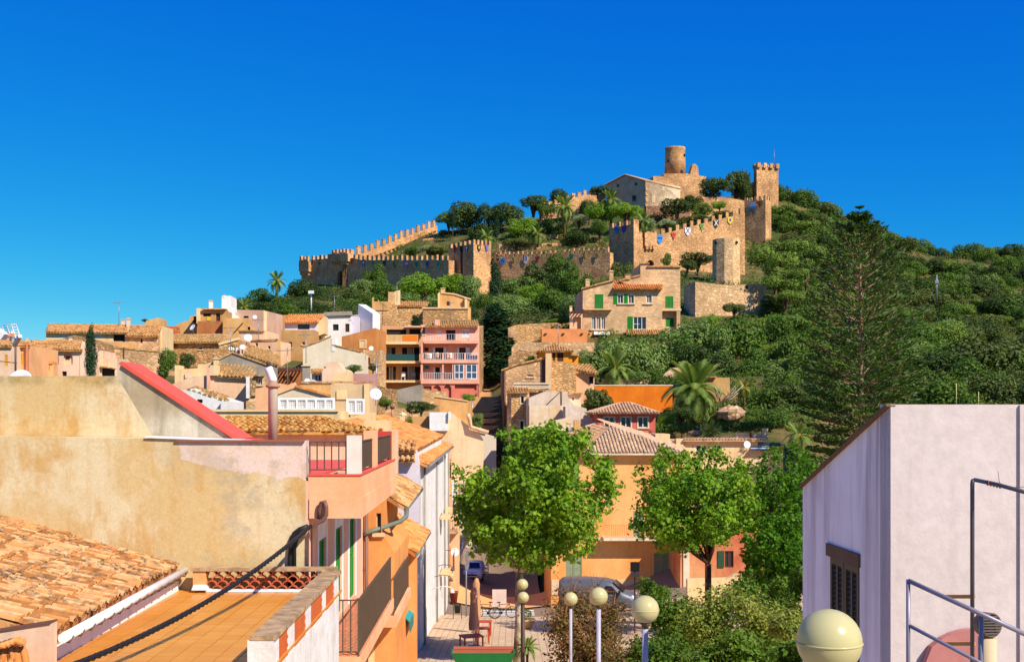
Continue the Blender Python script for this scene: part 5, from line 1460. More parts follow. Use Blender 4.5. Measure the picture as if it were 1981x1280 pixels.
# walls between the balcony house and the lower roofs
r, f = B('grey rendered garden wall rising to the right below the tan balconies', 122, 3, [(766, 820), (817, 820), (817, 743), (766, 754)], .8, M_grey, name='garden_wall', cat='wall')
r, f = B('rubble garden wall with a sloped cap under the pink arcade', 124, 3, [(815, 820), (866, 820), (866, 758), (840, 755), (815, 750)], .8, M_stonep, name='garden_wall', cat='wall')
r, f = B('broken dry stone wall left of the grey garden wall', 118, 3, [(728, 830), (768, 830), (768, 753), (728, 748)], .8, M_stoneb, name='garden_wall', cat='wall')
r, f = B('long low stone wall behind the garden shrubs', 100, 3, [(742, 850), (850, 850), (850, 784), (742, 792)], .8, M_stonep, name='garden_wall', cat='wall')
r, f = B('tall sunlit tan wall below the pink arcade', 112, 3, [(840, 850), (905, 850), (905, 776), (840, 767)], 3, M_ochre, name='garden_wall', cat='wall')
coping(r, f, [(840, 767), (905, 776)], M_cop(), .4, .12, .1)
f2 = f.turned(905, 80); wall_mb(f2, [(905, 850), (914, 850), (914, 775), (905, 776)], .4).build('side_wall', M_tan(), r)
r, f = B('low ochre wall under the garden shrubs beside the gate pier', 80, 3, [(783, 860), (840, 860), (840, 804), (800, 806), (783, 803)], .8, M_ochre, name='garden_wall', cat='wall')
r, f = B('white rooftop tank box with a half shaded face', 78, 3, box4(831, 797, 867, 816), 2, M_white, name='roof_tank', cat='tank', sink=.6)
block(r, f, box4(867, 796, 872, 812), .5, M_white(), 'end_slab', .2)
r, f = B('tan stair wall sloping down behind the white gable', 80, 3, [(835, 850), (873, 850), (935, 850), (925, 834), (905, 822), (872, 797), (867, 812), (835, 812)], 1.0, M_pink, name='stair_wall', cat='wall')
MB().tube([f.at(905, 800, -.3), f.at(909, 812, -.3), f.at(911, 826, -.3), f.at(935, 833, -.3), f.at(945, 836, -.3)], .16, 6).build('clay_coping', M_claypale(), r)
r, f = B('broad off white gable house front beside the plane tree', 108, 2, [(790, 1080), (960, 1080), (960, 846), (940, 840), (905, 830), (858, 817), (817, 832), (790, 842)], 8, lambda: plaster('warm_white_render', C(226, 206, 180), C(218, 196, 168), .25), sink=2)
coping(r, f, [(812, 833), (858, 816.5), (940, 839.5)], M_cop(), .4, .1, .12, 'verge_tiles')
r, f = B('ochre street house with tiled eaves and tall framed window below the white gable', 87, 2, [(855, 1142), (888, 1142), (888, 884), (855, 880)], 6, M_peach, [(874, 909, 886, 975, 'w')], sink=2)
roof_px(r, f, [(858, 893, -.8), (897, 899, -.8), (890, 882, 1.5), (858, 879, 1.5)], M_clay(), period=.25)
o_ = block(r, f, box4(857, 1025, 886, 1032), 1.0, M_stonep(), 'balcony', .9)
railing(o_, f.at(862, 1025, -.85), f.at(884, 1025, -.85), 1.0, M_iron(), .16, .012, .02)
block(r, f, [(859, 1150), (872, 1150), (872, 1058), (859, 1050)], .6, M_orange(), 'street_pier', 1.2)
# ================================================================ the castle on the hill
MC = M_castle()
_merl = {}
def merlons(root, F_, pts, n, w, h, mat, thick=.5, first=.5, start=0.0):
    'n merlons standing on the line pts (photo pixels on plane F_)'
    key = (round(w, 2), round(h, 2), round(thick, 2), F_.yaw, mat.name)
    if key not in _merl:
        mb = MB(); mb.box((0, 0, h / 2 - .15), (w, thick, h + .3), F_.yaw); mb.box((0, 0, h + .07), (w * 1.08, thick * 1.1, .14), F_.yaw); _merl[key] = mb.mesh('merlon', mat)
    seg = [(F_.at(*a), F_.at(*b)) for a, b in zip(pts, pts[1:])]
    L = [(b - a).length for a, b in seg]; T = sum(L)
    for k in range(n):
        s = (k + first) / n * T
        for (a, b), l in zip(seg, L):
            if s <= l: break
            s -= l
        p = a.lerp(b, min(1, s / l)) - F_.n * thick * .55
        o = bpy.data.objects.new('merlon', _merl[key]); COL.objects.link(o); o.parent = root; o.location = p - wloc(root); _q = ((k * 37 + int(T * 10)) % 11) / 11; o.scale = (.88 + .2 * _q, 1, .78 + .3 * ((k * 53 + int(T)) % 7) / 7)

def castle_wall(label, px, D, yaw, poly, thick, top, n, holes=(), sink=4, w=.75, h=1.0):
    f = Face(px, D, yaw)
    r = house('castle_wall', label, 'castle wall', f, poly, thick, MC, (), None, sink, ())
    if holes:
        bpy.data.objects.remove([c for c in r.children if c.name.startswith('wall')][0])
        wall_mb(f, poly, thick, holes, .8).build('wall', MC, r)
        for q in holes: MB().prism([f.at(x, y, .75) for x, y in q], -f.n * .1).build('gate', plain('dark_gate', C(80, 44, 40), .8), r)
    merlons(r, f, top, n, w, h, MC)
    return r, f

r, f1 = castle_wall('long shaded curtain wall with an arched gate and shield banners on the left', 868, 245, -46,
                    [(583, 575), (868, 600), (868, 503), (700, 503), (672, 497), (597, 503), (583, 506)], 1.6, [(600, 503), (672, 498), (702, 503), (868, 503)], 30, [archpts(653, 524, 668, 557)])
# corner bartizan and machicolation box
o = block(r, f1, [(578, 525), (597, 525), (597, 504), (578, 504)], 3.0, MC, 'bartizan', .9)
merlons(r, Face(578, f1.at(585, 500).y - 1, -46), [(578, 504), (597, 504)], 3, .7, 1.0, MC)
for k in range(4): block(r, f1, [(580.5 + k * 4.5, 532), (582.5 + k * 4.5, 532), (582.5 + k * 4.5, 525), (580 + k * 4.5, 525)], .8, MC, 'corbel', .7)
block(r, f1, box4(639, 505, 673, 491), .9, MC, 'machicolation', .8); 
block(r, f1, [(639, 504), (673, 504), (673, 490), (639, 492)], .9, MC, 'machicolation_box', .82)
merlons(r, f1, [(640, 491), (673, 489)], 5, .7, .9, MC)
for k in range(7): block(r, f1, [(641 + k * 4.6, 511), (643 + k * 4.6, 511), (643 + k * 4.6, 504.5), (640.6 + k * 4.6, 504.5)], .8, MC, 'corbel', .7)
r, f2 = castle_wall('sunlit castle wall climbing to the right above the left curtain wall', 690, 275, 64, [(672, 540), (846, 500), (846, 437), (815, 447), (770, 464), (730, 480), (690, 494), (672, 498)], 1.4,
                    [(676, 497), (690, 492), (730, 479), (770, 463), (815, 446), (846, 436)], 15, w=1.3, h=1.6)
mb = MB()
ln = [(702, 500), (740, 487), (780, 471), (815, 456), (843, 444)]
for a, b in zip(ln, ln[1:]): mb.bar(f2.at(*a) + f2.n * .25, f2.at(*b) + f2.n * .25, .6, .3)
mb.build('walkway', MC, r)
for k in range(17):
    x = 706 + k * 8; y = np.interp(x, [p[0] for p in ln], [p[1] for p in ln]) + 3.5
    MB().box(f2.at(x, y) + f2.n * .2, (.6, .5, .7), 64).build('corbel', MC, r)

def tower(label, pl, pc, pr, yt, yb, D, yl, nl, nr, name='castle_tower', par=1.0):
    fl = Face(pc, D, yl); fr = fl.turned(pc, yl + 90)
    a, c, b = fl.at(pl, HY), fl.at(pc, HY), fr.at(pr, HY)
    zt = (HY - yt) / F * D + CZ; zb = (HY - yb) / F * D + CZ - 4
    d = a + b - c
    r = empty(name, ((a.x + b.x) / 2, (a.y + b.y) / 2, zb + 4), label, 'castle tower')
    q = [Vector((p.x, p.y, zb)) for p in (a, c, b, d)]
    mb = MB(); mb.prism([q[3], q[2], q[1], q[0]][::-1], Vector((0, 0, zt - zb)))
    mb.build('wall', MC, r)
    def al(P, Qq, n, yaw, nrm):
        key = ('t', n, round((Qq - P).length, 1), yaw)
        L = (Qq - P).length; w = L / (2 * n - 1); m = MB(); m.box((0, 0, par / 2 - .1), (w * .95, .5, par + .2), yaw); me = m.mesh('merlon', MC)
        for k in range(n):
            p = P.lerp(Qq, (2 * k + .5) / (2 * n - 1)) - nrm * .27
            o = bpy.data.objects.new('merlon', me); COL.objects.link(o); o.parent = r; o.location = Vector((p.x, p.y, zt)) - wloc(r)
    al(a, c, nl, yl, fl.n); al(c, b, nr, yl + 90, fr.n); al(d, b, nl, yl, -fl.n); al(a, d, nr, yl + 90, -fr.n)
    return r, fl, fr
t1, t1l, t1r = tower('square castle tower with one dark and one golden face midway along the wall', 868, 916, 950, 472, 600, 242, -52, 6, 5)
o = block(t1, t1l, box4(891, 478, 895, 560), .06, plain('dark_stain', C(60, 48, 42), .95), 'drain_stain', .03)
r, f3 = castle_wall('reddish brown curtain wall between the two square towers', 950, 246, -34, [(950, 575), (1180, 575), (1180, 488), (1100, 491), (1060, 496), (950, 497)], 1.4, [(952, 497), (1060, 496), (1100, 491), (1178, 488)], 25)
t2, t2l, t2r = tower('square tower overgrown with dark ivy above the green shutter house', 1178, 1226, 1236, 433, 560, 238, -52, 4, 3)
r, f4 = castle_wall('golden curtain wall stepping up to the right with six shields', 1228, 240, 20,
                    [(1228, 545), (1441, 560), (1441, 412), (1380, 427), (1330, 440), (1280, 453), (1228, 462)], 1.5, [(1232, 461), (1280, 453), (1330, 440), (1380, 427), (1441, 412)], 15, [archpts(1252, 503, 1265, 520)])
for k in range(3): block(r, f4, [(1250.5 + k * 6.5, 482), (1254.5 + k * 6.5, 482), (1255 + k * 6.5, 475), (1250 + k * 6.5, 475)], .7, MC, 'corbel', .6)
block(r, f4, box4(1248, 450, 1271, 475), .7, MC, 'machicolation', .55)
t3, t3l, t3r = tower('dark square tower with a blue and a red shield below the top keep', 1441, 1481, 1492, 386, 500, 276, -38, 5, 3)
t4, t4l, t4r = tower('tall golden keep tower with two shields at the top right of the castle', 1458, 1500, 1506, 328, 430, 294, 14, 4, 3)
for px, py in ((1458, 326), (1470, 326), (1484, 326), (1499, 326)):
    MB().lathe(t4l.at(px + 1, 324.5, .3), [(.45, 0), (.4, .5), (.1, .8)], 8).build('merlon_cap', MC, t4)
MB().tube([t4l.at(1498, 322, 1), t4l.at(1498, 289, 1)], .05, 5).build('mast', M_steel(), t4)
fs_ = Face(1458, 293, 14)
o = wall_mb(fs_, [(1440, 430), (1458, 430), (1458, 352), (1449, 356), (1444, 375), (1440, 395)], 2).build('stair_wall', MC, t4)
# windmill tower, platform and ruin
r = empty('windmill_platform', W(1315, 380, 304), 'square stone platform carrying the windmill on the summit', 'platform')
f = Face(1284, 303, 12)
wall_mb(f, [(1264, 395), (1366, 395), (1366, 342), (1330, 336), (1284, 336), (1284, 341), (1264, 341)], 8).build('wall', MC, r)
r = empty('windmill_tower', f.at(1306, 337, 4), 'round stone windmill stump alone against the blue sky on the summit', 'windmill')
c = f.at(1306, 337, 4); s_ = 304 / F
MB().lathe(c, [(21 * s_, -.5), (20 * s_, 25 * s_), (19.3 * s_, 46 * s_), (19.8 * s_, 47 * s_), (19.8 * s_, 51 * s_), (18 * s_, 51.2 * s_), (17.5 * s_, 48 * s_)], 32).build('wall', MC, r)
for x, y0, y1, k in ((1316, 322, 336, 'door'), (1291, 301, 305, 'window'), (1322.5, 289, 293, 'window')):
    a = W(x, (y0 + y1) / 2, 300.5); v = Vector((a.x - c.x, a.y - c.y, 0)); 
    h = (y1 - y0) * s_; dirx = (x - 1306) / 20.5; yy = -math.sqrt(max(0, 1 - dirx ** 2)); rad = 20.2 * s_
    MB().box((c.x + dirx * rad, c.y + yy * rad, a.z), (.75 if k == 'door' else .55, .5, h), math.degrees(math.asin(dirx))).build(k, M_dark(), r)
f = Face(1343, 306, 10)
r, f = B('broken triangular stub of wall beside the windmill', 305, 10, [(1334, 340), (1352, 340), (1350, 322), (1345, 317), (1340, 318)], 2, M_castle, name='ruined_wall', cat='wall', sink=1)
# governor's house
fl = Face(1249, 283, -44); fr = fl.turned(1249, 46)
r = house('hilltop_house', 'large pale two storey house with a low gable on the castle summit', 'house', fl, [(1173, 425), (1249, 425), (1249, 351), (1210, 340), (1173, 358)], 14, plaster('weathered_shade_render', C(212, 178, 142), C(190, 156, 122), .4),
          [(1192, 355, 1198, 363, 'p'), (1227, 352, 1233, 360, 'p'), (1222, 377, 1231, 391, 'p')], None, 3)
wl = plaster('pale_sunlit_render', C(240, 212, 174), C(230, 198, 158), .3)  # lit copy of the darker gable render, sun put into its colour
hs_ = [rect(*w) for w in ((1281, 361, 1286, 368), (1262, 378, 1268, 391), (1280, 380, 1287, 398))]
wall_mb(fr, [(1249.5, 425), (1316, 385), (1316, 361), (1249.5, 351.5)], .4, hs_).build('side_wall', wl, r)
window(r, fr, 1281, 361, 1286, 368, 'p'); window(r, fr, 1262, 378, 1268, 391, 'p'); window(r, fr, 1280, 380, 1287, 398, 'd')
L_, P_, R_ = fl.at(1171, 359), fl.at(1210, 339), fl.at(1250, 350.5); dp = fr.at(1317, 360) - fr.at(1249, 351); dp.z = 0
up = Vector((0, 0, .15)); out = fl.n * .4
roof_w(r, R_ + out + up, R_ + dp + up, P_ + dp + up, P_ + out + up, M_claypale(), .4, .6); roof_w(r, L_ + dp + up, L_ + out + up, P_ + out + up, P_ + dp + up, M_claypale(), .4, .6)
for i in range(6): MB().box(fl.at(1249.2, 420 - i * 11, -.04) + fr.u * .25, (.9, .3, .9 if i % 2 else .5), 46).build('quoin', M_castle(), r)
r, f = B('stone retaining wall below the pale summit house', 279, 22, [(1250, 435), (1335, 420), (1335, 396), (1250, 399)], 1.5, M_castled, name='terrace_wall', cat='wall')
r, f = B('low stone terrace wall right of the summit house', 284, 18, [(1330, 412), (1440, 412), (1440, 388), (1395, 381), (1330, 382)], 1.5, M_castle, name='terrace_wall', cat='wall')
r, f = castle_wall('distant sunlit battlement running up to the summit house among trees', 1050, 285, 30, [(1048, 425), (1172, 410), (1172, 376), (1128, 377), (1085, 391), (1048, 404)], 1.2, [(1048, 404), (1085, 391), (1128, 378), (1172, 377)], 11, w=1.0, h=1.1)
r, f = B('short stone terrace wall under the palms inside the castle', 268, 6, [(1040, 490), (1135, 490), (1135, 452), (1040, 454)], 1, M_castle, name='terrace_wall', cat='wall')
r, f = B('lower stone terrace wall inside the castle left of the palms', 262, 4, [(965, 498), (1105, 498), (1105, 470), (965, 472)], 1, M_castle, name='terrace_wall', cat='wall')
r, f = B('shaded stone terrace wall above the sunlit climbing wall', 292, 10, [(818, 500), (925, 480), (925, 452), (818, 462)], 1, M_castle, name='terrace_wall', cat='wall')
M_pst = lambda: stone('pale_outwork_rubble', C(242, 204, 154), C(226, 180, 128), C(200, 152, 104), 1.5, .7)
# outworks at the right
r = empty('round_watchtower', W(1405, 550, 214), 'thick round stone watchtower standing free right of the green shutter house', 'castle tower')
c = W(1405, 548, 214); s_ = 214 / F
MB().lathe(c, [(27.5 * s_, -3), (27 * s_, 20 * s_), (26.5 * s_, 84 * s_), (25 * s_, 84.5 * s_), (24.5 * s_, 80 * s_)], 10, None, False).build('wall', M_pst(), r)
for dx in (-.84, .6):
    MB().box((c.x + dx * 26 * s_, c.y - math.sqrt(1 - dx * dx) * 26 * s_, c.z + 76 * s_), (.45, .4, .45), math.degrees(math.asin(dx))).build('loophole', M_dark(), r)
r, f = B('sunlit stone bastion wall below the round watchtower', 190, 10, [(1345, 640), (1482, 640), (1482, 548), (1410, 552), (1345, 545)], 6, M_pst, [(1443, 553, 1447, 558, 'o'), (1432, 558, 1435, 561, 'o')], name='bastion', cat='castle wall')
fl_ = f.turned(1345, -70); wall_mb(fl_, [(1334, 620), (1345, 640), (1345, 545), (1334, 549)], .5).build('side_wall', M_pst(), r)

# shields and pennants hung on the walls
def banner(F_, px, py, w, h, shape, c1, emb, c2, label):
    a = F_.uz(F_.at(px, py)); sc = F_.at(px, py).y / F
    W2, H2 = w * sc / 2 * 1.25, h * sc
    pts = {'shield': [(-1, .5), (-1, -.05), (-.7, -.3), (0, -.55), (.7, -.3), (1, -.05), (1, .5)], 'pennant': [(-1, .5), (0, -.55), (1, .5)], 'square': [(-1, .5), (-1, -.5), (1, -.5), (1, .5)]}[shape]
    q = [F_.wp(a.x + x * W2, a.y + y * H2, -.14) for x, y in pts]
    m1 = plain('cloth_%02d%02d%02d' % c1, C(*c1), .85); m2 = plain('cloth_%02d%02d%02d' % c2, C(*c2), .85)
    r = empty('banner', F_.wp(a.x, a.y - H2 / 2, -.14), label, 'banner', 'heraldic banners on the castle walls')
    MB().prism(q, F_.n * .05).build('cloth', m1, r)
    e = MB(); o = -.20
    def bx(x0, y0, x1, y1): e.prism([F_.wp(a.x + x * W2, a.y + y * H2, o) for x, y in ((x0, y0), (x1, y0), (x1, y1), (x0, y1))], -F_.n * .015)
    def dg(x0, y0, x1, y1, t=.16): e.prism([F_.wp(a.x + x * W2, a.y + y * H2, o) for x, y in ((x0 - t, y0), (x0 + t, y0), (x1 + t, y1), (x1 - t, y1))], -F_.n * .015)
    if emb == 'cross': bx(-.16, -.45, .16, .45); bx(-.85, .08, -.165, .26); bx(.165, .08, .85, .26)
    elif emb == 'saltire': dg(-.6, -.25, .6, .45); e.prism([F_.wp(a.x + x * W2, a.y + y * H2, o - .004) for x, y in ((.44, -.25), (.76, -.25), (-.44, .45), (-.76, .45))], -F_.n * .01)
    elif emb == 'half': bx(0, -.2, .9, .48); 
    elif emb == 'bar': bx(-.85, .05, .85, .2)
    elif emb == 'stripes': [bx(-.8 + k * .45, -.15 if abs(k - 1.5) > 1 else -.35, -.58 + k * .45, .46) for k in range(4)]
    elif emb == 'checks': [bx(-.9 + k * .6, .3 - j * .22, -.6 + k * .6, .5 - j * .22) for j in range(3) for k in range(3) if (j + k) % 1 == 0]
    elif emb == 'chevron': dg(-.7, -.1, 0, .25); e.prism([F_.wp(a.x + x * W2, a.y + y * H2, o - .004) for x, y in ((.54, -.1), (.86, -.1), (.16, .25), (-.16, .25))], -F_.n * .01)
    elif emb == 'spot': bx(-.4, -.1, .4, .3)
    elif emb == 'waves': [bx(-.9, .28 - k * .2, .9, .38 - k * .2) for k in range(3)]
    e.build('emblem', m2, r)
G_, N_, R__, Y_, P__, T_, K_, WH, BR, BL = (30, 110, 60), (40, 52, 96), (170, 44, 44), (216, 176, 60), (112, 62, 140), (40, 120, 112), (44, 38, 40), (226, 220, 214), (120, 80, 44), (60, 130, 196)
for F_, px, py, w, h, s, c1, e, c2, lab in (
    (f1, 602.6, 509, 7, 12, 'pennant', G_, 'half', BR, 'green and brown pennant nearest the left corner turret'),
    (f1, 619, 507, 7, 10, 'shield', (70, 96, 80), 'bar', Y_, 'dull green shield between the turret and the gate'),
    (f1, 681.7, 506, 9, 13, 'pennant', R__, 'bar', G_, 'red and green pennant right of the machicolation box'),
    (f1, 704, 510, 7, 12, 'shield', N_, 'cross', WH, 'navy shield with a white cross on the left wall'),
    (f1, 723.7, 510, 7, 11, 'shield', (40, 130, 90), 'spot', (60, 150, 110), 'plain sea green shield on the left wall'),
    (f1, 744.4, 511, 8, 13, 'pennant', N_, 'spot', K_, 'plain navy pennant in the middle of the left wall'),
    (f1, 764.8, 511, 8, 12, 'shield', G_, 'half', (220, 120, 60), 'green and orange shield on the left wall'),
    (f1, 787, 512, 8, 13, 'shield', P__, 'cross', WH, 'purple shield with a white cross on the left wall'),
    (f1, 807, 513, 9, 14, 'pennant', T_, 'bar', G_, 'large teal pennant on the left wall'),
    (f1, 828, 513, 9, 14, 'pennant', (62, 70, 150), 'spot', N_, 'blue violet pennant near the golden tower'),
    (f1, 849.4, 513, 9, 14, 'pennant', (70, 150, 130), 'bar', T_, 'pale sea green pennant next to the golden tower'),
    (t1l, 881, 482, 7, 13, 'pennant', K_, 'saltire', R__, 'black pennant with a red saltire on the tower shade side'),
    (t1l, 893, 482, 7, 13, 'shield', (24, 24, 28), 'spot', N_, 'black shield on the tower shade side'),
    (t1l, 904, 482, 7, 13, 'shield', (150, 40, 90), 'cross', WH, 'crimson shield with a white cross on the tower shade side'),
    (t1r, 926, 480, 6, 13, 'shield', K_, 'spot', Y_, 'black shield with a tan spot on the golden tower face'),
    (t1r, 940.5, 481, 7, 13, 'pennant', P__, 'half', BL, 'violet and blue pennant on the golden tower face'),
    (f3, 973, 506, 9, 13, 'shield', BL, 'chevron', N_, 'blue shield with a chevron left on the brown wall'),
    (f3, 995, 505, 8, 13, 'pennant', G_, 'half', Y_, 'green and gold pennant on the brown wall'),
    (f3, 1017.7, 503, 9, 14, 'shield', WH, 'checks', N_, 'white and navy chequered shield on the brown wall'),
    (f3, 1040, 503, 8, 13, 'pennant', K_, 'cross', R__, 'black pennant with red cross on the brown wall'),
    (f3, 1106, 497, 7, 10, 'shield', G_, 'spot', T_, 'small green shield above the oak on the brown wall'),
    (f3, 1132, 496, 8, 13, 'pennant', (80, 80, 60), 'half', Y_, 'olive and gold pennant near the ivy tower'),
    (f3, 1155.6, 496, 7, 13, 'pennant', Y_, 'stripes', N_, 'gold and navy striped pennant beside the ivy tower'),
    (t2l, 1193, 444.5, 9, 14, 'shield', BL, 'chevron', N_, 'light blue shield on the ivy tower'),
    (t2l, 1207.5, 443.5, 9, 14, 'shield', (50, 70, 150), 'bar', R__, 'blue shield with a red band on the ivy tower'),
    (f4, 1275.6, 463, 10, 16, 'shield', (40, 140, 216), 'bar', K_, 'bright blue shield with a black bar on the golden wall'),
    (f4, 1302.6, 457, 9, 15, 'pennant', (206, 96, 60), 'cross', R__, 'orange pennant with a red cross on the golden wall'),
    (f4, 1329.8, 448, 10, 15, 'shield', WH, 'saltire', P__, 'white shield with a violet saltire on the golden wall'),
    (f4, 1357.3, 440, 9, 14, 'pennant', (150, 160, 70), 'saltire', G_, 'yellow green pennant on the golden wall'),
    (f4, 1384.6, 433, 9, 15, 'shield', K_, 'saltire', WH, 'black shield with a white saltire on the golden wall'),
    (f4, 1411.8, 427, 9, 13, 'shield', (214, 190, 70), 'spot', P__, 'yellow shield with a violet centre on the golden wall'),
    (t3l, 1456.9, 397, 9, 14, 'square', BL, 'waves', WH, 'blue and white wavy shield on the dark square tower'),
    (t3l, 1470, 396, 10, 14, 'pennant', R__, 'half', (120, 110, 50), 'red and olive pennant on the dark square tower'),
    (t4l, 1473, 334.5, 9, 14, 'shield', R__, 'stripes', (70, 50, 40), 'red striped shield left on the golden keep'),
    (t4l, 1487, 334.5, 9, 13, 'shield', G_, 'chevron', WH, 'green shield with a white chevron on the golden keep')):
    banner(F_, px, py, w, h, s, c1, e, c2, lab)

# ================================================================ houses right of the stairs
stp = plaster('smooth_stone_facing', C(230, 188, 140), C(218, 174, 124), .2)
mst = stone('fine_pale_masonry', C(232, 190, 142), C(222, 176, 128), C(214, 170, 124), 2.2, .25, 2.4)
f = Face(1186, 150, 3)
wins = [(1150, 569, 1167, 597, 'g'), (1195, 570, 1205.5, 587, 'x'), (1216, 570, 1226, 587, 'x'), (1251, 570, 1260, 586, 'x'), (1225.5, 613, 1250, 637, 'x')]
arch3 = [(1145, 612, 1151.8, 636), (1154.4, 612, 1161, 636), (1163.6, 612, 1170.6, 636)]
r = house('green_shutter_house', 'large stone house with bright green shutters and a triple arched window below the castle', 'house', f,
          [(1127.5, 680), (1281, 680), (1281, 559), (1240, 559), (1187, 543), (1127.5, 559)], 10, mst, wins, None, 3, ())
[bpy.data.objects.remove(c) for c in list(r.children) if c.name.startswith('wall')]
wall_mb(f, [(1127.5, 680), (1281, 680), (1281, 559), (1187, 559), (1187, 543), (1127.5, 559)], 10, [rect(*w[:4]) for w in wins] + [archpts(*a) for a in arch3]).build('wall', mst, r)
for a in arch3: archwin(r, f, *a, glass(), M_wframe())
for x0, x1, y0, y1 in ((1187, 1194.3, 569, 587.5), (1207.3, 1214, 569, 587.5), (1214.5, 1224.3, 612, 638)):
    a_ = f.uz(f.at(x0, y1)); b_ = f.uz(f.at(x1, y0)); mb, a, b, bx = ring_mb(f, x0, y0, x1, y1, .09, -.02, .07)
    n_ = 9
    for k in range(n_): z = a.y + .1 + (b.y - a.y - .2) * k / n_; bx(a.x + .09, z, b.x - .09, z + (b.y - a.y - .2) / n_ * .6)
    mb.build('shutter', M_green(), r)
for x0, x1, y in ((1194, 1229, 588), (1244, 1263, 588), (1141, 1174, 638)):
    mb = MB(); mb.bar(f.at(x0, y, -.08), f.at(x1, y, -.08), .2, .12); mb.build('sill', M_cop(), r)
for x0, x1, y0, y1 in ((1193.5, 1207, 567, 588), (1214.5, 1228, 567, 588), (1248, 1263, 565, 588)):
    mb, *_ = ring_mb(f, x0, y0, x1, y1, .12, -.005, .03); mb.build('window_surround', M_frame(), r)
fr = Face(1254, 151.5, 3)
wall_mb(fr, [(1240, 680), (1316, 680), (1316, 517), (1254, 517), (1254, 510), (1239, 510), (1239, 534), (1200, 545), (1240, 560)], 7, [rect(1287, 573, 1302.5, 596), rect(1288, 615, 1304, 632)]).build('rear_wing', mst, r)
window(r, fr, 1287, 573, 1302.5, 596, 'g'); window(r, fr, 1288, 615, 1304, 632, 'g')
roof_px(r, f, [(1186, 558.5, -.7), (1282, 558.5, -.7), (1281, 543.5, 3.2), (1187, 543.5, 3.2)], M_clayora(), period=.32)
for k in range(13): MB().bar(f.at(1190 + k * 7.3, 560.5, .1), f.at(1190 + k * 7.3, 559.8, -.55), .12, .14).build('rafter_end', M_brown(), r)
coping(r, f, [(1124, 559.5), (1188, 542.5)], M_clay(), .5, .16, .25, 'verge_tiles'); coping(r, fr, [(1198, 543.5), (1239, 533)], M_clay(), .5, .16, .2, 'verge_tiles')
coping(r, fr, [(1252, 516.5), (1317, 516.5)], M_clay(), .5, .18, .25, 'verge_tiles'); coping(r, fr, [(1237, 510), (1256, 510)], M_clay(), .4, .14, .2, 'verge_tiles')
chimney(r, f, 1133, 539, 1141, 560, .6, mst); chimney(r, f, 1179, 522, 1186.5, 548, .8, mst); chimney(r, fr, 1210, 530, 1220, 540, -.2, mst)
railing(r, f.at(1130, 597, -.75), f.at(1184, 597, -.75), .85, M_iron(), .2, .012, .02); railing(r, fr.at(1281, 596.5, -.75), fr.at(1317, 596.5, -.75), .85, M_iron(), .2, .012, .02)
block(r, f, box4(1129, 597, 1185, 599), .9, M_cop(), 'balcony_slab', .8); block(r, fr, box4(1280, 597, 1318, 601), .9, M_cop(), 'balcony_slab', .85)
block(r, fr, box4(1309, 601, 1316, 640), .6, mst, 'porch_pillar', .8)
roof_px(r, f, [(1211, 647, -1.4), (1278, 647, -1.4), (1276, 637.5, 0), (1213, 637.5, 0)], M_clay(), period=.3)
block(r, f, box4(1215, 648, 1276, 680), .9, M_palepink(), 'porch', 1.1, [rect(1228, 651, 1240, 662)])
mb = MB(); mb.prism([f.at(1149, 647, -1.5), f.at(1180, 647, -1.5), f.at(1180, 642, 0), f.at(1149, 642, 0)], Z * .06); mb.build('awning', M_wframe(), r)
block(r, f, box4(1128, 646, 1180, 680), .3, M_orange(), 'lower_wall', .25, [rect(1140, 651, 1150, 660), rect(1155, 651, 1165, 662)])
o_ = MB().prism([f.at(1140, 660, 0.05), f.at(1150, 660, .05), f.at(1150, 651, .05), f.at(1140, 651, .05)], f.n * .06).build('opening', M_dark(), r)
r, f = B('salmon orange terrace wall left of the green shutter house', 146, 2, box4(1048, 636, 1136, 690), 2, lambda: plaster('salmon_orange_render', C(240, 152, 92), None, .1), name='garden_wall', cat='wall')
for x in (1056, 1090, 1126): MB().box(f.at(x, 645, -.1), (.3, .25, .12), 2).build('lamp', M_iron(), r)
r = empty('garden_pergola', W(1114, 636, 149), 'small brown pergola on posts left of the green shutter house', 'pergola')
f = Face(1101, 149, 3); mb = MB()
for k in range(5): mb.bar(f.at(1101 + k * 6.5, 603, -1), f.at(1102 + k * 6.3, 601, 2), .16, .16)
mb.bar(f.at(1099, 604.5, -.8), f.at(1129, 604.5, -.8), .2, .22); mb.build('rafter', M_brown(), r)
wall_mb(f, [(1102, 640), (1127, 640), (1127, 604), (1102, 604)], .5, [rect(1109, 613, 1124, 636)]).build('portal', M_pink(), r)
chimney(r, f, 1102, 591, 1107, 606, .5, M_cream())
r, f = B('golden rubble retaining wall left of the pergola', 165, 2, [(982, 690), (1102, 690), (1102, 622), (1000, 628), (982, 634)], 2, M_stone, name='retaining_wall', cat='wall')
block(r, f, box4(983, 634, 1000, 668), .4, M_stonep(), 'pier', .3)
r, f = B('long dry stone terrace wall under the salmon wall', 140, 2, [(990, 720), (1150, 720), (1150, 662), (1000, 662), (990, 672)], 1.5, M_stonep, name='retaining_wall', cat='wall')
r, f = B('rubble terrace wall left of the yellow tower house', 134, 3, [(984, 735), (1048, 735), (1048, 682), (1004, 676), (984, 690)], 1.5, M_stoneb, name='retaining_wall', cat='wall')
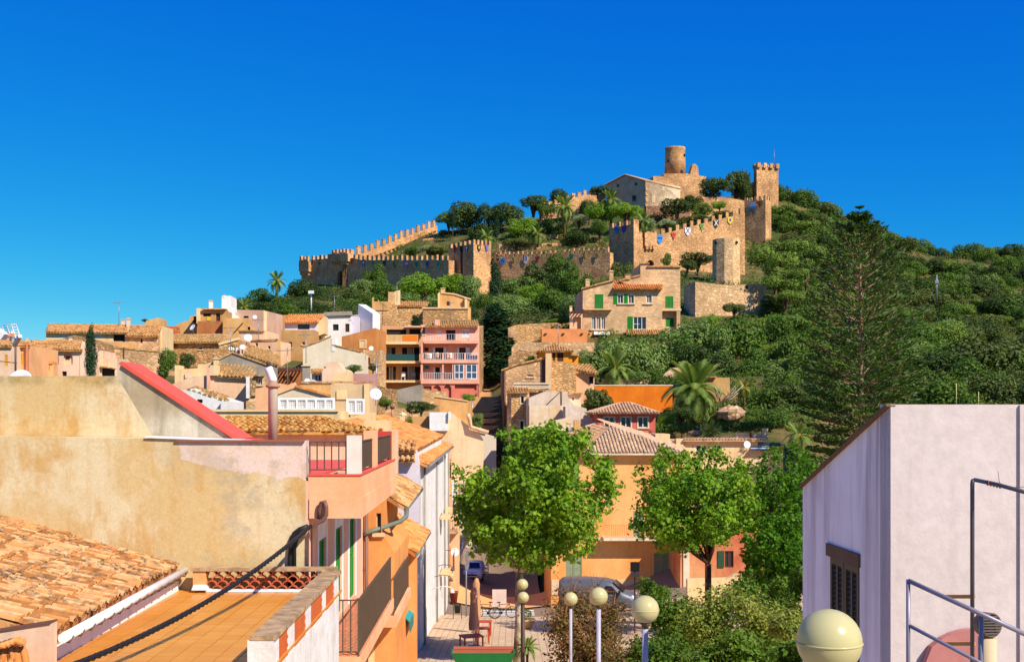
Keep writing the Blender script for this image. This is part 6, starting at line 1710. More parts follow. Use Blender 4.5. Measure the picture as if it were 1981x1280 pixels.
# yellow tower house
f = Face(1044, 126, 2)
r = house('yellow_tower_house', 'yellow orange tower room with a hipped tile roof and brown shutters', 'house', f, box4(1044, 678, 1107, 740), 5, M_yellow(), [(1069, 682, 1074, 698, 'b'), (1078, 682, 1090, 699, 'b')])
A_, B_ = f.at(1041, 679, -.5), f.at(1110, 679, -.5); pk = f.at(1074, 664.5, 2); e = Vector((.05, 0, 0))
roof_w(r, A_, B_, pk + e, pk - e, M_clay(), .28); Cb = B_ - f.n * 5.5; Ca = A_ - f.n * 5.5
roof_w(r, B_, Cb, pk, pk + Vector((0, .05, 0)), M_clay(), .28); roof_w(r, Ca, A_, pk, pk + Vector((0, .05, 0)), M_clay(), .28)
block(r, f, box4(1107, 688, 1119, 730), 3, M_yellow(), 'annex', -.3); coping(r, f, [(1105, 687.5), (1120, 687.5)], M_clayold(), .8, .16, .3, 'eave_tiles')
# big rubble house
f = Face(972, 116, 2)
r = house('rubble_house', 'big pale rubble house with a square chimney and sloping roof verge below the yellow tower', 'house', f,
          [(973, 860), (1055, 860), (1055, 694), (1028, 699), (1000, 706), (973, 716)], 9, M_stonep(), [(1019, 724, 1032, 729, 'p')])
block(r, f, [(1048, 740), (1055.5, 740), (1055.5, 693), (1048, 696)], 1.0, plain('chimney_shade_brown', C(92, 72, 60), .9), 'chimney_shade', .05)  # dark slab painted in for the shade beside the chimney
block(r, f, box4(1055.5, 683, 1067, 760), 1.2, stp, 'chimney', .55)
block(r, f, [(1055.5, 800), (1115, 800), (1115, 706), (1100, 702), (1067, 697), (1055.5, 697)], 6, M_stone(), 'stone_wing', -.2)
coping(r, f, [(970, 717), (1000, 705.5), (1055, 693)], M_clay(), .5, .14, .2, 'verge_tiles')
fl_ = f.turned(973, -88); wall_mb(fl_, [(970, 860), (973, 860), (973, 717), (970, 717)], .3).build('side_wall', M_tan(), r)
MB().tube([f.at(976.5, 850, -.15), f.at(976.5, 716, -.15)], .06, 6).build('drainpipe', plain('brown_drainpipe', C(120, 82, 70), .5), r)
r, f = B('low lean-to with a drooping tiled roof right of the rubble house', 117, 3, box4(1112, 722, 1150, 790), 4, M_peach, [(1140, 728, 1148, 742, 'o')])
roof_w(r, f.at(1110, 718, -.2) + Z * .2, f.at(1158, 723, -.9), f.at(1140, 712, 3), f.at(1112, 704, 2.2), M_clay(), .3)
# balustraded terrace and its tower
f = Face(981, 110, 4)
r = house('stone_stair_tower', 'narrow golden stone tower with a small framed window and a dark doorway', 'house', f, [(989, 870), (1024, 870), (1024, 758), (989, 757)], 5, M_stone(), [(1007.5, 766, 1013.5, 780, 'd'), (1005, 814, 1014, 842, 'o')])
fl_ = f.turned(989, -50); wall_mb(fl_, [(981, 850), (989, 870), (989, 757), (981, 757)], .5).build('side_wall', M_stonep(), r)
roof_px(r, f, [(979, 757.5, -.4), (1023, 757.5, -.4), (1022, 750, 2), (988, 750, 2)], M_clay(), period=.25); 
mb, *_ = ring_mb(f, 1003.5, 811, 1015.5, 843, .16, -.005, .06); mb.build('door_surround', M_offwhite(), r)
mb, *_ = ring_mb(f, 1005, 763, 1016, 782, .14, -.005, .06); mb.build('window_surround', M_offwhite(), r)
r = empty('balustrade', W(1028, 756, 112), 'white stone balustrade on the terrace above the golden stair tower', 'balustrade')
f = Face(995, 112, 3)
mb = MB(); mb.bar(f.at(994, 741.5), f.at(1063, 741.5), .35, .14); mb.build('rail', M_offwhite(), r)
mb = MB(); mb.bar(f.at(994, 750), f.at(1063, 750), .35, .14); mb.build('plinth', M_offwhite(), r)
blm = MB().lathe((0, 0, 0), [(.06, 0), (.1, .1), (.05, .22), (.06, .32)], 6).mesh('baluster', M_offwhite())
for k in range(26):
    o = bpy.data.objects.new('baluster', blm); COL.objects.link(o); o.parent = r; o.location = f.at(996 + k * 2.6, 748.5) - wloc(r)
block(r, f, box4(1055, 741, 1063, 756), .4, M_offwhite(), 'pier', .05)
r, f = B('rubble terrace front with lichen tiles below the balustrade', 113, 3, box4(1018, 752, 1065, 800), 3, M_stoneb, name='terrace_wall', cat='wall')
r, f = B('whitewashed wall with a curved sweep right of the stair tower', 107, 4, [(1022, 830), (1135, 830), (1135, 790), (1112, 783), (1103, 775), (1098, 765), (1098, 757), (1056, 757), (1040, 763), (1023, 770)], 3, lambda: plaster('old_whitewash', C(226, 204, 180), C(212, 186, 158), .4), name='terrace_wall', cat='wall')
MB().tube([f.at(1057, 783, -.05), f.at(1084, 757, -.05)], .04, 5).build('cable', M_iron(), r); MB().tube([f.at(1086, 783, -.05), f.at(1086, 757, -.05)], .05, 5).build('cable', M_iron(), r)
r, f = B('little pink shed with a heart shaped opening behind the white sweep', 109, 3, box4(1098, 762, 1124, 790), 3, M_palepink, [(1107, 769, 1110, 774, 'o')])
coping(r, f, [(1097, 760), (1127, 762)], M_clay(), .8, .14, .4, 'eave_tiles')
r, f = B('stained cream wall with orange scrapes above the beige ramp', 103, 4, [(1024, 860), (1096, 860), (1096, 784), (1024, 784)], 2, lambda: plaster('scraped_cream', C(230, 206, 174), C(220, 176, 124), .3, .8), name='terrace_wall', cat='wall')
r, f = B('white ramp parapet sloping down to the coral house', 101, 4, [(1094, 840), (1153, 850), (1153, 812), (1130, 800), (1110, 793), (1094, 786)], 2, lambda: plaster('old_whitewash', C(226, 204, 180), C(212, 186, 158), .4), name='ramp_wall', cat='wall')
r = empty('beige_roof_ramp', W(1060, 850, 96), 'sloping beige screed roof between the stained wall and the ramp', 'roof')
mb = MB(); mb.prism([W(1018, 824, 99), W(1030, 848, 93), W(1100, 824, 95), W(1104, 806, 100)], Vector((0, 0, -.3))); mb.build('slab', M_cream(), r)
r, f = B('low balustered parapet with a square pillar beside the pale roof', 92, 4, [(1060, 880), (1153, 850), (1153, 818), (1125, 826), (1095, 836), (1060, 849)], 1, M_offwhite, name='parapet_wall', cat='wall')
block(r, f, box4(1111, 812, 1123, 850), .5, M_ochre(), 'pillar', .3)
railing(r, f.at(1095, 836, -.1), f.at(1111, 832, -.1), .6, M_iron(), .3, .015, .02)
# orange garden wall
r, f = B('bright orange garden wall with a white top behind the coral house', 114, 3, box4(1151, 747, 1301, 810), .5, M_deeporange, name='garden_wall', cat='wall')
coping(r, f, [(1150, 746), (1302, 746)], M_offwhite(), .6, .12, .05)
r, f = B('curved ochre wall end among the palms above the orange wall', 122, 4, [(1270, 760), (1320, 760), (1320, 710), (1302, 711), (1287, 722), (1276, 736)], .8, M_pink, name='garden_wall', cat='wall')
r, f = B('low pink planter wall above the orange garden wall', 124, 3, box4(1165, 733, 1275, 765), .6, M_pink, name='garden_wall', cat='wall')
r, f = B('dark shed with broken tiles hidden behind the big palm', 118, 3, box4(1366, 730, 1412, 770), 4, M_tan)
coping(r, f, [(1364, 730), (1385, 730)], M_clay(), 1, .16, .4, 'eave_tiles')
# coral house
f = Face(1155, 98, 3)
r = house('coral_house', 'coral red house with three white framed windows under a hipped tile roof', 'house', f, box4(1155, 800, 1268, 862), 5, M_coral(), [(1169, 806, 1189, 827, 'x'), (1201, 806, 1221, 827, 'x'), (1234, 806, 1254, 827, 'x')])
for x0, x1 in ((1167.5, 1190.5), (1199.5, 1222.5), (1232.5, 1255.5)):
    mb, *_ = ring_mb(f, x0, 804.5, x1, 828.5, .1, -.004, .04); mb.build('window_surround', M_offwhite(), r)
A_, B_ = f.at(1147, 798, -.55), f.at(1276, 798, -.55); p0, p1 = f.at(1203, 778, 2.4), f.at(1216, 778, 2.4)
roof_w(r, A_, B_, p1, p0, M_claypale(), .27); roof_w(r, B_, B_ - f.n * 6, p1, p1 + e, M_claypale(), .27); roof_w(r, A_ - f.n * 6, A_, p0, p0 + e, M_claypale(), .27)
mb = MB(); mb.bar(f.at(1150, 800, -.35), f.at(1273, 800, -.35), .5, .08); mb.build('soffit', M_brown(), r)
r, f = B('low cream box wall right of the coral house', 90, 3, box4(1268, 839, 1296, 880), 3, M_cream, name='parapet_wall', cat='wall')
# large orange house on the square
f = Face(1066, 84, 2)
om = plaster('square_orange_render', C(238, 176, 108), C(228, 154, 84), .25, .4, .2)
gw = [(1095, 1071, 1126, 1140), (1265, 1069, 1295, 1138)]
r = house('square_house', 'big orange house with a pale hipped roof behind the plane trees', 'house', f, [(1066, 1150), (1316, 1150), (1316, 878), (1066, 878)], 8, om, [(x0, y0, x1, y1, 's') for x0, y0, x1, y1 in gw] + [(1150, 905, 1170, 945, 's'), (1270, 905, 1290, 945, 's'), (1100, 905, 1120, 945, 's'), (1225, 988, 1245, 1041, 's')])
MB().prism([f.at(1267, 1131, -.03), f.at(1284, 1131, -.03), f.at(1284, 1109, -.03), f.at(1267, 1109, -.03)], f.n * .04).build('meter_box', M_iron(), r)
roof_w(r, f.at(1128, 875, -.6), f.at(1327, 875, -.6), f.at(1190, 826, 4.2), f.at(1182, 826, 4.2), clay('bleached_tiles', C(222, 186, 146), C(208, 166, 124), C(232, 202, 164), .5), .26)
roof_w(r, f.at(1060, 850, 8.2), f.at(1128, 875, -.6), f.at(1185, 826, 4.2), f.at(1153, 820, 8.2), clay('rosy_tiles', C(206, 156, 112), C(192, 138, 96), C(216, 170, 126), .6), .26)
roof_w(r, f.at(1327, 875, -.6), f.at(1322, 860, 8.2), f.at(1153, 820, 8.2), f.at(1188, 826, 4.2), M_claypale(), .26)
mb = MB(); mb.bar(f.at(1129, 878, -.3), f.at(1325, 878, -.3), .6, .12); mb.build('cornice', M_offwhite(), r)
block(r, f, box4(1168, 1040, 1303, 1045.5), 1.2, M_offwhite(), 'balcony', 1.15)
block(r, f, box4(1066, 1041, 1168, 1045), .3, M_offwhite(), 'string_course', .08)
railing(r, f.at(1170, 1040, -1.05), f.at(1301, 1040, -1.05), .95, plain('rusty_rail', C(190, 110, 60), .6), .16, .012, .02)
block(r, f, box4(1067, 1121, 1315, 1150), .1, plaster('pale_plinth', C(222, 190, 152), None, .3), 'plinth', .06, [rect(1094, 1120.5, 1127, 1140), rect(1264, 1120.5, 1296, 1138)])
block(r, f, box4(1302, 878, 1316, 1150), .08, om, 'corner_pilaster', .05)
r, f = B('lower house with stained rust red wall and one brown window right of the orange house', 80, 2, [(1316, 1150), (1500, 1150), (1500, 1040), (1316, 1020)], 6, lambda: plaster('rusty_render', C(226, 156, 104), C(196, 100, 66), .3, .3), [(1402, 1065, 1419, 1097, 'k')], sink=2)
block(r, f, box4(1389, 1065, 1401, 1097), .06, plain('dark_green_shutter', C(40, 74, 44), .6), 'shutter', .08)
block(r, f, box4(1322, 1025, 1334, 1150), .1, M_offwhite(), 'white_pilaster', .08)
r, f = B('low cream wall with a stepped gable in front of the rust red house', 74, 2, [(1330, 1160), (1480, 1160), (1480, 1122), (1440, 1118), (1425, 1108), (1408, 1118), (1330, 1120)], .5, M_cream, name='garden_wall', cat='wall')
# cream flat house
f = Face(1308, 89, 2)
r = house('cream_flat_house', 'low cream house with a tile trimmed flat roof and a solar heater', 'house', f, [(1310, 930), (1515, 930), (1515, 868), (1466, 868), (1466, 852), (1310, 852)], 7, M_cream(), [(1346, 860, 1368, 874, 'x'), (1378, 860, 1396, 874, 'x')])
for x0, x1, y in ((1322, 1482, 849.5),):
    roof_px(r, f, [(x0, y + 1, -.4), (x1, y + 1, -.4), (x1, y - 2, .8), (x0, y - 2, .8)], M_claypale(), period=.25)
block(r, f, box4(1308, 848, 1322, 880), .8, M_cream(), 'end_pier', .2); block(r, f, box4(1478, 828, 1486, 850), .6, M_cream(), 'chimney', -2)
roof_px(r, f, [(1489, 869, -.3), (1512, 869, -.3), (1510, 857, 2), (1489, 857, 2)], M_clay(), period=.25)
block(r, f, box4(1425, 838, 1480, 850), .5, M_pink(), 'rear_parapet', -2.5)
mb = MB(); mb.lathe(f.at(1452, 849, .5), [(.1, 0), (.1, .45), (.25, .5), (.25, .56)], 8); mb.build('flue', M_brown(), r)
rr = empty('solar_panel', f.at(1470, 869, -.4), 'blue black solar panel with white bars on the cream flat house', 'solar panel')
mb = MB(); q4 = [f.at(1452, 869, -.5), f.at(1488, 869, -.5), f.at(1487, 855, 1.0), f.at(1453, 855, 1.0)]; mb.prism(q4, Vector((0, 0, -.08))); mb.build('panel', plain('solar_glass', C(40, 60, 110), .15), rr)
mb = MB()
for k in range(4): mb.bar(q4[0].lerp(q4[3], (k + .5) / 4) + Z * .03, q4[1].lerp(q4[2], (k + .5) / 4) + Z * .03, .06, .05)
mb.build('bar', M_wframe(), rr)
dish(1445.5, 859.5, 86, 7, 'white dish beside the solar panel on the cream house', (.2, -.95, .2))
# stairs up the hill
r = empty('stair_street', W(945, 850, 136), 'long flight of stone steps climbing between the salmon house and the rubble house', 'steps')
st_m = plaster('worn_stone_step', C(214, 164, 110), C(190, 140, 92), .4)
p0, p1 = W(948, 842, 134), W(940, 742, 166)
stm = MB().box((0, .5, -.25), (4.6, 1.02, .5), 5).mesh('step', st_m)
for k in range(40):
    o = bpy.data.objects.new('step', stm); COL.objects.link(o); o.parent = r; q_ = p0.lerp(p1, k / 39); q_.z = max(q_.z, ground(q_.x, q_.y) + .3); o.location = q_ - wloc(r)
p2 = W(960, 960, 108)
for k in range(28):
    o = bpy.data.objects.new('step', stm); COL.objects.link(o); o.parent = r; q_ = p2.lerp(p0, k / 28); q_.z = max(q_.z, ground(q_.x, q_.y) + .3); o.location = q_ - wloc(r)
r, f = B('tall rubble side wall shading the stairs right of the salmon house', 150, 82, [(927, 770), (935, 770), (935, 630), (927, 640)], 1.0, M_stoneb, name='retaining_wall', cat='wall')
MB_ = MB(); MB_.tube([W(914, 838, 120), W(914, 770, 120)], .07, 6); single('utility_pole', MB_, M_steel(), 'slim grey pole beside the tan garden wall', 'pole')
MB_ = MB(); MB_.tube([W(602, 600, 190), W(602, 562, 190)], .12, 6); MB_.box(W(602, 565, 189.5), (.9, .3, .5)); single('floodlight', MB_, M_wframe(), 'white floodlight mast below the left castle wall', 'floodlight')
MB_ = MB(); MB_.tube([W(1812, 585, 215), W(1812, 532, 215)], .14, 6); MB_.box(W(1812, 545, 214.6), (.7, .3, .5)); single('utility_pole', MB_, M_steel(), 'pale utility pole standing in the scrub on the right hill', 'pole')
# ================================================================ ground sheets
def axis(lo, hi, step, far):
    c = list(np.arange(lo, hi + .1, step)); s = step; a = [lo]; b = [hi]
    while a[-1] > -far: s *= 1.5; a.append(a[-1] - s)
    s = step
    while b[-1] < far: s *= 1.5; b.append(b[-1] + s)
    return np.array(sorted(set(a[1:] + c + b[1:])))
gx = axis(-190, 270, 2.5, 7000); gy = axis(-30, 410, 2.5, 8000)
X, Y = np.meshgrid(gx, gy); Zg = ground_np(X.ravel(), Y.ravel())
Zg = Zg - .45 * ((X.ravel() > -13) & (X.ravel() < 31) & (Y.ravel() > -26) & (Y.ravel() < 88)) - .5 * ((X.ravel() > -9) & (X.ravel() < 4.5) & (Y.ravel() >= 88) & (Y.ravel() < 112))
V = np.stack([X.ravel(), Y.ravel(), Zg], 1); nx_ = len(gx); ny_ = len(gy)
ii, jj = np.meshgrid(np.arange(nx_ - 1), np.arange(ny_ - 1)); k0 = (jj * nx_ + ii).ravel()
Q = np.stack([k0, k0 + 1, k0 + 1 + nx_, k0 + nx_], 1)
t = NT('dry_hill_soil', 0.95, .1)
n1 = t.ramp(t.noise(.12, 6, .65), [(.4, 0.), (.6, 1.)])
c_ = t.mix(n1, C(132, 106, 66), C(66, 78, 34))
c_ = t.mix(t.ramp(t.noise(.9, 5, .7), [(.5, 0.), (.66, .8)]), c_, C(70, 84, 36))
c_ = t.mix(t.ramp(t.noise(.35, 5, .7), [(.64, 0.), (.7, .8)]), c_, C(206, 180, 142))
t.col(c_); t.bump(t.noise(1.2, 6, .7), .8, .3)
o = bpy.data.objects.new('hill_ground', np_mesh('hill_ground', V, Q, t.m, True)); COL.objects.link(o); tag(o, kind='structure', label='dry scrub covered hill rising behind the village')

def sheet(name, x0, x1, y0, y1, mat, lift, step=1.0, label=None):
    xs = np.linspace(x0, x1, max(2, int((x1 - x0) / step) + 1)); ys = np.linspace(y0, y1, max(2, int((y1 - y0) / step) + 1))
    X, Y = np.meshgrid(xs, ys); z = ground_np(X.ravel(), Y.ravel()) + lift
    n = len(xs); ii, jj = np.meshgrid(np.arange(n - 1), np.arange(len(ys) - 1)); k = (jj * n + ii).ravel()
    o = bpy.data.objects.new(name, np_mesh(name, np.stack([X.ravel(), Y.ravel(), z], 1), np.stack([k, k + 1, k + 1 + n, k + n], 1), mat, True))
    COL.objects.link(o); return tag(o, label, kind='structure')
t = NT('square_paving', .85, .2)
br = t.n('ShaderNodeTexBrick'); br.offset = 0.0; br.inputs['Scale'].default_value = 1.0; br.inputs['Brick Width'].default_value = .32; br.inputs['Row Height'].default_value = .9
br.inputs['Mortar Size'].default_value = .02; br.inputs['Color1'].default_value = (*C(206, 178, 144), 1); br.inputs['Color2'].default_value = (*C(196, 166, 132), 1); br.inputs['Mortar'].default_value = (*C(170, 134, 104), 1)
t.l(t.pos(), br.inputs['Vector'])
t.col(t.mix(t.ramp(t.noise(.7, 5), [(.4, 0.), (.7, .35)]), br.outputs[0], C(190, 150, 110)))
sheet('square_paving', -6.0, 30, -25, 77, t.m, .08)
t = NT('street_asphalt', .9, .2); t.col(t.mix(t.noise(2.0, 5), C(120, 104, 88), C(150, 130, 108)))
sheet('street', -12, 18, 77.05, 87, t.m, .05)
t = NT('ochre_pavement', .9, .15); t.col(t.mix(t.noise(1.0, 5), C(226, 176, 120), C(206, 152, 96)))
sheet('pavement', -4.5, 3.4, 84.5, 90, t.m, .17, label='sunlit ochre pavement strip behind the crossing')
t = NT('lane_paving', .9, .15); t.col(t.mix(t.noise(1.5, 5), C(128, 106, 88), C(150, 124, 100)))
sheet('lane', -5.5, 2.2, 90.05, 112, t.m, .12)
wp_ = plain('road_marking_white', C(236, 230, 220), .8)
for k in range(5): sheet('crossing_stripe', -2.6, 1.6, 79.0 + k * 1.05, 79.55 + k * 1.05, wp_, .075, .5)

# ================================================================ foliage
def leaf_cloud(rng, cen, rad, n, size, zs=1.0, up=.35, jit=.9, inner=.55, star=False, skin=.25, cull=True):
    cen = np.array(cen, float); rad = np.array(rad, float)
    w = rad ** 2; w /= w.sum()
    k = rng.choice(len(cen), n, p=w)
    d = rng.normal(size=(n, 3)); d /= np.linalg.norm(d, axis=1)[:, None]
    rr = rad[k] * (1 - skin * rng.random(n) ** 1.5) * (1 + .12 * rng.normal(size=n))
    deep = rng.random(n) < .15
    rr = np.where(deep, rr * rng.uniform(inner, 1, n), rr)
    p = cen[k] + d * rr[:, None] * np.array([1, 1, zs])
    if cull and len(cen) > 1:
        keep = np.ones(n, bool)
        for c, r in zip(cen, rad):
            keep &= ~(np.linalg.norm((p - c) / np.array([1, 1, zs]), axis=1) < r * .62)
        p, d = p[keep], d[keep]; n = len(p)
    nr = d + jit * rng.normal(size=(n, 3)) * .6 + np.array([0, 0, up]); nr /= np.linalg.norm(nr, axis=1)[:, None]
    a = rng.normal(size=(n, 3)); a -= (a * nr).sum(1)[:, None] * nr; a /= np.linalg.norm(a, axis=1)[:, None]
    b = np.cross(nr, a)
    s = size * rng.uniform(.6, 1.35, n)[:, None]
    if not star:
        V = np.stack([p - a * s * .5, p + b * s * .32 + nr * s * .06, p + a * s * .55, p - b * s * .32 + nr * s * .06], 1).reshape(-1, 3)
        Q = np.arange(n * 4).reshape(n, 4)
        return V, Q
    ang = np.array([-90, -35, -10, 22, 55, 90, 125, 158, 190, 215]) * math.pi / 180
    ra = np.array([.35, .5, .28, .55, .3, .62, .3, .55, .28, .5])
    ox = np.cos(ang) * ra; oy = np.sin(ang) * ra
    fold = np.abs(ox) * .25
    V = (p[:, None, :] + a[:, None, :] * (ox[None, :, None] * s[:, None, :]) + b[:, None, :] * (oy[None, :, None] * s[:, None, :]) - nr[:, None, :] * (fold[None, :, None] * s[:, None, :])).reshape(-1, 3)
    return V, np.arange(n * 10).reshape(n, 10)

def lobes(rng, n, spread=(1, 1, .7), r=(.35, .6), zmin=-.5):
    c = []; q = []
    while len(c) < n:
        d = rng.normal(size=3); d /= np.linalg.norm(d); d *= rng.uniform(.35, .72)
        if d[2] < zmin: continue
        c.append(d * np.array(spread)); q.append(rng.uniform(*r))
    return c, q

LEAF = {'oak': lambda: leafy('dark_oak_leaf', C(50, 72, 24), C(92, 110, 44), .25),
        'carob': lambda: leafy('mid_green_leaf', C(64, 98, 26), C(116, 140, 50), .32),
        'olive': lambda: leafy('grey_green_leaf', C(98, 126, 54), C(146, 166, 88), .32),
        'light': lambda: leafy('spring_green_leaf', C(110, 150, 38), C(160, 184, 62), .45),
        'pine': lambda: leafy('pine_needles', C(84, 116, 36), C(138, 156, 62), .3),
        'cypress': lambda: leafy('cypress_green', C(26, 54, 24), C(50, 80, 32), .15),
        'scrub': lambda: leafy('scrub_leaf', C(78, 94, 36), C(122, 128, 64), .28),
        'oleander': lambda: leafy('pale_blossom_leaf', C(130, 150, 90), C(206, 206, 176), .4)}
PROTO = {}
def proto(kind):
    if kind in PROTO: return PROTO[kind]
    out = []
    for v in range(3):
        rng = np.random.default_rng(hash_(kind) + v)
        if kind == 'cypress':
            cen = [(rng.uniform(-.12, .12), rng.uniform(-.12, .12), z) for z in np.linspace(-.9, .92, 12)]
            rad = [.26 * (1 - max(0, z) ** 1.6 * .85) * (.8 if z < -.7 else 1) + .03 for z in np.linspace(-.9, .92, 12)]
            V, Q = leaf_cloud(rng, cen, rad, 3600, .08, 1.3, .5, .7, cull=False)
        elif kind == 'pine':
            c, q = lobes(rng, 12, (1, 1, .75), (.22, .42), -.4)
            V, Q = leaf_cloud(rng, c, q, 4600, .085, .6, .6, .8)
        else:
            c, q = lobes(rng, 15, (1.05, 1.05, .85), (.24, .46), -.55)
            V, Q = leaf_cloud(rng, c, q, 5600, .095 if kind != 'scrub' else .105, .9, .35, .95)
        out.append(np_mesh('crown', V, Q, LEAF[kind]()))
    PROTO[kind] = out
    return out
def hash_(s): return sum(ord(c) * (i + 3) for i, c in enumerate(s)) % 9973
TRUNK = None
def trunk_mesh():
    global TRUNK
    if TRUNK is None:
        mb = MB(); mb.tube([(0, 0, -.1), (.1, 0, .4), (0, .1, .75), (.05, 0, 1.0)], [1.0, .75, .6, .3], 7)
        for a in range(4):
            an = a * 1.6; mb.tube([(0.05, .05, .55), (math.cos(an) * 1.5, math.sin(an) * 1.5, .8), (math.cos(an) * 3, math.sin(an) * 3, 1.0)], [.5, .35, .12], 5)
        TRUNK = mb.mesh('trunk', bark('grey_bark', C(120, 96, 76), C(84, 64, 48)))
    return TRUNK
tr_rnd = random.Random(77)
def tree(kind, px, py, w, h, D, label, group, name=None, cat='tree'):
    'a tree whose crown covers w x h photo pixels about (px, py) at depth D'
    c = W(px, py, D); s = D / F
    rx, rz = w * s / 2, h * s / 2
    zg = min(ground(c.x, c.y), c.z - rz * .6)
    if c.z - zg > 3.2 * rz: zg = c.z - rz * 1.25
    r = empty(name or {'pine': 'pine_tree', 'cypress': 'cypress_tree', 'olive': 'olive_tree'}.get(kind, 'tree'), (c.x, c.y, zg), label, cat, group)
    cr = bpy.data.objects.new('crown', proto(kind)[tr_rnd.randrange(3)]); COL.objects.link(cr); cr.parent = r
    cr.location = (0, 0, c.z - zg); k = 1.18 if kind != 'cypress' else 1.0
    cr.scale = (rx * k * (3.2 if kind == 'cypress' else 1), rx * k * (3.2 if kind == 'cypress' else 1), rz * k); cr.rotation_euler.z = tr_rnd.uniform(0, 6.28)
    tr = bpy.data.objects.new('trunk', trunk_mesh()); COL.objects.link(tr); tr.parent = r
    hh = max(.4, c.z - zg); q = max(.1, min(.3, rx * .09)); tr.scale = (q, q, hh); tr.rotation_euler.z = tr_rnd.uniform(0, 6.28)
    return r
GC, GL = 'trees among the castle terraces', 'trees below the castle walls'
castle_trees = [(905, 418, 84, 62, 292, 'oak'), (868, 424, 46, 44, 294, 'pine'), (985, 418, 74, 62, 286, 'oak'), (945, 412, 40, 40, 288, 'oak'), (1032, 394, 52, 38, 292, 'oak'), (1084, 384, 46, 40, 290, 'oak'),
    (1058, 402, 40, 34, 286, 'carob'), (1156, 369, 40, 22, 286, 'oak'), (1012, 438, 62, 44, 276, 'light'), (1048, 440, 40, 40, 272, 'carob'), (1165, 412, 56, 48, 268, 'light'), (1212, 408, 56, 36, 266, 'light'),
    (1378, 362, 72, 44, 288, 'oak'), (1424, 358, 60, 68, 292, 'oak'), (1310, 400, 62, 40, 276, 'oak'), (1358, 408, 46, 32, 276, 'carob'), (1392, 398, 26, 20, 278, 'light'), (1440, 362, 30, 50, 290, 'oak'),
    (1120, 460, 54, 34, 262, 'oak'), (1160, 440, 40, 30, 262, 'carob'), (1085, 448, 40, 36, 270, 'carob'), (1140, 405, 44, 40, 278, 'oak'), (860, 460, 40, 30, 296, 'oak'), (925, 452, 44, 40, 282, 'oak'), (1340, 388, 34, 22, 284, 'oak'),
    (796, 487, 30, 18, 268, 'carob'), (850, 486, 52, 22, 262, 'scrub'), (1000, 470, 50, 24, 262, 'scrub'), (1225, 440, 30, 26, 258, 'light'), (1290, 436, 44, 22, 262, 'carob'), (1350, 424, 60, 20, 266, 'scrub'), (1400, 415, 44, 18, 270, 'scrub')]
for i, (x, y, w, h, D, k) in enumerate(castle_trees):
    nb = 'over the climbing wall' if x < 915 else 'above the golden tower' if x < 1000 else 'left of the tall fan palm' if x < 1090 else 'right of the tall fan palm' if x < 1185 else 'below the summit house' if x < 1300 else 'between summit house and keep'
    pos = 'upper' if y < 400 else 'middle' if y < 430 else 'lower'
    tree(k, x, y, w, h, D, {'oak': pos + ' terrace dark evergreen tree ' + nb, 'carob': pos + ' terrace mid green leafy tree ' + nb, 'light': pos + ' terrace light green feathery tree ' + nb,
                            'pine': 'spreading pine leaning over the top of the climbing castle wall', 'scrub': 'low grey green bush just above the battlements ' + nb}[k], GC)
for x, y, w, h, D in ((1250, 432, 46, 26, 258), (1290, 432, 30, 20, 260), (826, 482, 26, 18, 264), (1120, 426, 34, 24, 272), (660, 585, 50, 24, 235), (690, 600, 30, 20, 225)):
    tree('oleander', x, y, w, h, D, 'pale flowering oleander bush on the castle slope', 'oleander bushes on the castle slope', 'oleander_bush', 'bush')
lower_trees = [(508, 578, 54, 36, 218, 'carob'), (545, 592, 56, 30, 208, 'carob'), (592, 566, 60, 52, 236, 'oak'), (575, 592, 50, 36, 212, 'oak'), (640, 588, 60, 46, 222, 'oak'), (720, 534, 44, 44, 238, 'carob'), (700, 556, 40, 40, 236, 'olive'), (752, 562, 62, 42, 228, 'carob'), (690, 580, 50, 36, 222, 'oak'),
    (820, 556, 76, 56, 224, 'light'), (868, 552, 50, 46, 226, 'light'), (775, 582, 62, 40, 212, 'olive'), (850, 585, 60, 44, 206, 'olive'), (912, 560, 46, 62, 220, 'olive'), (1004, 556, 66, 48, 222, 'olive'), (1040, 542, 56, 56, 224, 'oak'), (1078, 516, 54, 46, 226, 'carob'),
    (1088, 556, 58, 56, 216, 'carob'), (1122, 548, 46, 60, 212, 'carob'), (1018, 592, 80, 56, 200, 'olive'), (985, 590, 48, 60, 196, 'olive'), (1064, 588, 62, 50, 198, 'carob'), (1110, 592, 50, 50, 190, 'olive'), (940, 590, 36, 40, 206, 'carob'), (1350, 502, 54, 30, 226, 'oak'), (1290, 503, 16, 24, 236, 'carob'), (1330, 512, 30, 22, 222, 'scrub'),
    (480, 592, 50, 34, 196, 'oak'), (515, 600, 56, 30, 188, 'oak'), (560, 604, 50, 26, 190, 'carob'), (465, 604, 34, 22, 185, 'carob'), (610, 600, 60, 30, 198, 'oak'), (620, 580, 44, 36, 232, 'oak'), (670, 596, 50, 30, 212, 'carob'), (730, 590, 50, 36, 214, 'carob'), (640, 604, 44, 24, 205, 'scrub'), (790, 560, 40, 40, 232, 'light'), (1030, 570, 50, 40, 212, 'light'), (1060, 545, 44, 50, 228, 'olive')]
for x, y, w, h, D, k in lower_trees:
    nb = 'by the left skyline palm' if x < 610 else 'below the arched castle gate' if x < 740 else 'left of the golden tower' if x < 930 else 'between tall cypress and ivy tower' if x < 1200 else 'beside the round watchtower'
    pos = 'upper' if y < 562 else 'lower'
    w *= 1.18; h *= 1.15
    tree(k, x, y, w, h, D, {'oak': pos + ' dark round evergreen ' + nb, 'carob': pos + ' fresh green round tree ' + nb, 'light': pos + ' yellow green tree ' + nb, 'olive': pos + ' grey green olive tree ' + nb, 'scrub': pos + ' low scrub bush ' + nb}[k], GL)
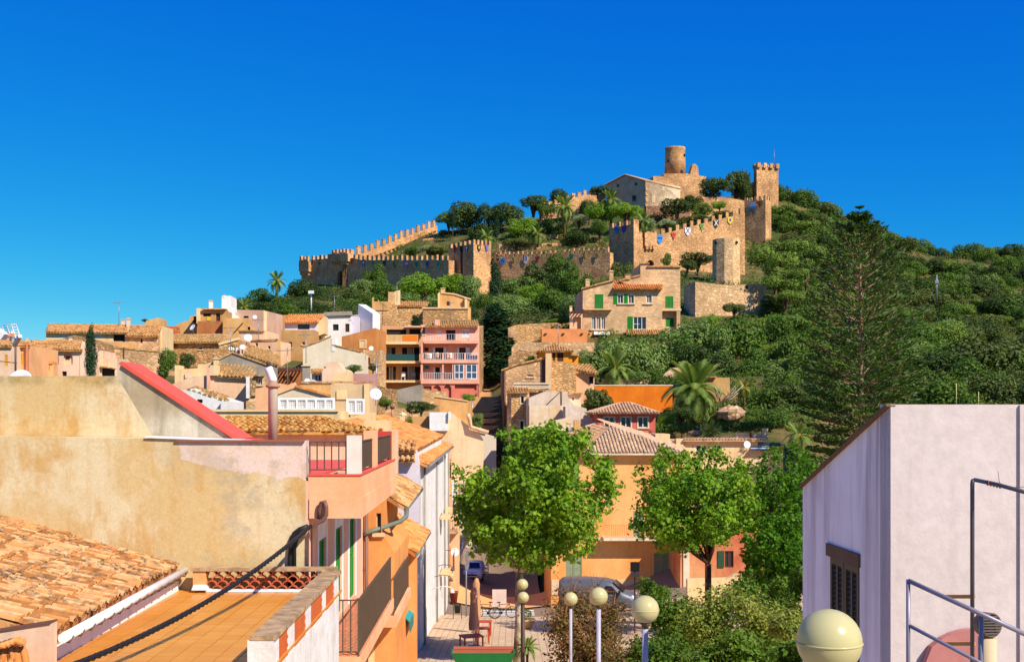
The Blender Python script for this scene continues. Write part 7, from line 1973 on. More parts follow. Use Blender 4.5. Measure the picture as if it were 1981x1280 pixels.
for x, y, w, h, D, lab in ((958, 548, 22, 104, 208, 'tall slim dark cypress rising before the golden tower'), (175, 678, 21, 102, 85, 'dark slim cypress standing behind the ochre wall at left'), (805, 620, 18, 24, 143, 'small dark cypress behind the tan balcony roof'),
                           (1096, 528, 12, 46, 222, 'thin cypress before the reddish brown curtain wall'), (960, 440, 13, 46, 262, 'small cypress inside the castle above the golden tower'), (318, 626, 6, 11, 140, 'tiny cypress tip on the village skyline'), (876, 425, 10, 30, 285, 'thin cypress in the shade under the castle pine')):
    tree('cypress', x, y, w, h, D, lab, 'cypresses')
for x, y, w, h, D, q_ in ((966, 640, 56, 80, 168, 'second highest'), (972, 690, 62, 80, 160, 'second lowest'), (955, 610, 34, 50, 176, 'highest'), (985, 720, 40, 50, 152, 'lowest')):
    tree('cypress', x, y, w * 1.3, h, D, q_ + ' bulky blackish green conifer beside the stair street', 'dark conifers beside the stair street', 'conifer')
grove = [(1160, 690, 72, 92, 134, 'olive'), (1202, 688, 80, 96, 135, 'olive'), (1250, 690, 84, 88, 134, 'olive'), (1335, 648, 104, 88, 141, 'olive'), (1385, 664, 84, 86, 139, 'olive'), (1300, 690, 84, 80, 135, 'carob'), (1440, 660, 92, 92, 142, 'carob'), (1500, 652, 84, 80, 146, 'carob'),
         (1540, 692, 84, 88, 136, 'carob'), (1470, 716, 92, 84, 131, 'carob'), (1415, 716, 84, 70, 131, 'oak'), (1485, 782, 84, 66, 112, 'carob'), (1530, 758, 80, 80, 118, 'carob'), (1555, 622, 74, 60, 160, 'carob'), (1350, 690, 70, 60, 133, 'oak'), (1600, 700, 80, 90, 132, 'carob'), (1580, 770, 90, 80, 114, 'oak'),
         (1370, 622, 50, 30, 160, 'light'), (1500, 622, 60, 30, 158, 'light'), (1425, 618, 50, 22, 165, 'scrub'), (1450, 770, 50, 60, 114, 'carob'), (1460, 810, 50, 40, 104, 'carob')]
for gi, (x, y, w, h, D, k) in enumerate(grove):
    if 625 < y < 730: y += 8; h *= 1.22; w *= 1.1
    nb = 'by the young palm' if x < 1230 else 'above the big palm' if x < 1360 else 'below the stone bastion' if x < 1462 else 'left of the Norfolk pine' if x < 1520 else 'behind the Norfolk pine foot'
    pos = 'upper' if y < 665 else 'middle' if y < 725 else 'lower'
    tree(k, x, y, w, h, D, pos + ' ' + {'oak': 'shadowy dark green', 'carob': 'rich green', 'olive': 'dense grey green', 'light': 'bright yellow green', 'scrub': 'dry brownish'}[k] + (' bush ' if k in ('light', 'scrub') else ' tree ') + nb, 'grove in front of the green shutter house')
for gi, (x, y, w, h, D) in enumerate(((1190, 728, 60, 36, 126), (1235, 730, 64, 34, 125), (1282, 732, 60, 40, 124), (1330, 735, 50, 50, 122))):
    tree('olive' if gi % 2 else 'carob', x, y, w, h, D, ['leafy garden shrub just right of the young palm', 'grey green shrub in the middle above the orange wall', 'leafy shrub at the right end above the orange wall', 'grey green shrub right behind the big palm crown'][gi], None, 'garden_bush', 'bush')
for x, y, w, h, D, q_ in ((1500, 488, 112, 92, 196, 'largest'), (1508, 520, 72, 70, 190, 'nearest'), (1520, 540, 80, 76, 186, 'lower middle'), (1560, 500, 70, 80, 205, 'rightmost'), (1520, 575, 60, 50, 184, 'lowest')):
    tree('pine', x, y, w, h, D, q_ + ' of the bright layered pines right of the round watchtower', 'pines right of the round watchtower')
# scrub trees of the right hill
rid = [(1490, 372), (1520, 360), (1560, 372), (1640, 418), (1700, 440), (1800, 482), (1850, 478), (1981, 478), (2060, 490)]
hr = random.Random(5)
cnt = 0; placed = []
while cnt < 215:
    x = hr.uniform(1495, 2040); yt = np.interp(x, [p[0] for p in rid], [p[1] for p in rid])
    y = yt + 8 + (780 - yt) * hr.random() ** 1.15
    if cnt < 26: x = 1500 + cnt * 21 + hr.uniform(-6, 6); y = np.interp(x, [p[0] for p in rid], [p[1] for p in rid]) + hr.uniform(19, 31)
    p = ground_hit(x, y + 12, 100)
    if p is None: p = W(x, y + 12, 335)
    D = p.y; d_ = 10 + 420 / D * hr.uniform(19, 31)
    if x < 1640 and y > 560: 
        if hr.random() < .5: continue
    if 1880 < x < 1981 and 655 < y < 735 and hr.random() < .75: continue
    if any((x - a) ** 2 + (y - b) ** 2 < (d_ * .42) ** 2 for a, b in placed): 
        if cnt >= 26 and hr.random() < .93: continue
    if cnt < 26:
        ds_ = np.arange(150, 420, 2.0); g_ = (ground_np((x - CX) / F * ds_, ds_) - CZ) / ds_; kk = int(np.argmax(g_)); D = float(ds_[kk]) - 2; y = HY - g_[kk] * F - 3
        d_ = hr.uniform(36, 60)
    ytop = np.interp(x, [p[0] for p in rid], [p[1] for p in rid]); fr_ = (y - ytop) / (790 - ytop)
    zone = 'on the crest' if cnt < 26 else 'high on the slope' if fr_ < .3 else 'halfway down' if fr_ < .62 else 'low down'
    side = 'beside the castle keep' if x < 1600 and fr_ < .35 else 'behind the Norfolk pine' if x < 1740 else 'right of the Norfolk pine' if x < 1870 else 'towards the right edge'
    placed.append((x, y)); cnt += 1
    k = hr.choices(['oak', 'carob', 'scrub', 'pine', 'olive'], [5, 4, 4, 2.5, 1.5])[0]
    tree(k, x, y, d_ * hr.uniform(.9, 1.35), d_ * hr.uniform(.75, 1.0), D, {'oak': 'dark holm oak in the woodland ' + zone + ' ' + side, 'carob': 'green leafy tree in the woodland ' + zone + ' ' + side, 'scrub': 'dull olive scrub tree in the woodland ' + zone + ' ' + side, 'pine': 'pale green pine in the woodland ' + zone + ' ' + side, 'olive': 'silvery wild olive in the woodland ' + zone + ' ' + side}[k], 'woodland on the right hill')
# uncountable undergrowth
def scatter(name, region, n, size, mat, label, seed, dmin=95, rb=(.5, 1.3), per=46):
    rng = np.random.default_rng(seed); Vs = []; Qs = []; off = 0; k = 0; tries = 0
    while k < n and tries < n * 4:
        tries += 1
        x, y = region(rng)
        p = ground_hit(x, y, dmin)
        if p is None: continue
        r = rng.uniform(*rb)
        V, Q = leaf_cloud(rng, [(p.x, p.y, p.z + r * .35)], [r], per, size, .7, .5, 1.0, cull=False)
        Vs.append(V); Qs.append(Q + off); off += len(V); k += 1
    o = bpy.data.objects.new(name, np_mesh(name, np.concatenate(Vs), np.concatenate(Qs), mat)); COL.objects.link(o)
    return tag(o, label, kind='stuff')
def reg_hill(rng):
    x = rng.uniform(1480, 2060); yt = np.interp(x, [p[0] for p in rid], [p[1] for p in rid]); return x, yt + 14 + (785 - yt) * rng.random()
scatter('undergrowth', reg_hill, 1000, .30, LEAF['scrub'](), 'thick undergrowth between the trees of the right hill', 3)
scatter('undergrowth', reg_hill, 1600, .30, LEAF['oak'](), 'dark undergrowth between the trees of the right hill', 4)
def reg_castle(rng): return rng.uniform(480, 1480), rng.uniform(390, 600)
scatter('undergrowth', reg_castle, 1300, .32, LEAF['carob'](), 'green undergrowth on the castle slopes', 5, 150, per=40)
scatter('undergrowth', reg_castle, 500, .32, LEAF['scrub'](), 'dry grass and scrub on the castle slopes', 6, 150, per=40)
def reg_foot(rng): return rng.uniform(560, 1140), rng.uniform(560, 655)
scatter('undergrowth', reg_foot, 900, .30, LEAF['oak'](), 'bushy undergrowth at the foot of the castle walls', 8, 150, (.6, 1.5), 52)
def reg_garden(rng):
    while True:
        x, y = rng.uniform(1150, 1600), rng.uniform(600, 850)
        if not (x < 1320 and 738 < y < 805) and not (1300 < x < 1520 and y > 822): return x, y
scatter('undergrowth', reg_garden, 700, .26, LEAF['carob'](), 'garden greenery around the palms', 7, 92, (.3, .8), 40)
# garden bushes in the village
for i, (x, y, w, h, D, k, lab) in enumerate(((322, 705, 44, 60, 92, 'carob', 'leaning green bush by the red coping'), (364, 698, 36, 36, 98, 'oak', 'dark fig tree in the courtyard behind the dish'), (684, 713, 34, 16, 98, 'carob', 'bright bush below the beige gable'), (722, 710, 20, 16, 104, 'oak', 'dark bush left of the tan balconies'),
        (748, 777, 34, 22, 97, 'carob', 'green bush behind the big white dish'), (815, 788, 56, 30, 92, 'oak', 'glossy dark garden bush behind the white tank box'), (790, 815, 20, 22, 77, 'carob', 'small round bush beside the gate pier'), (925, 812, 30, 34, 100, 'olive', 'grey green shrub at the foot of the stairs'), (905, 768, 26, 18, 116, 'light', 'flowering bush on the tan wall top'),
        (1160, 775, 60, 60, 110, 'scrub', 'brownish climbing shrub before the orange garden wall'), (1026, 694, 22, 16, 130, 'light', 'bright green bush on the dry stone terrace'), (1125, 705, 30, 30, 128, 'carob', 'bush right of the yellow tower house'), (1085, 620, 60, 10, 158, 'light', 'clipped bright hedge above the rubble retaining wall'),
        (1206, 528, 40, 70, 230, 'scrub', 'dark ivy covering the square tower'), (1300, 745, 60, 40, 116, 'carob', 'shrub above the end of the orange wall'), (1320, 800, 70, 34, 104, 'oak', 'dark shrub at the big palm foot'), (1285, 812, 40, 26, 100, 'light', 'flowering shrub right of the coral house'), (1500, 815, 70, 50, 104, 'carob', 'drooping green shrub right of the hedge'), (1420, 596, 40, 22, 184, 'scrub', 'dry red brown creeper on the bastion'))):
    tree(k, x, y, w, h, D, lab, None, 'garden_bush', 'bush')
for x0, x1, y, D, lab in ((1272, 1352, 827, 99, 'clipped garden hedge left below the big palm'), (1395, 1485, 825, 97, 'clipped garden hedge right below the big palm')):
    rng = np.random.default_rng(int(x0)); cs = [tuple(W(x0 + (x1 - x0) * q, y, D)) for q in np.linspace(0, 1, 9)]
    V, Q = leaf_cloud(rng, cs, [.55] * 9, 3200, .14, .9, .4, .9, cull=False)
    org = np.array(cs).mean(0); o = bpy.data.objects.new('hedge', np_mesh('hedge', V - org, Q, LEAF['carob']())); COL.objects.link(o); o.location = org; tag(o, lab, 'hedge')

# ---- palms
def frond_mesh(L, droop, n=22, wid=.28, seed=0):
    rng = random.Random(seed); vs = []; fs = []
    def pt(t): return Vector((L * t * (1 - .25 * droop * t), 0, L * (.55 * t - droop * t * t)))
    pts = [pt(k / 10) for k in range(11)]
    mb = MB(); mb.tube(pts, [.035 * (1 - k / 11) + .008 for k in range(11)], 4)
    for k in range(n):
        t = .12 + .88 * k / n; p = pt(t); d = (pt(min(1, t + .02)) - pt(t - .02)).normalized(); ln = L * wid * (math.sin(math.pi * (t * .85 + .1))) * rng.uniform(.85, 1.1)
        for sd in (-1, 1):
            side = Vector((d.x * .6, sd, d.z * .6 + .15)).normalized(); tip = p + side * ln + Vector((0, 0, -ln * .35)); w = d * L * .022
            mb.add([p - w, p + w, tip], [(0, 1, 2)])
    return mb
FR = {}
def palm(px, py, rpx, base_y, D, label, parts=True, n=34, mat=None, droop=1.0, name='palm_tree', group='palms'):
    c = W(px, py, D); R_ = rpx * D / F; zb = (HY - base_y) / F * D + CZ
    r = empty(name, (c.x, c.y, zb), label, 'palm', group)
    m = mat or leafy('palm_frond', C(104, 132, 52), C(156, 168, 80), .3)
    rng = random.Random(int(px))
    if c.z - zb > .5:
        mb = MB(); H = c.z - zb; mb.tube([(c.x, c.y, zb - 1), (c.x, c.y, zb + H * .5), (c.x, c.y, c.z)], [R_ * .11, R_ * .09, R_ * .13], 10)
        for k in range(int(H / .25)): mb.lathe((c.x, c.y, zb + k * .25), [(R_ * .1, 0), (R_ * .115, .12), (R_ * .09, .2)], 8)
        mb.build('trunk', bark('palm_bark', C(120, 88, 58), C(80, 58, 40)), r)
        mb = MB(); mb.sphere(c, R_ * .2, 10, 8, (1, 1, 1.2)); mb.build('crown_heart', plain('palm_heart', C(190, 126, 50), .9), r)
    key = (round(R_, 1), parts)
    ms = [frond_mesh(R_, dr * droop, 24, .26, q) for q, dr in enumerate((.35, .8, 1.15))]
    if parts: me = [q.mesh('frond', m) for q in ms]
    allmb = MB(); fs2 = 1.3
    for k in range(n):
        el = (k / n); az = k * 2.399
        tilt = math.radians(70 - 95 * el); which = 0 if el < .3 else (1 if el < .7 else 2)
        M = Matrix.Rotation(az, 4, 'Z') @ Matrix.Rotation(-tilt + .35, 4, 'Y')
        if parts:
            o = bpy.data.objects.new('frond', me[which]); COL.objects.link(o); o.parent = r; o.location = (0, 0, c.z - zb); o.rotation_euler = M.to_euler(); s = rng.uniform(.85, 1.1) * 1.3; o.scale = (s, s, s)
        else:
            allmb.add([c + (M @ Vector(v)) * 1.2 for v in ms[which].v], ms[which].f)
    if not parts: allmb.build('crown', m, r)
    return r
palm(1343, 757, 62, 840, 108, 'big date palm with arching fronds beside the orange garden wall', True, 48)
palm(1190, 716, 40, 740, 124, 'young palm with spreading fronds above the orange garden wall', True, 26)
palm(535, 545, 22, 585, 212, 'single palm on the skyline left of the castle', False, 26)
palm(1092, 402, 28, 470, 266, 'tall fan palm inside the castle walls', False, 30)
palm(1182, 388, 24, 430, 268, 'palm against the pale summit house', False, 24)
palm(942, 462, 22, 480, 258, 'low palm on the lower castle terrace', False, 22)
palm(1040, 455, 20, 470, 262, 'low palm left of the tall fan palm', False, 20)
palm(1245, 430, 20, 452, 256, 'pale palm above the ivy tower', False, 20)
palm(472, 594, 16, 604, 150, 'spiky agave palm behind the village chimneys', False, 20, None, .4)
palm(1374, 838, 24, 850, 95, 'low spiky palm on the garden rocks before the cream house', True, 24, None, .5)
palm(1440, 752, 18, 790, 110, 'yellowish young palm right of the big palm', False, 18, leafy('yellow_palm', C(150, 150, 60), C(180, 170, 80), .3))
palm(1545, 845, 34, 880, 82, 'drooping pale palm fronds left of the white gable house', False, 20, None, 1.2)
palm(1020, 1254, 24, 1300, 40, 'small fan palm in the planter by the globe lamps', True, 22, None, .7)
# bare frangipani like branches
r = empty('bare_tree', W(1400, 775, 106), 'bare pale branched shrub right of the big palm', 'tree')
mb = MB(); rg = random.Random(3); b0 = W(1395, 778, 106)
for k in range(9):
    a = b0; d = Vector((rg.uniform(-.4, 1.1), rg.uniform(-.3, .3), rg.uniform(.3, .8)))
    b = a + d * 1.1; c = b + (d + Vector((rg.uniform(-.4, .4), 0, .3))) * .8
    mb.tube([a, b, c], [.07, .05, .03], 5); mb.tube([b, b + Vector((rg.uniform(-.6, .6), 0, .6))], [.045, .025], 5)
mb.build('branch', bark('pale_bark', C(190, 168, 142), C(150, 126, 104)), r)
# rocks
def rock(px, py, D, w, h, label, seed):
    rng = random.Random(seed); c = W(px, py, D); s = D / F
    mb = MB().sphere((0, 0, 0), 1, 10, 7)
    mb.v = [(c.x + x * w * s / 2 * rng.uniform(.75, 1.15), c.y + y * w * s / 2 * rng.uniform(.8, 1.1), c.z + z * h * s / 2 * rng.uniform(.7, 1.15)) for x, y, z in mb.v]
    mb.sm = [False] * len(mb.sm)
    single('rock', mb, stone('pale_limestone', C(214, 178, 138), C(192, 152, 114), C(150, 116, 86), 1.2, .6, 1.0), label, 'rock')
for q_, (x_, y_, w_) in enumerate(((1530, 440, 22), (1596, 470, 18), (1880, 560, 14), (1790, 620, 16), (1905, 690, 24), (1955, 730, 30), (1840, 690, 12), (1630, 460, 14))):
    h_ = ground_hit(x_, y_, 100)
    if h_ is not None: rock(x_, y_, h_.y, w_, w_ * .45, ['small pale rock right of the keep', 'flat pale rock under the keep ridge', 'tiny rock on the upper right slope', 'grey rock beside the utility pole', 'broad rock above the long outcrop', 'rock at the right edge of the slope', 'small rock left of the broad rock', 'ledge above the pines'][q_], 20 + q_)
rock(1933, 716, 128, 44, 18, 'long pale limestone outcrop low on the right hill', 1); rock(1893, 648, 185, 18, 8, 'small pale rock on the right hill below the pines', 2)
rock(1572, 470, 290, 34, 14, 'pale cliff rock right of the castle keep', 3); rock(1412, 800, 106, 64, 34, 'reddish rock face right of the big palm', 4); rock(1345, 838, 96, 26, 14, 'rounded garden boulder below the big palm', 5); rock(920, 606, 206, 30, 16, 'pale rock at the foot of the golden tower', 6); rock(1610, 500, 280, 26, 12, 'pale scree below the keep ridge', 7)

# ---- Norfolk pine
D = 88.0
r = empty('norfolk_pine', (W(1668, 800, D).x, D, W(1668, 900, D).z), 'tall tiered Norfolk pine with bare pale branches rising before the right hill', 'tree')
pb = bark('pine_bark', C(188, 152, 120), C(136, 104, 80))
top = W(1663, 404, D); bot = W(1668, 960, D)
MB().tube([bot, bot.lerp(top, .3), bot.lerp(top, .6), bot.lerp(top, .85), top], [.30, .24, .15, .07, .02], 9).build('trunk', pb, r)
rng = np.random.default_rng(11); pr = random.Random(11)
brm = []
def nbranch(L, rise, seed):
    q = random.Random(seed); mb = MB(); pts = [Vector((L * t, 0, L * (rise * t + .12 * t * t))) for t in np.linspace(0, 1, 6)]
    mb.tube(pts, [.06, .052, .045, .036, .028, .012], 5)
    for k in range(5):
        t = .4 + .55 * k / 5; p = Vector((L * t, 0, L * (rise * t + .12 * t * t))); ln = L * .16 * (1.1 - t) + .12
        for sd in (-1, 1): mb.tube([p, p + Vector((ln * .7, sd * ln * .8, ln * .12)), p + Vector((ln * 1.1, sd * ln * 1.1, ln * .38))], [.013, .01, .005], 3, False)
    return mb
Vs = []; Qs = []; off = 0
for w_i in range(24):
    t = w_i / 23; y = 432 + (905 - 432) * t ** .95
    base = W(1664 + 4 * t, y, D)
    half = np.interp(y, [415, 440, 480, 560, 700, 800, 900], [14, 22, 54, 92, 112, 124, 130]) * D / F
    rise = np.interp(y, [420, 520, 650, 760, 860], [.5, .6, .42, .18, .04])
    nb = 6; a0 = pr.uniform(0, 6.28)
    proto_b = nbranch(1.0, rise, w_i)
    me = nbranch(half / max(.6, math.cos(math.atan(rise)) ** .3), rise, w_i).mesh('branch', pb)
    for k in range(nb):
        az = a0 + k * 6.283 / nb + pr.uniform(-.25, .25); L = pr.uniform(.8, 1.05)
        o = bpy.data.objects.new('branch', me); COL.objects.link(o); o.parent = r; o.location = base - wloc(r); o.rotation_euler.z = az; o.scale = (L, L, L)
        dens = np.interp(y, [430, 470, 560, 660, 740, 850], [1.0, .35, .28, .5, .8, 1.0])
        n = int(215 * dens); hl = half * L
        tt = pr.uniform(.0, .1) + rng.uniform(.28, 1.06, n); sd = rng.normal(size=n) * .30 * hl * (1.15 - tt * .7)
        px_ = hl * tt; pz = hl * (rise * tt + .12 * tt * tt) + np.abs(sd) * .2 + rng.uniform(-.10, .12, n)
        ca, sa = math.cos(az), math.sin(az)
        P = np.stack([base.x + px_ * ca - sd * sa, base.y + px_ * sa + sd * ca, base.z + pz], 1)
        dv = np.stack([ca * np.ones(n) + rng.normal(size=n) * .5, sa * np.ones(n) + rng.normal(size=n) * .5, rng.uniform(.0, .7, n)], 1); dv /= np.linalg.norm(dv, axis=1)[:, None]
        nn = rng.normal(size=(n, 3)); bb = np.cross(dv, nn); bb /= np.linalg.norm(bb, axis=1)[:, None]
        s = rng.uniform(.26, .55, n)[:, None]
        V = np.stack([P - dv * s * .5, P + bb * s * .17, P + dv * s * .6, P - bb * s * .17], 1).reshape(-1, 3)
        Vs.append(V); Qs.append(np.arange(n * 4).reshape(n, 4) + off); off += n * 4
for dz, rad in ((0.0, .7), (.55, .25)):
    n = 160; an = rng.uniform(0, 6.28, n); q = rng.uniform(.1, 1, n) ** .6 * rad
    c = W(1663, 416, D) + Vector((0, 0, dz)); P = np.stack([c.x + np.cos(an) * q, c.y + np.sin(an) * q, c.z + q * .25 + rng.uniform(-.06, .06, n)], 1)
    dv = np.stack([np.cos(an), np.sin(an), rng.uniform(.1, .5, n)], 1); nn = rng.normal(size=(n, 3)); bb = np.cross(dv, nn); bb /= np.linalg.norm(bb, axis=1)[:, None]; s = .3
    Vs.append(np.stack([P - dv * s * .5, P + bb * s * .15, P + dv * s * .6, P - bb * s * .15], 1).reshape(-1, 3)); Qs.append(np.arange(n * 4).reshape(n, 4) + off); off += n * 4
o = bpy.data.objects.new('crown', np_mesh('crown', np.concatenate(Vs) - np.array(wloc(r)), np.concatenate(Qs), leafy('norfolk_needles', C(48, 74, 24), C(98, 122, 46), .25))); COL.objects.link(o); o.parent = r

# ---- plane trees on the square
plf = leafy('plane_leaf', C(76, 124, 14), C(146, 176, 38), .32, .15)
pbk = bark('plane_bark', C(206, 190, 160), C(140, 122, 94))
dbk = bark('dark_tree_bark', C(92, 66, 50), C(62, 44, 34))
def plane_tree(px, py, w, h, D, tx, fork_y, n, label, bk, tr, seed, size=.21, mat=None):
    rng = np.random.default_rng(seed); q = random.Random(seed)
    c = W(px, py, D); s = D / F; rx, rz = w * s / 2, h * s / 2
    zg = ground(W(tx, 800, D).x, D); fk = W(tx + 4, fork_y, D)
    r = empty('plane_tree', (W(tx, 800, D).x, D, zg), label, 'tree', 'plane trees on the square')
    b0 = Vector((W(tx, 800, D).x, D, zg - .2))
    mb = MB(); mb.tube([b0, b0.lerp(fk, .5) + Vector((.05, 0, 0)), fk], [tr * 1.15, tr, tr * .9], 12); mb.build('trunk', bk, r)
    L, rad = lobes(rng, 52, (1.12, 1.12, 1.1), (.19, .33), -.78)
    cen = [(c.x + l[0] * rx * 1.05, c.y + l[1] * rx * 1.05, c.z + l[2] * rz * 1.08) for l in L]; rr = [x * rx for x in rad]
    for k, e in enumerate(cen[:16]):
        e = Vector(e); m1 = fk.lerp(e, .4) + Vector((q.uniform(-.25, .25), q.uniform(-.25, .25), -.15)); mbb = MB()
        mbb.tube([fk, m1, fk.lerp(e, .75), e], [tr * .5, tr * .34, tr * .2, tr * .06], 7)
        for j in range(3):
            st = fk.lerp(e, .5 + .15 * j); mbb.tube([st, st + Vector((q.uniform(-.8, .8), q.uniform(-.8, .8), q.uniform(.1, .7))) * .9], [tr * .12, tr * .03], 5)
        mbb.build('limb', bk, r)
    V, Q = leaf_cloud(rng, cen, rr, int(n * 1.75), size * .85, rz / rx, .35, 1.0, .3, True, .45)
    org = np.array(wloc(r)); o = bpy.data.objects.new('crown', np_mesh('crown', V - org, Q, mat or plf)); COL.objects.link(o); o.parent = r
    # hanging outer sprays
    cs = []; rs = []
    for k in range(46):
        an = q.uniform(0, 6.28); el = q.uniform(-.8, 1.3); ex = q.uniform(.9, 1.06); cs.append((c.x + math.cos(an) * math.cos(el) * rx * ex, c.y + math.sin(an) * math.cos(el) * rx * ex, c.z + math.sin(el) * rz * ex)); rs.append(q.uniform(.10, .2) * rx)
    V, Q = leaf_cloud(rng, cs, rs, n // 4, size * .85, .9, .3, 1.0, .3, True, .9, False)
    o = bpy.data.objects.new('outer_spray', np_mesh('outer_spray', V - org, Q, mat or plf)); COL.objects.link(o); o.parent = r
    return r
plane_tree(1038, 962, 312, 286, 47, 1001, 1108, 17000, 'largest plane tree with a pale patched trunk in the middle of the square', pbk, .19, 21)
plane_tree(1335, 974, 246, 218, 56, 1366, 1090, 12000, 'plane tree with dark forked limbs before the orange house', dbk, .17, 22)
plane_tree(1526, 985, 205, 250, 62, 1512, 1100, 9000, 'darker plane tree half hidden by the white gable house', dbk, .17, 23, .22, leafy('plane_leaf_deep', C(60, 110, 14), C(108, 150, 30), .4, .2))
plane_tree(1508, 1078, 150, 160, 54, 1500, 1170, 6000, 'low leafy plane tree right behind the yellow green bushes', dbk, .14, 24, .2, leafy('plane_leaf_deep', C(60, 110, 14), C(108, 150, 30), .4, .2))
# ---- bushes on the square
def shrub(px, py, w, h, D, n, size, mat, label, seed, twigs=0, tw_mat=None, k=14):
    rng = np.random.default_rng(seed); q = random.Random(seed); c = W(px, py, D); s = D / F; rx, rz = w * s / 2, h * s / 2
    zg = min(ground(c.x, c.y), c.z - rz); r = empty('shrub', (c.x, c.y, zg), label, 'shrub')
    L, rad = lobes(rng, k, (1, 1, 1), (.25, .45), -.8)
    cen = [(c.x + l[0] * rx, c.y + l[1] * rx * .8, c.z + l[2] * rz) for l in L]; rr = [x * min(rx, rz * 1.3) * q.uniform(.7, 1.25) for x in rad]
    V, Q = leaf_cloud(rng, cen, rr, n, size, .9, .4, 1.1, .3, False, .85, False)
    o = bpy.data.objects.new('foliage', np_mesh('foliage', V - np.array(wloc(r)), Q, mat)); COL.objects.link(o); o.parent = r
    mb = MB(); base = Vector((c.x, c.y, zg))
    for e in cen[:8]: mb.tube([base, base.lerp(Vector(e), .6) + Vector((q.uniform(-.2, .2), 0, 0)), Vector(e)], [.05, .035, .01], 5)
    for j in range(twigs):
        e = Vector(cen[q.randrange(len(cen))]); d = Vector((q.uniform(-1, 1), q.uniform(-.6, .6), q.uniform(-.2, 1.3))).normalized() * q.uniform(.5, 1.3) * rx * .5
        mb.tube([e, e + d * .6, e + d + Vector((0, 0, -.08))], [.012, .009, .004], 3, False)
    mb.build('stems', tw_mat or bark('twig_brown', C(140, 100, 66), C(104, 72, 46)), r)
    return r
brown = leafy('rusty_leaf', C(84, 84, 34), C(138, 108, 54), .3, .1); deep = leafy('glossy_shrub_leaf', C(58, 92, 16), C(110, 138, 34), .35, .15); yel = leafy('variegated_leaf', C(104, 130, 36), C(176, 174, 80), .38, .15)
tw = bark('red_twig', C(168, 112, 74), C(130, 82, 54))
shrub(1140, 1225, 225, 240, 36, 6200, .11, brown, 'scraggly rust brown shrub around the two middle lamp posts', 31, 330, tw, 30)
shrub(1170, 1290, 160, 130, 31, 4000, .10, brown, 'lower brown shrub at the foot of the pale lamp post', 32, 70, tw)
shrub(1300, 1225, 190, 190, 42, 10000, .13, deep, 'dark green shrub under the forked plane tree', 33, 20)
shrub(1430, 1225, 240, 220, 38, 15000, .12, yel, 'yellow green variegated shrub between the lamps', 34, 30, None, 22)
shrub(1290, 1295, 210, 170, 28, 10000, .10, deep, 'deep green foreground shrub behind the second nearest lamp', 35, 16, None, 20)
shrub(1420, 1290, 250, 170, 25, 13000, .10, deep, 'broad leafy foreground shrub left of the nearest lamp', 36, 16, None, 22)
shrub(1530, 1235, 130, 230, 32, 9000, .11, yel, 'tall yellow green shrub beside the white gable house', 37, 16)
shrub(1540, 1290, 110, 160, 22, 5500, .09, deep, 'dark foreground shrub tucked behind the nearest lamp globe', 38)
shrub(1225, 1290, 100, 110, 30, 4000, .10, brown, 'small reddish shrub left of the deep green foreground shrub', 39, 40, tw)
shrub(1265, 1150, 90, 70, 62, 3500, .14, deep, 'low dark hedge plant behind the grey van', 40)
shrub(1480, 1165, 190, 110, 47, 7000, .13, deep, 'leafy dark hedge bush behind the yellow green shrubs', 41)
shrub(1560, 1150, 110, 150, 44, 5000, .13, deep, 'dark hedge bush against the white gable house', 42)
# ================================================================ the street below
def gz(x, y): return ground(x, y)
def place(o, loc, rz=0): o.location = loc; o.rotation_euler.z = rz; return o
def lpart(name, mb, mat, root):
    'part drawn in the local frame of its root'
    o = bpy.data.objects.new(name, mb.mesh(name, mat)); COL.objects.link(o); o.parent = root; return o
def loft(mb, sts, smooth=True):
    'sts: list of rings with the same number of points'
    n = len(sts[0]); vs = [p for s in sts for p in s]; fs = []
    for i in range(len(sts) - 1):
        for k in range(n):
            k2 = (k + 1) % n; fs.append((i * n + k, i * n + k2, (i + 1) * n + k2, (i + 1) * n + k))
    mb.add(vs, fs, smooth); b = len(mb.v) - len(vs)
    mb.f += [tuple(b + k for k in range(n - 1, -1, -1)), tuple(b + (len(sts) - 1) * n + k for k in range(n))]; mb.sm += [False, False]
    return mb
def ring(y, w, z0, z1, tw, r=.12):
    'car cross-section at y: half width w at the belt, tw at the top'
    return [(-w * .92, y, z0), (-w, y, z0 + .15), (-w, y, z0 + (z1 - z0) * .6), (-tw, y, z1 - r * .4), (-tw * .7, y, z1), (tw * .7, y, z1), (tw, y, z1 - r * .4), (w, y, z0 + (z1 - z0) * .6), (w, y, z0 + .15), (w * .92, y, z0)]
tyre = plain('tyre_rubber', (.012, .012, .013), .8); rim = plain('alloy_rim', C(170, 170, 175), .35, .6); cg = glass('car_glass', (.01, .014, .025)); lampm = plain('headlamp_glass', C(220, 226, 232), .15); blk = plain('black_plastic', (.015, .015, .016), .5)
def wheel(root, x, y, r=.31, w=.2):
    m = MB(); m.lathe((0, 0, 0), [(r * .7, -w / 2), (r * .95, -w / 2), (r, -w / 3), (r, w / 3), (r * .95, w / 2), (r * .7, w / 2)], 18, (1, 0, 0)); o = lpart('wheel', m, tyre, root); o.location = (x, y, r)
    m = MB(); m.lathe((0, 0, 0), [(.06, -w * .53), (r * .66, -w * .45), (r * .66, w * .45), (.06, w * .53)], 14, (1, 0, 0)); c = lpart('rim', m, rim, o)
    return o
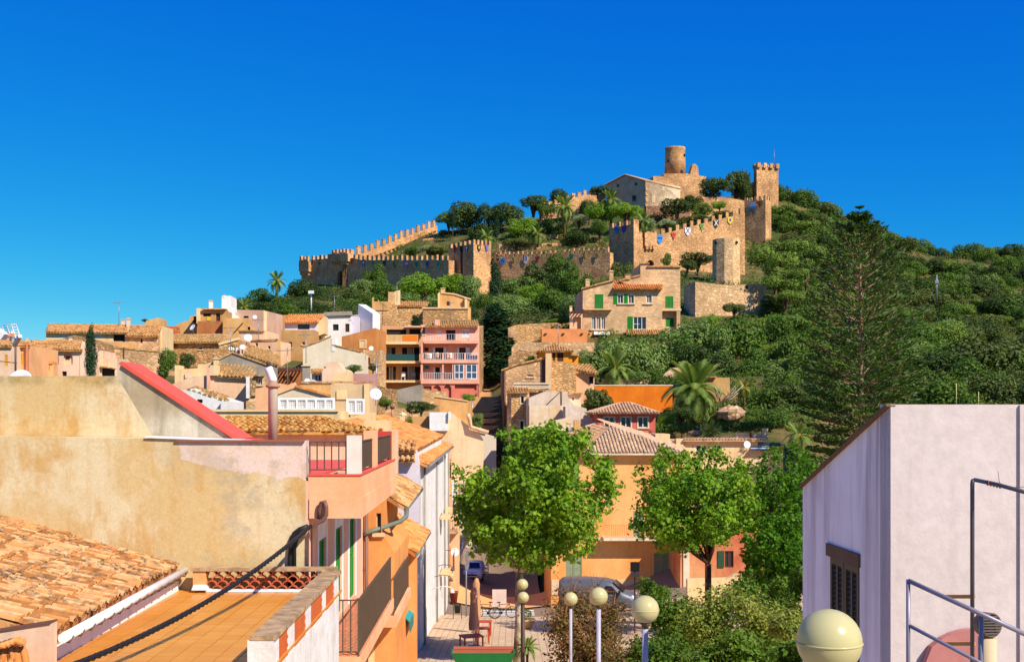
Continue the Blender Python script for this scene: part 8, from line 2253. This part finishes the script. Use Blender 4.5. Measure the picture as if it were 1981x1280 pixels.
def car(x, y, rz, paint, label):
    r = empty('parked_car', (x, y, gz(x, y) + .13), label, 'car'); r.rotation_euler.z = rz
    b = MB(); loft(b, [ring(-1.98, .72, .28, .62, .60), ring(-1.85, .82, .2, .80, .70), ring(-1.2, .86, .18, .92, .76), ring(-.7, .87, .18, 1.0, .80), ring(.6, .87, .18, 1.0, .80), ring(1.6, .86, .2, 1.0, .78), ring(1.95, .80, .3, .90, .7)])
    body = lpart('body', b, paint, r)
    k = MB(); loft(k, [ring(-.95, .76, .90, .96, .74, .02), ring(-.25, .77, .92, 1.40, .56, .06), ring(.3, .78, .92, 1.47, .56, .06), ring(1.2, .78, .92, 1.42, .54, .06), ring(1.8, .74, .92, 1.0, .60, .02)]); lpart('cabin', k, paint, r)
    g = MB(); g.prism([(-.60, -.93, 1.0), (.60, -.93, 1.0), (.50, -.33, 1.385), (-.50, -.33, 1.385)], (0, -.05, .035)); lpart('windscreen', g, cg, r)
    for s in (-1, 1):
        g = MB(); p = [(s * .785, -.62, 1.0), (s * .785, 1.25, 1.0), (s * .60, 1.05, 1.36), (s * .60, -.18, 1.36)]; g.prism(p if s < 0 else p[::-1], (s * .02, 0, .01)); lpart('side_window', g, cg, r)
        h = MB(); h.sphere((s * .62, -1.86, .68), .16, 12, 8, (1.05, .5, .75)); lpart('headlight', h, lampm, r)
        m = MB(); m.sphere((s * .96, -.62, 1.02), .1, 10, 6, (1.1, .6, .8)); m.bar((s * .8, -.62, .98), (s * .92, -.62, 1.0), .05, .05); lpart('mirror', m, paint, r)
        for yy in (-1.22, 1.22): wheel(r, s * .78, yy)
    q = MB(); q.box((0, -1.975, .56), (.8, .05, .1)); q.box((0, -1.96, .33), (1.1, .06, .12)); lpart('grille', q, blk, r)
    q = MB(); q.box((0, -2.0, .66), (.34, .02, .03)); q.lathe((0, -2.0, .67), [(.05, 0), (.05, .02)], 10, (0, -1, 0)); lpart('badge', q, rim, r)
    q = MB(); q.box((0, -2.0, .45), (.5, .02, .11)); lpart('number_plate', q, M_wframe(), r)
    return r
c = W(917, 1110, 98); car(c.x, c.y, R(-3), plain('silver_blue_paint', C(206, 212, 228), .3, .1), 'silver blue hatchback parked nose out in the shady lane')
# van
p = W(1157, 1150, 73); zv = gz(p.x, p.y) + .32
r = empty('parked_van', (p.x, p.y, zv), 'silver grey panel van parked along the street behind the brown shrub', 'van'); r.rotation_euler.z = R(78)
vp = plain('silver_van_paint', C(92, 96, 104), .4, .2)
def vr(y, w, z0, z1, tw): return ring(y, w, z0, z1, tw, .12)
b = MB(); loft(b, [vr(-2.45, .82, .35, .95, .7), vr(-2.2, .94, .3, 1.12, .84), vr(-1.65, .96, .28, 1.28, .84), vr(-.95, .97, .28, 1.88, .8), vr(-.5, .97, .28, 1.98, .82), vr(.8, .97, .28, 2.02, .84), vr(2.1, .97, .28, 2.0, .84), vr(2.4, .95, .32, 1.9, .82)]); lpart('body', b, vp, r)
g = MB(); g.prism([(-.8, -1.68, 1.27), (.8, -1.68, 1.27), (.7, -1.02, 1.84), (-.7, -1.02, 1.84)], (0, -.05, .05)); lpart('windscreen', g, cg, r)
for s in (-1, 1):
    g = MB(); q = [(s * .99, -1.45, 1.18), (s * .99, -.55, 1.18), (s * .93, -.6, 1.66), (s * .93, -.98, 1.66)]; g.prism(q if s < 0 else q[::-1], (s * .012, 0, 0)); lpart('side_window', g, cg, r)
    h = MB(); h.sphere((s * .72, -2.28, .95), .2, 12, 8, (.9, .6, .7)); lpart('headlight', h, lampm, r)
    m = MB(); m.box((s * 1.1, -1.5, 1.25), (.2, .12, .3)); lpart('mirror', m, blk, r)
    st = MB(); st.box((s * .985, .5, 1.02), (.02, 3.2, .05)); st.box((s * .985, .5, .5), (.03, 3.6, .14)); lpart('side_moulding', st, plain('grey_plastic', C(90, 92, 98), .6), r)
    for yy in (-.72, -.35): 
        hh = MB(); hh.box((s * .985, yy, .98), (.03, .12, .14)); lpart('handle', hh, blk, r)
    for yy in (-1.5, 1.55): wheel(r, s * .88, yy, .33, .22)
q = MB(); q.box((0, -2.47, .7), (1.1, .06, .2)); q.box((0, -2.48, .45), (1.5, .1, .18)); lpart('grille', q, blk, r)
q = MB()
for s in (-1, 1): q.box((s * .86, 2.42, 1.2), (.12, .06, .5))
lpart('tail_light', q, plain('tail_light_red', C(170, 30, 24), .3), r)
# bicycles
def bicycle(px, D, rz, label, paint):
    c = W(px, 1180, D); r = empty('bicycle', (c.x, c.y, gz(c.x, c.y) + .1), label, 'bicycle', 'bicycles by the crossing'); r.rotation_euler.z = rz
    for x in (-.53, .53):
        m = MB(); pts = [(x + .33 * math.cos(a), 0, .35 + .33 * math.sin(a)) for a in np.linspace(0, 2 * math.pi, 25)]; m.tube(pts, .022, 6, False)
        w = lpart('wheel', m, tyre, r); s = MB()
        for a in np.linspace(0, math.pi, 8)[:-1]: s.tube([(x + .32 * math.cos(a), 0, .35 + .32 * math.sin(a)), (x - .32 * math.cos(a), 0, .35 - .32 * math.sin(a))], .004, 3)
        lpart('spoke', s, rim, w)
    f = MB(); A, B_, Cc, Dd = (-.53, 0, .35), (-.1, 0, .32), (-.22, 0, .82), (.38, 0, .85)
    for a, b in ((A, B_), (A, Cc), (B_, Cc), (B_, Dd), (Cc, Dd), (Dd, (.53, 0, .35)), (Cc, (-.24, 0, .92)), (Dd, (.35, 0, 1.0))): f.tube([a, b], .018, 6)
    lpart('frame', f, paint, r); s = MB(); s.sphere((-.25, 0, .95), .1, 8, 6, (1.3, .7, .4)); lpart('saddle', s, blk, r)
    h = MB(); h.tube([(.35, -.27, 1.02), (.36, 0, 1.0), (.35, .27, 1.02)], .014, 6); lpart('handlebar', h, blk, r)
    s = MB(); s.lathe((-.1, .04, .32), [(.09, 0), (.09, .02)], 12, (0, 1, 0)); lpart('crank', s, blk, r)
bicycle(941, 67, R(175), 'dark bicycle leaning left of the pale notice board', plain('dark_frame', C(40, 40, 48), .4))
bicycle(973, 67.4, R(12), 'dark bicycle right of the notice board near the plane trunk', plain('black_frame', C(28, 28, 32), .4))
# notice board
c = W(966, 1178, 71); zg = gz(c.x, c.y)
r = empty('notice_board', (c.x, c.y, zg), 'pale blank notice board standing behind the bicycles', 'notice board')
m = MB(); m.box((c.x, c.y, zg + 1.25), (.88, .06, 1.1)); m.build('panel', plaster('pinkish_panel', C(226, 200, 186), None, .2), r)
for s in (-1, 1):
    MB().box((c.x + s * .4, c.y + .05, zg + .6), (.05, .05, 1.2)).build('leg', M_steel(), r)
# closed parasol, tables, stools
def parasol(px, D, yt, yb, label, col):
    c = W(px, 1200, D); zb = gz(c.x, c.y) + .09; zt = (HY - yt) / F * D + CZ; r = empty('closed_parasol', (c.x, c.y, zb), label, 'parasol')
    MB().tube([(c.x, c.y, zb), (c.x, c.y, zt + .05)], .03, 8).build('pole', M_wframe(), r)
    m = MB(); n = 14; prof = []; H = zt - zb; rg = random.Random(int(px))
    for h, rr in ((.28, .24), (.4, .25), (.6, .2), (.8, .17), (.9, .19), (1.0, .1), (1.02, .02)): prof.append((h, rr))
    vs = []; fs = []
    for h, rr in prof:
        for k in range(n): a = 6.283 * k / n; q = rr * (1.0 if k % 2 else .68); vs.append((c.x + q * math.cos(a), c.y + q * math.sin(a), zb + H * h))
    for i in range(len(prof) - 1):
        for k in range(n): k2 = (k + 1) % n; fs.append((i * n + k, i * n + k2, (i + 1) * n + k2, (i + 1) * n + k))
    m.add(vs, fs, True); m.build('canopy', col, r)
    m = MB(); m.lathe((c.x, c.y, zb), [(.26, 0), (.26, .06), (.05, .1)], 14); m.build('base', M_grey(), r)
parasol(917, 52.5, 1137, 1240, 'closed pinkish parasol beside the red tables', plain('salmon_canvas', C(218, 152, 122), .9))
parasol(922, 58, 1119, 1200, 'second closed parasol just behind the pinkish one', plain('ochre_canvas', C(190, 140, 96), .9))
red = plain('red_wood', C(184, 66, 40), .6)
def table(px, py, D, w, d, h, rz, label):
    c = W(px, py, D); zg = gz(c.x, c.y) + .09; r = empty('table', (c.x, c.y, zg), label, 'table', 'red tables outside the cafe'); r.rotation_euler.z = rz
    m = MB(); m.box((0, 0, h - .02), (w, d, .04)); lpart('table_top', m, red, r)
    for s in (-1, 1):
        for q in (-1, 1): m = MB(); m.box((s * (w / 2 - .06), q * (d / 2 - .06), (h - .04) / 2), (.06, .06, h - .04)); lpart('leg', m, red, r)
table(912, 1250, 50.5, .95, .8, .74, R(20), 'nearest red table with a sunlit square top')
table(933, 1240, 53.5, .72, .6, .74, R(5), 'red table in the middle right of the closed parasol')
table(937, 1225, 56.5, .72, .6, .74, R(-4), 'farthest dark red table behind the others')
# green planter trough
c = W(935, 1265, 46.3); zg = gz(c.x, c.y) + .1
r = empty('planter_trough', (c.x, c.y, zg), 'green boat shaped planter trough with a rusty red inside at the bottom edge', 'planter')
gp = plain('green_trough_paint', C(20, 112, 52), .5); rp = plain('rusty_red_lining', C(160, 80, 54), .8)
m = MB(); z0, z1 = 0, .62; o0 = [(-1.0, -.3), (1.05, -.3), (1.05, .3), (-1.0, .3)]; o1 = [(-1.3, -.42), (1.3, -.42), (1.3, .42), (-1.3, .42)]
vs = [(x, y, z0) for x, y in o0] + [(x, y, z1) for x, y in o1] + [(x * .94, y * .88, z1) for x, y in o1]
m.add(vs, [(3, 2, 1, 0)] + [(i, (i + 1) % 4, (i + 1) % 4 + 4, i + 4) for i in range(4)] + [(i + 4, (i + 1) % 4 + 4, (i + 1) % 4 + 8, i + 8) for i in range(4)]); lpart('hull', m, gp, r)
m = MB(); m.add([(x * .94, y * .88, z1 - .002) for x, y in o1] + [(x * .9, y * .8, .3) for x, y in o0], [(i + 4, (i + 1) % 4 + 4, (i + 1) % 4, i) for i in range(4)] + [(4, 5, 6, 7)]); lpart('lining', m, rp, r)
m = MB(); m.prism([(-1.22, .35, .62), (1.22, .35, .62), (1.25, .46, .72), (-1.25, .46, .72)], (0, .03, 0)); lpart('back_board', m, rp, r)
# signs
c = W(902, 1175, 70); zg = gz(c.x, c.y); zt = (HY - 1062) / F * 70 + CZ
r = empty('traffic_sign', (c.x, c.y, zg), 'traffic sign seen from behind on a grey pole before the silver car', 'sign')
MB().tube([(c.x, c.y, zg), (c.x, c.y, zt)], .045, 8).build('pole', M_steel(), r)
for z in (zt - .35, zt - .95):
    m = MB(); m.lathe((c.x + .05, c.y - .05, z), [(.3, -.01), (.3, .01)], 20, (.9, -.4, 0)); m.build('sign_plate', M_steel(), r)
c = W(880, 1067, 75); r = empty('wall_sign', c - Vector((0, 0, .4)), 'round white blank sign projecting from the street wall', 'sign')
m = MB(); m.lathe(c, [(.27, -.03), (.27, .03)], 24, (.1, -1, 0)); m.build('disc', M_wframe(), r); MB().bar(c + Vector((-.75, .1, .1)), c + Vector((-.2, 0, .1)), .04, .04).build('bracket', M_iron(), r)
m = MB(); m.box(c + Vector((-.02, -.045, .17)), (.12, .02, .03)); m.build('slot', M_iron(), r)
c = W(1228, 1150, 58); zg = gz(c.x, c.y); zt = (HY - 1086) / F * 58 + CZ
r = empty('traffic_sign', (c.x, c.y, zg), 'dark square back of a road sign with a small plate before the orange house', 'sign')
MB().tube([(c.x, c.y, zg), (c.x, c.y, zt)], .04, 8).build('pole', M_iron(), r)
m = MB(); m.box((c.x, c.y - .05, zt - .25), (.46, .03, .5)); m.build('sign_plate', plain('dark_sign_back', C(58, 54, 56), .5), r)
m = MB(); m.box((c.x, c.y - .05, zt - .65), (.46, .03, .2)); m.build('sub_plate', plain('grey_sign_back', C(120, 112, 108), .5), r)
# pots and bin
def pot(px, py, D, r0, h, mat, label, plant=None):
    c = W(px, py, D); zg = gz(c.x, c.y) + .1; r = empty('planter_pot', (c.x, c.y, zg), label, 'plant pot')
    m = MB(); m.lathe((c.x, c.y, zg), [(r0 * .65, 0), (r0, h * .9), (r0 * 1.08, h * .92), (r0 * 1.08, h), (r0 * .9, h), (r0 * .85, h * .9)], 18); m.build('pot', mat, r)
    if plant:
        rng = np.random.default_rng(int(px)); V, Q = leaf_cloud(rng, [(c.x, c.y, zg + h + .25)], [.3], 260, .1, 1, .4, 1, cull=False); o = bpy.data.objects.new('plant', np_mesh('plant', V - np.array(wloc(r)), Q, plant)); COL.objects.link(o); o.parent = r
pot(878, 1135, 84, .32, .95, plain('oxblood_pot', C(150, 60, 36), .6), 'tall dark red square pot at the lane corner')
pot(1017, 1180, 60, .48, .5, plain('sand_bowl', C(222, 176, 122), .8), 'wide sand coloured bowl planter behind the double lamp', LEAF['carob']())
pot(871, 1128, 86, .16, .3, M_cream(), 'little pale pot at the foot of the street pier')
c = W(885, 1190, 66); zg = gz(c.x, c.y) + .1
r = empty('litter_bin', (c.x, c.y, zg), 'small black litter bin on two posts near the left wall', 'bin')
MB().lathe((c.x, c.y, zg + .35), [(.16, 0), (.2, .45), (.21, .46), (.18, .46)], 14).build('bucket', blk, r)
for s in (-1, 1): MB().tube([(c.x + s * .24, c.y, zg), (c.x + s * .24, c.y, zg + .9)], .02, 6).build('leg', M_iron(), r)
# wall lamps along the white house
for k, (px, py, D) in enumerate(((852, 1093, 66), (848, 1113, 63), (850, 1135, 61))):
    c = W(px, py, D); r = empty('wall_lamp', c, ['highest bracket lamp on the white street house', 'middle bracket lamp on the white street house', 'lowest pale bracket lamp on the white street house'][k], 'wall lamp')
    m = MB(); m.tube([c + Vector((-.4, 0, -.1)), c + Vector((.2, 0, .05)), c + Vector((.62, 0, 0)), c + Vector((.7, 0, -.12))], .022, 6); m.build('bracket', [M_iron(), M_iron(), M_wframe()][k], r)
    m = MB(); m.lathe(c + Vector((.7, 0, -.3)), [(.12, 0), (.1, .1), (.04, .18)], 10); m.build('shade', [M_iron(), M_iron(), M_wframe()][k], r)
# leaning stacked chairs in the lane
for k, (x, s) in enumerate(((886, 1), (941, -1))):
    c = W(x, 1095, 97); zg = gz(c.x, c.y) + .13; r = empty('stacked_chairs', (c.x, c.y, zg), ['stack of blue grey terrace chairs left of the silver car', 'stack of blue grey terrace chairs right of the silver car'][k], 'chairs', 'stacked chairs in the lane')
    for j in range(5):
        m = MB(); z = .2 + j * .3
        for q in (-.2, .2): m.tube([(q, 0, z), (q + s * .1, .1, z + .5), (q + s * .25, .15, z + .9)], .018, 5)
        m.box((0, 0, z + .2), (.42, .42, .03)); lpart('chair', m, plain('blue_grey_metal', C(130, 140, 180), .4, .2), r)
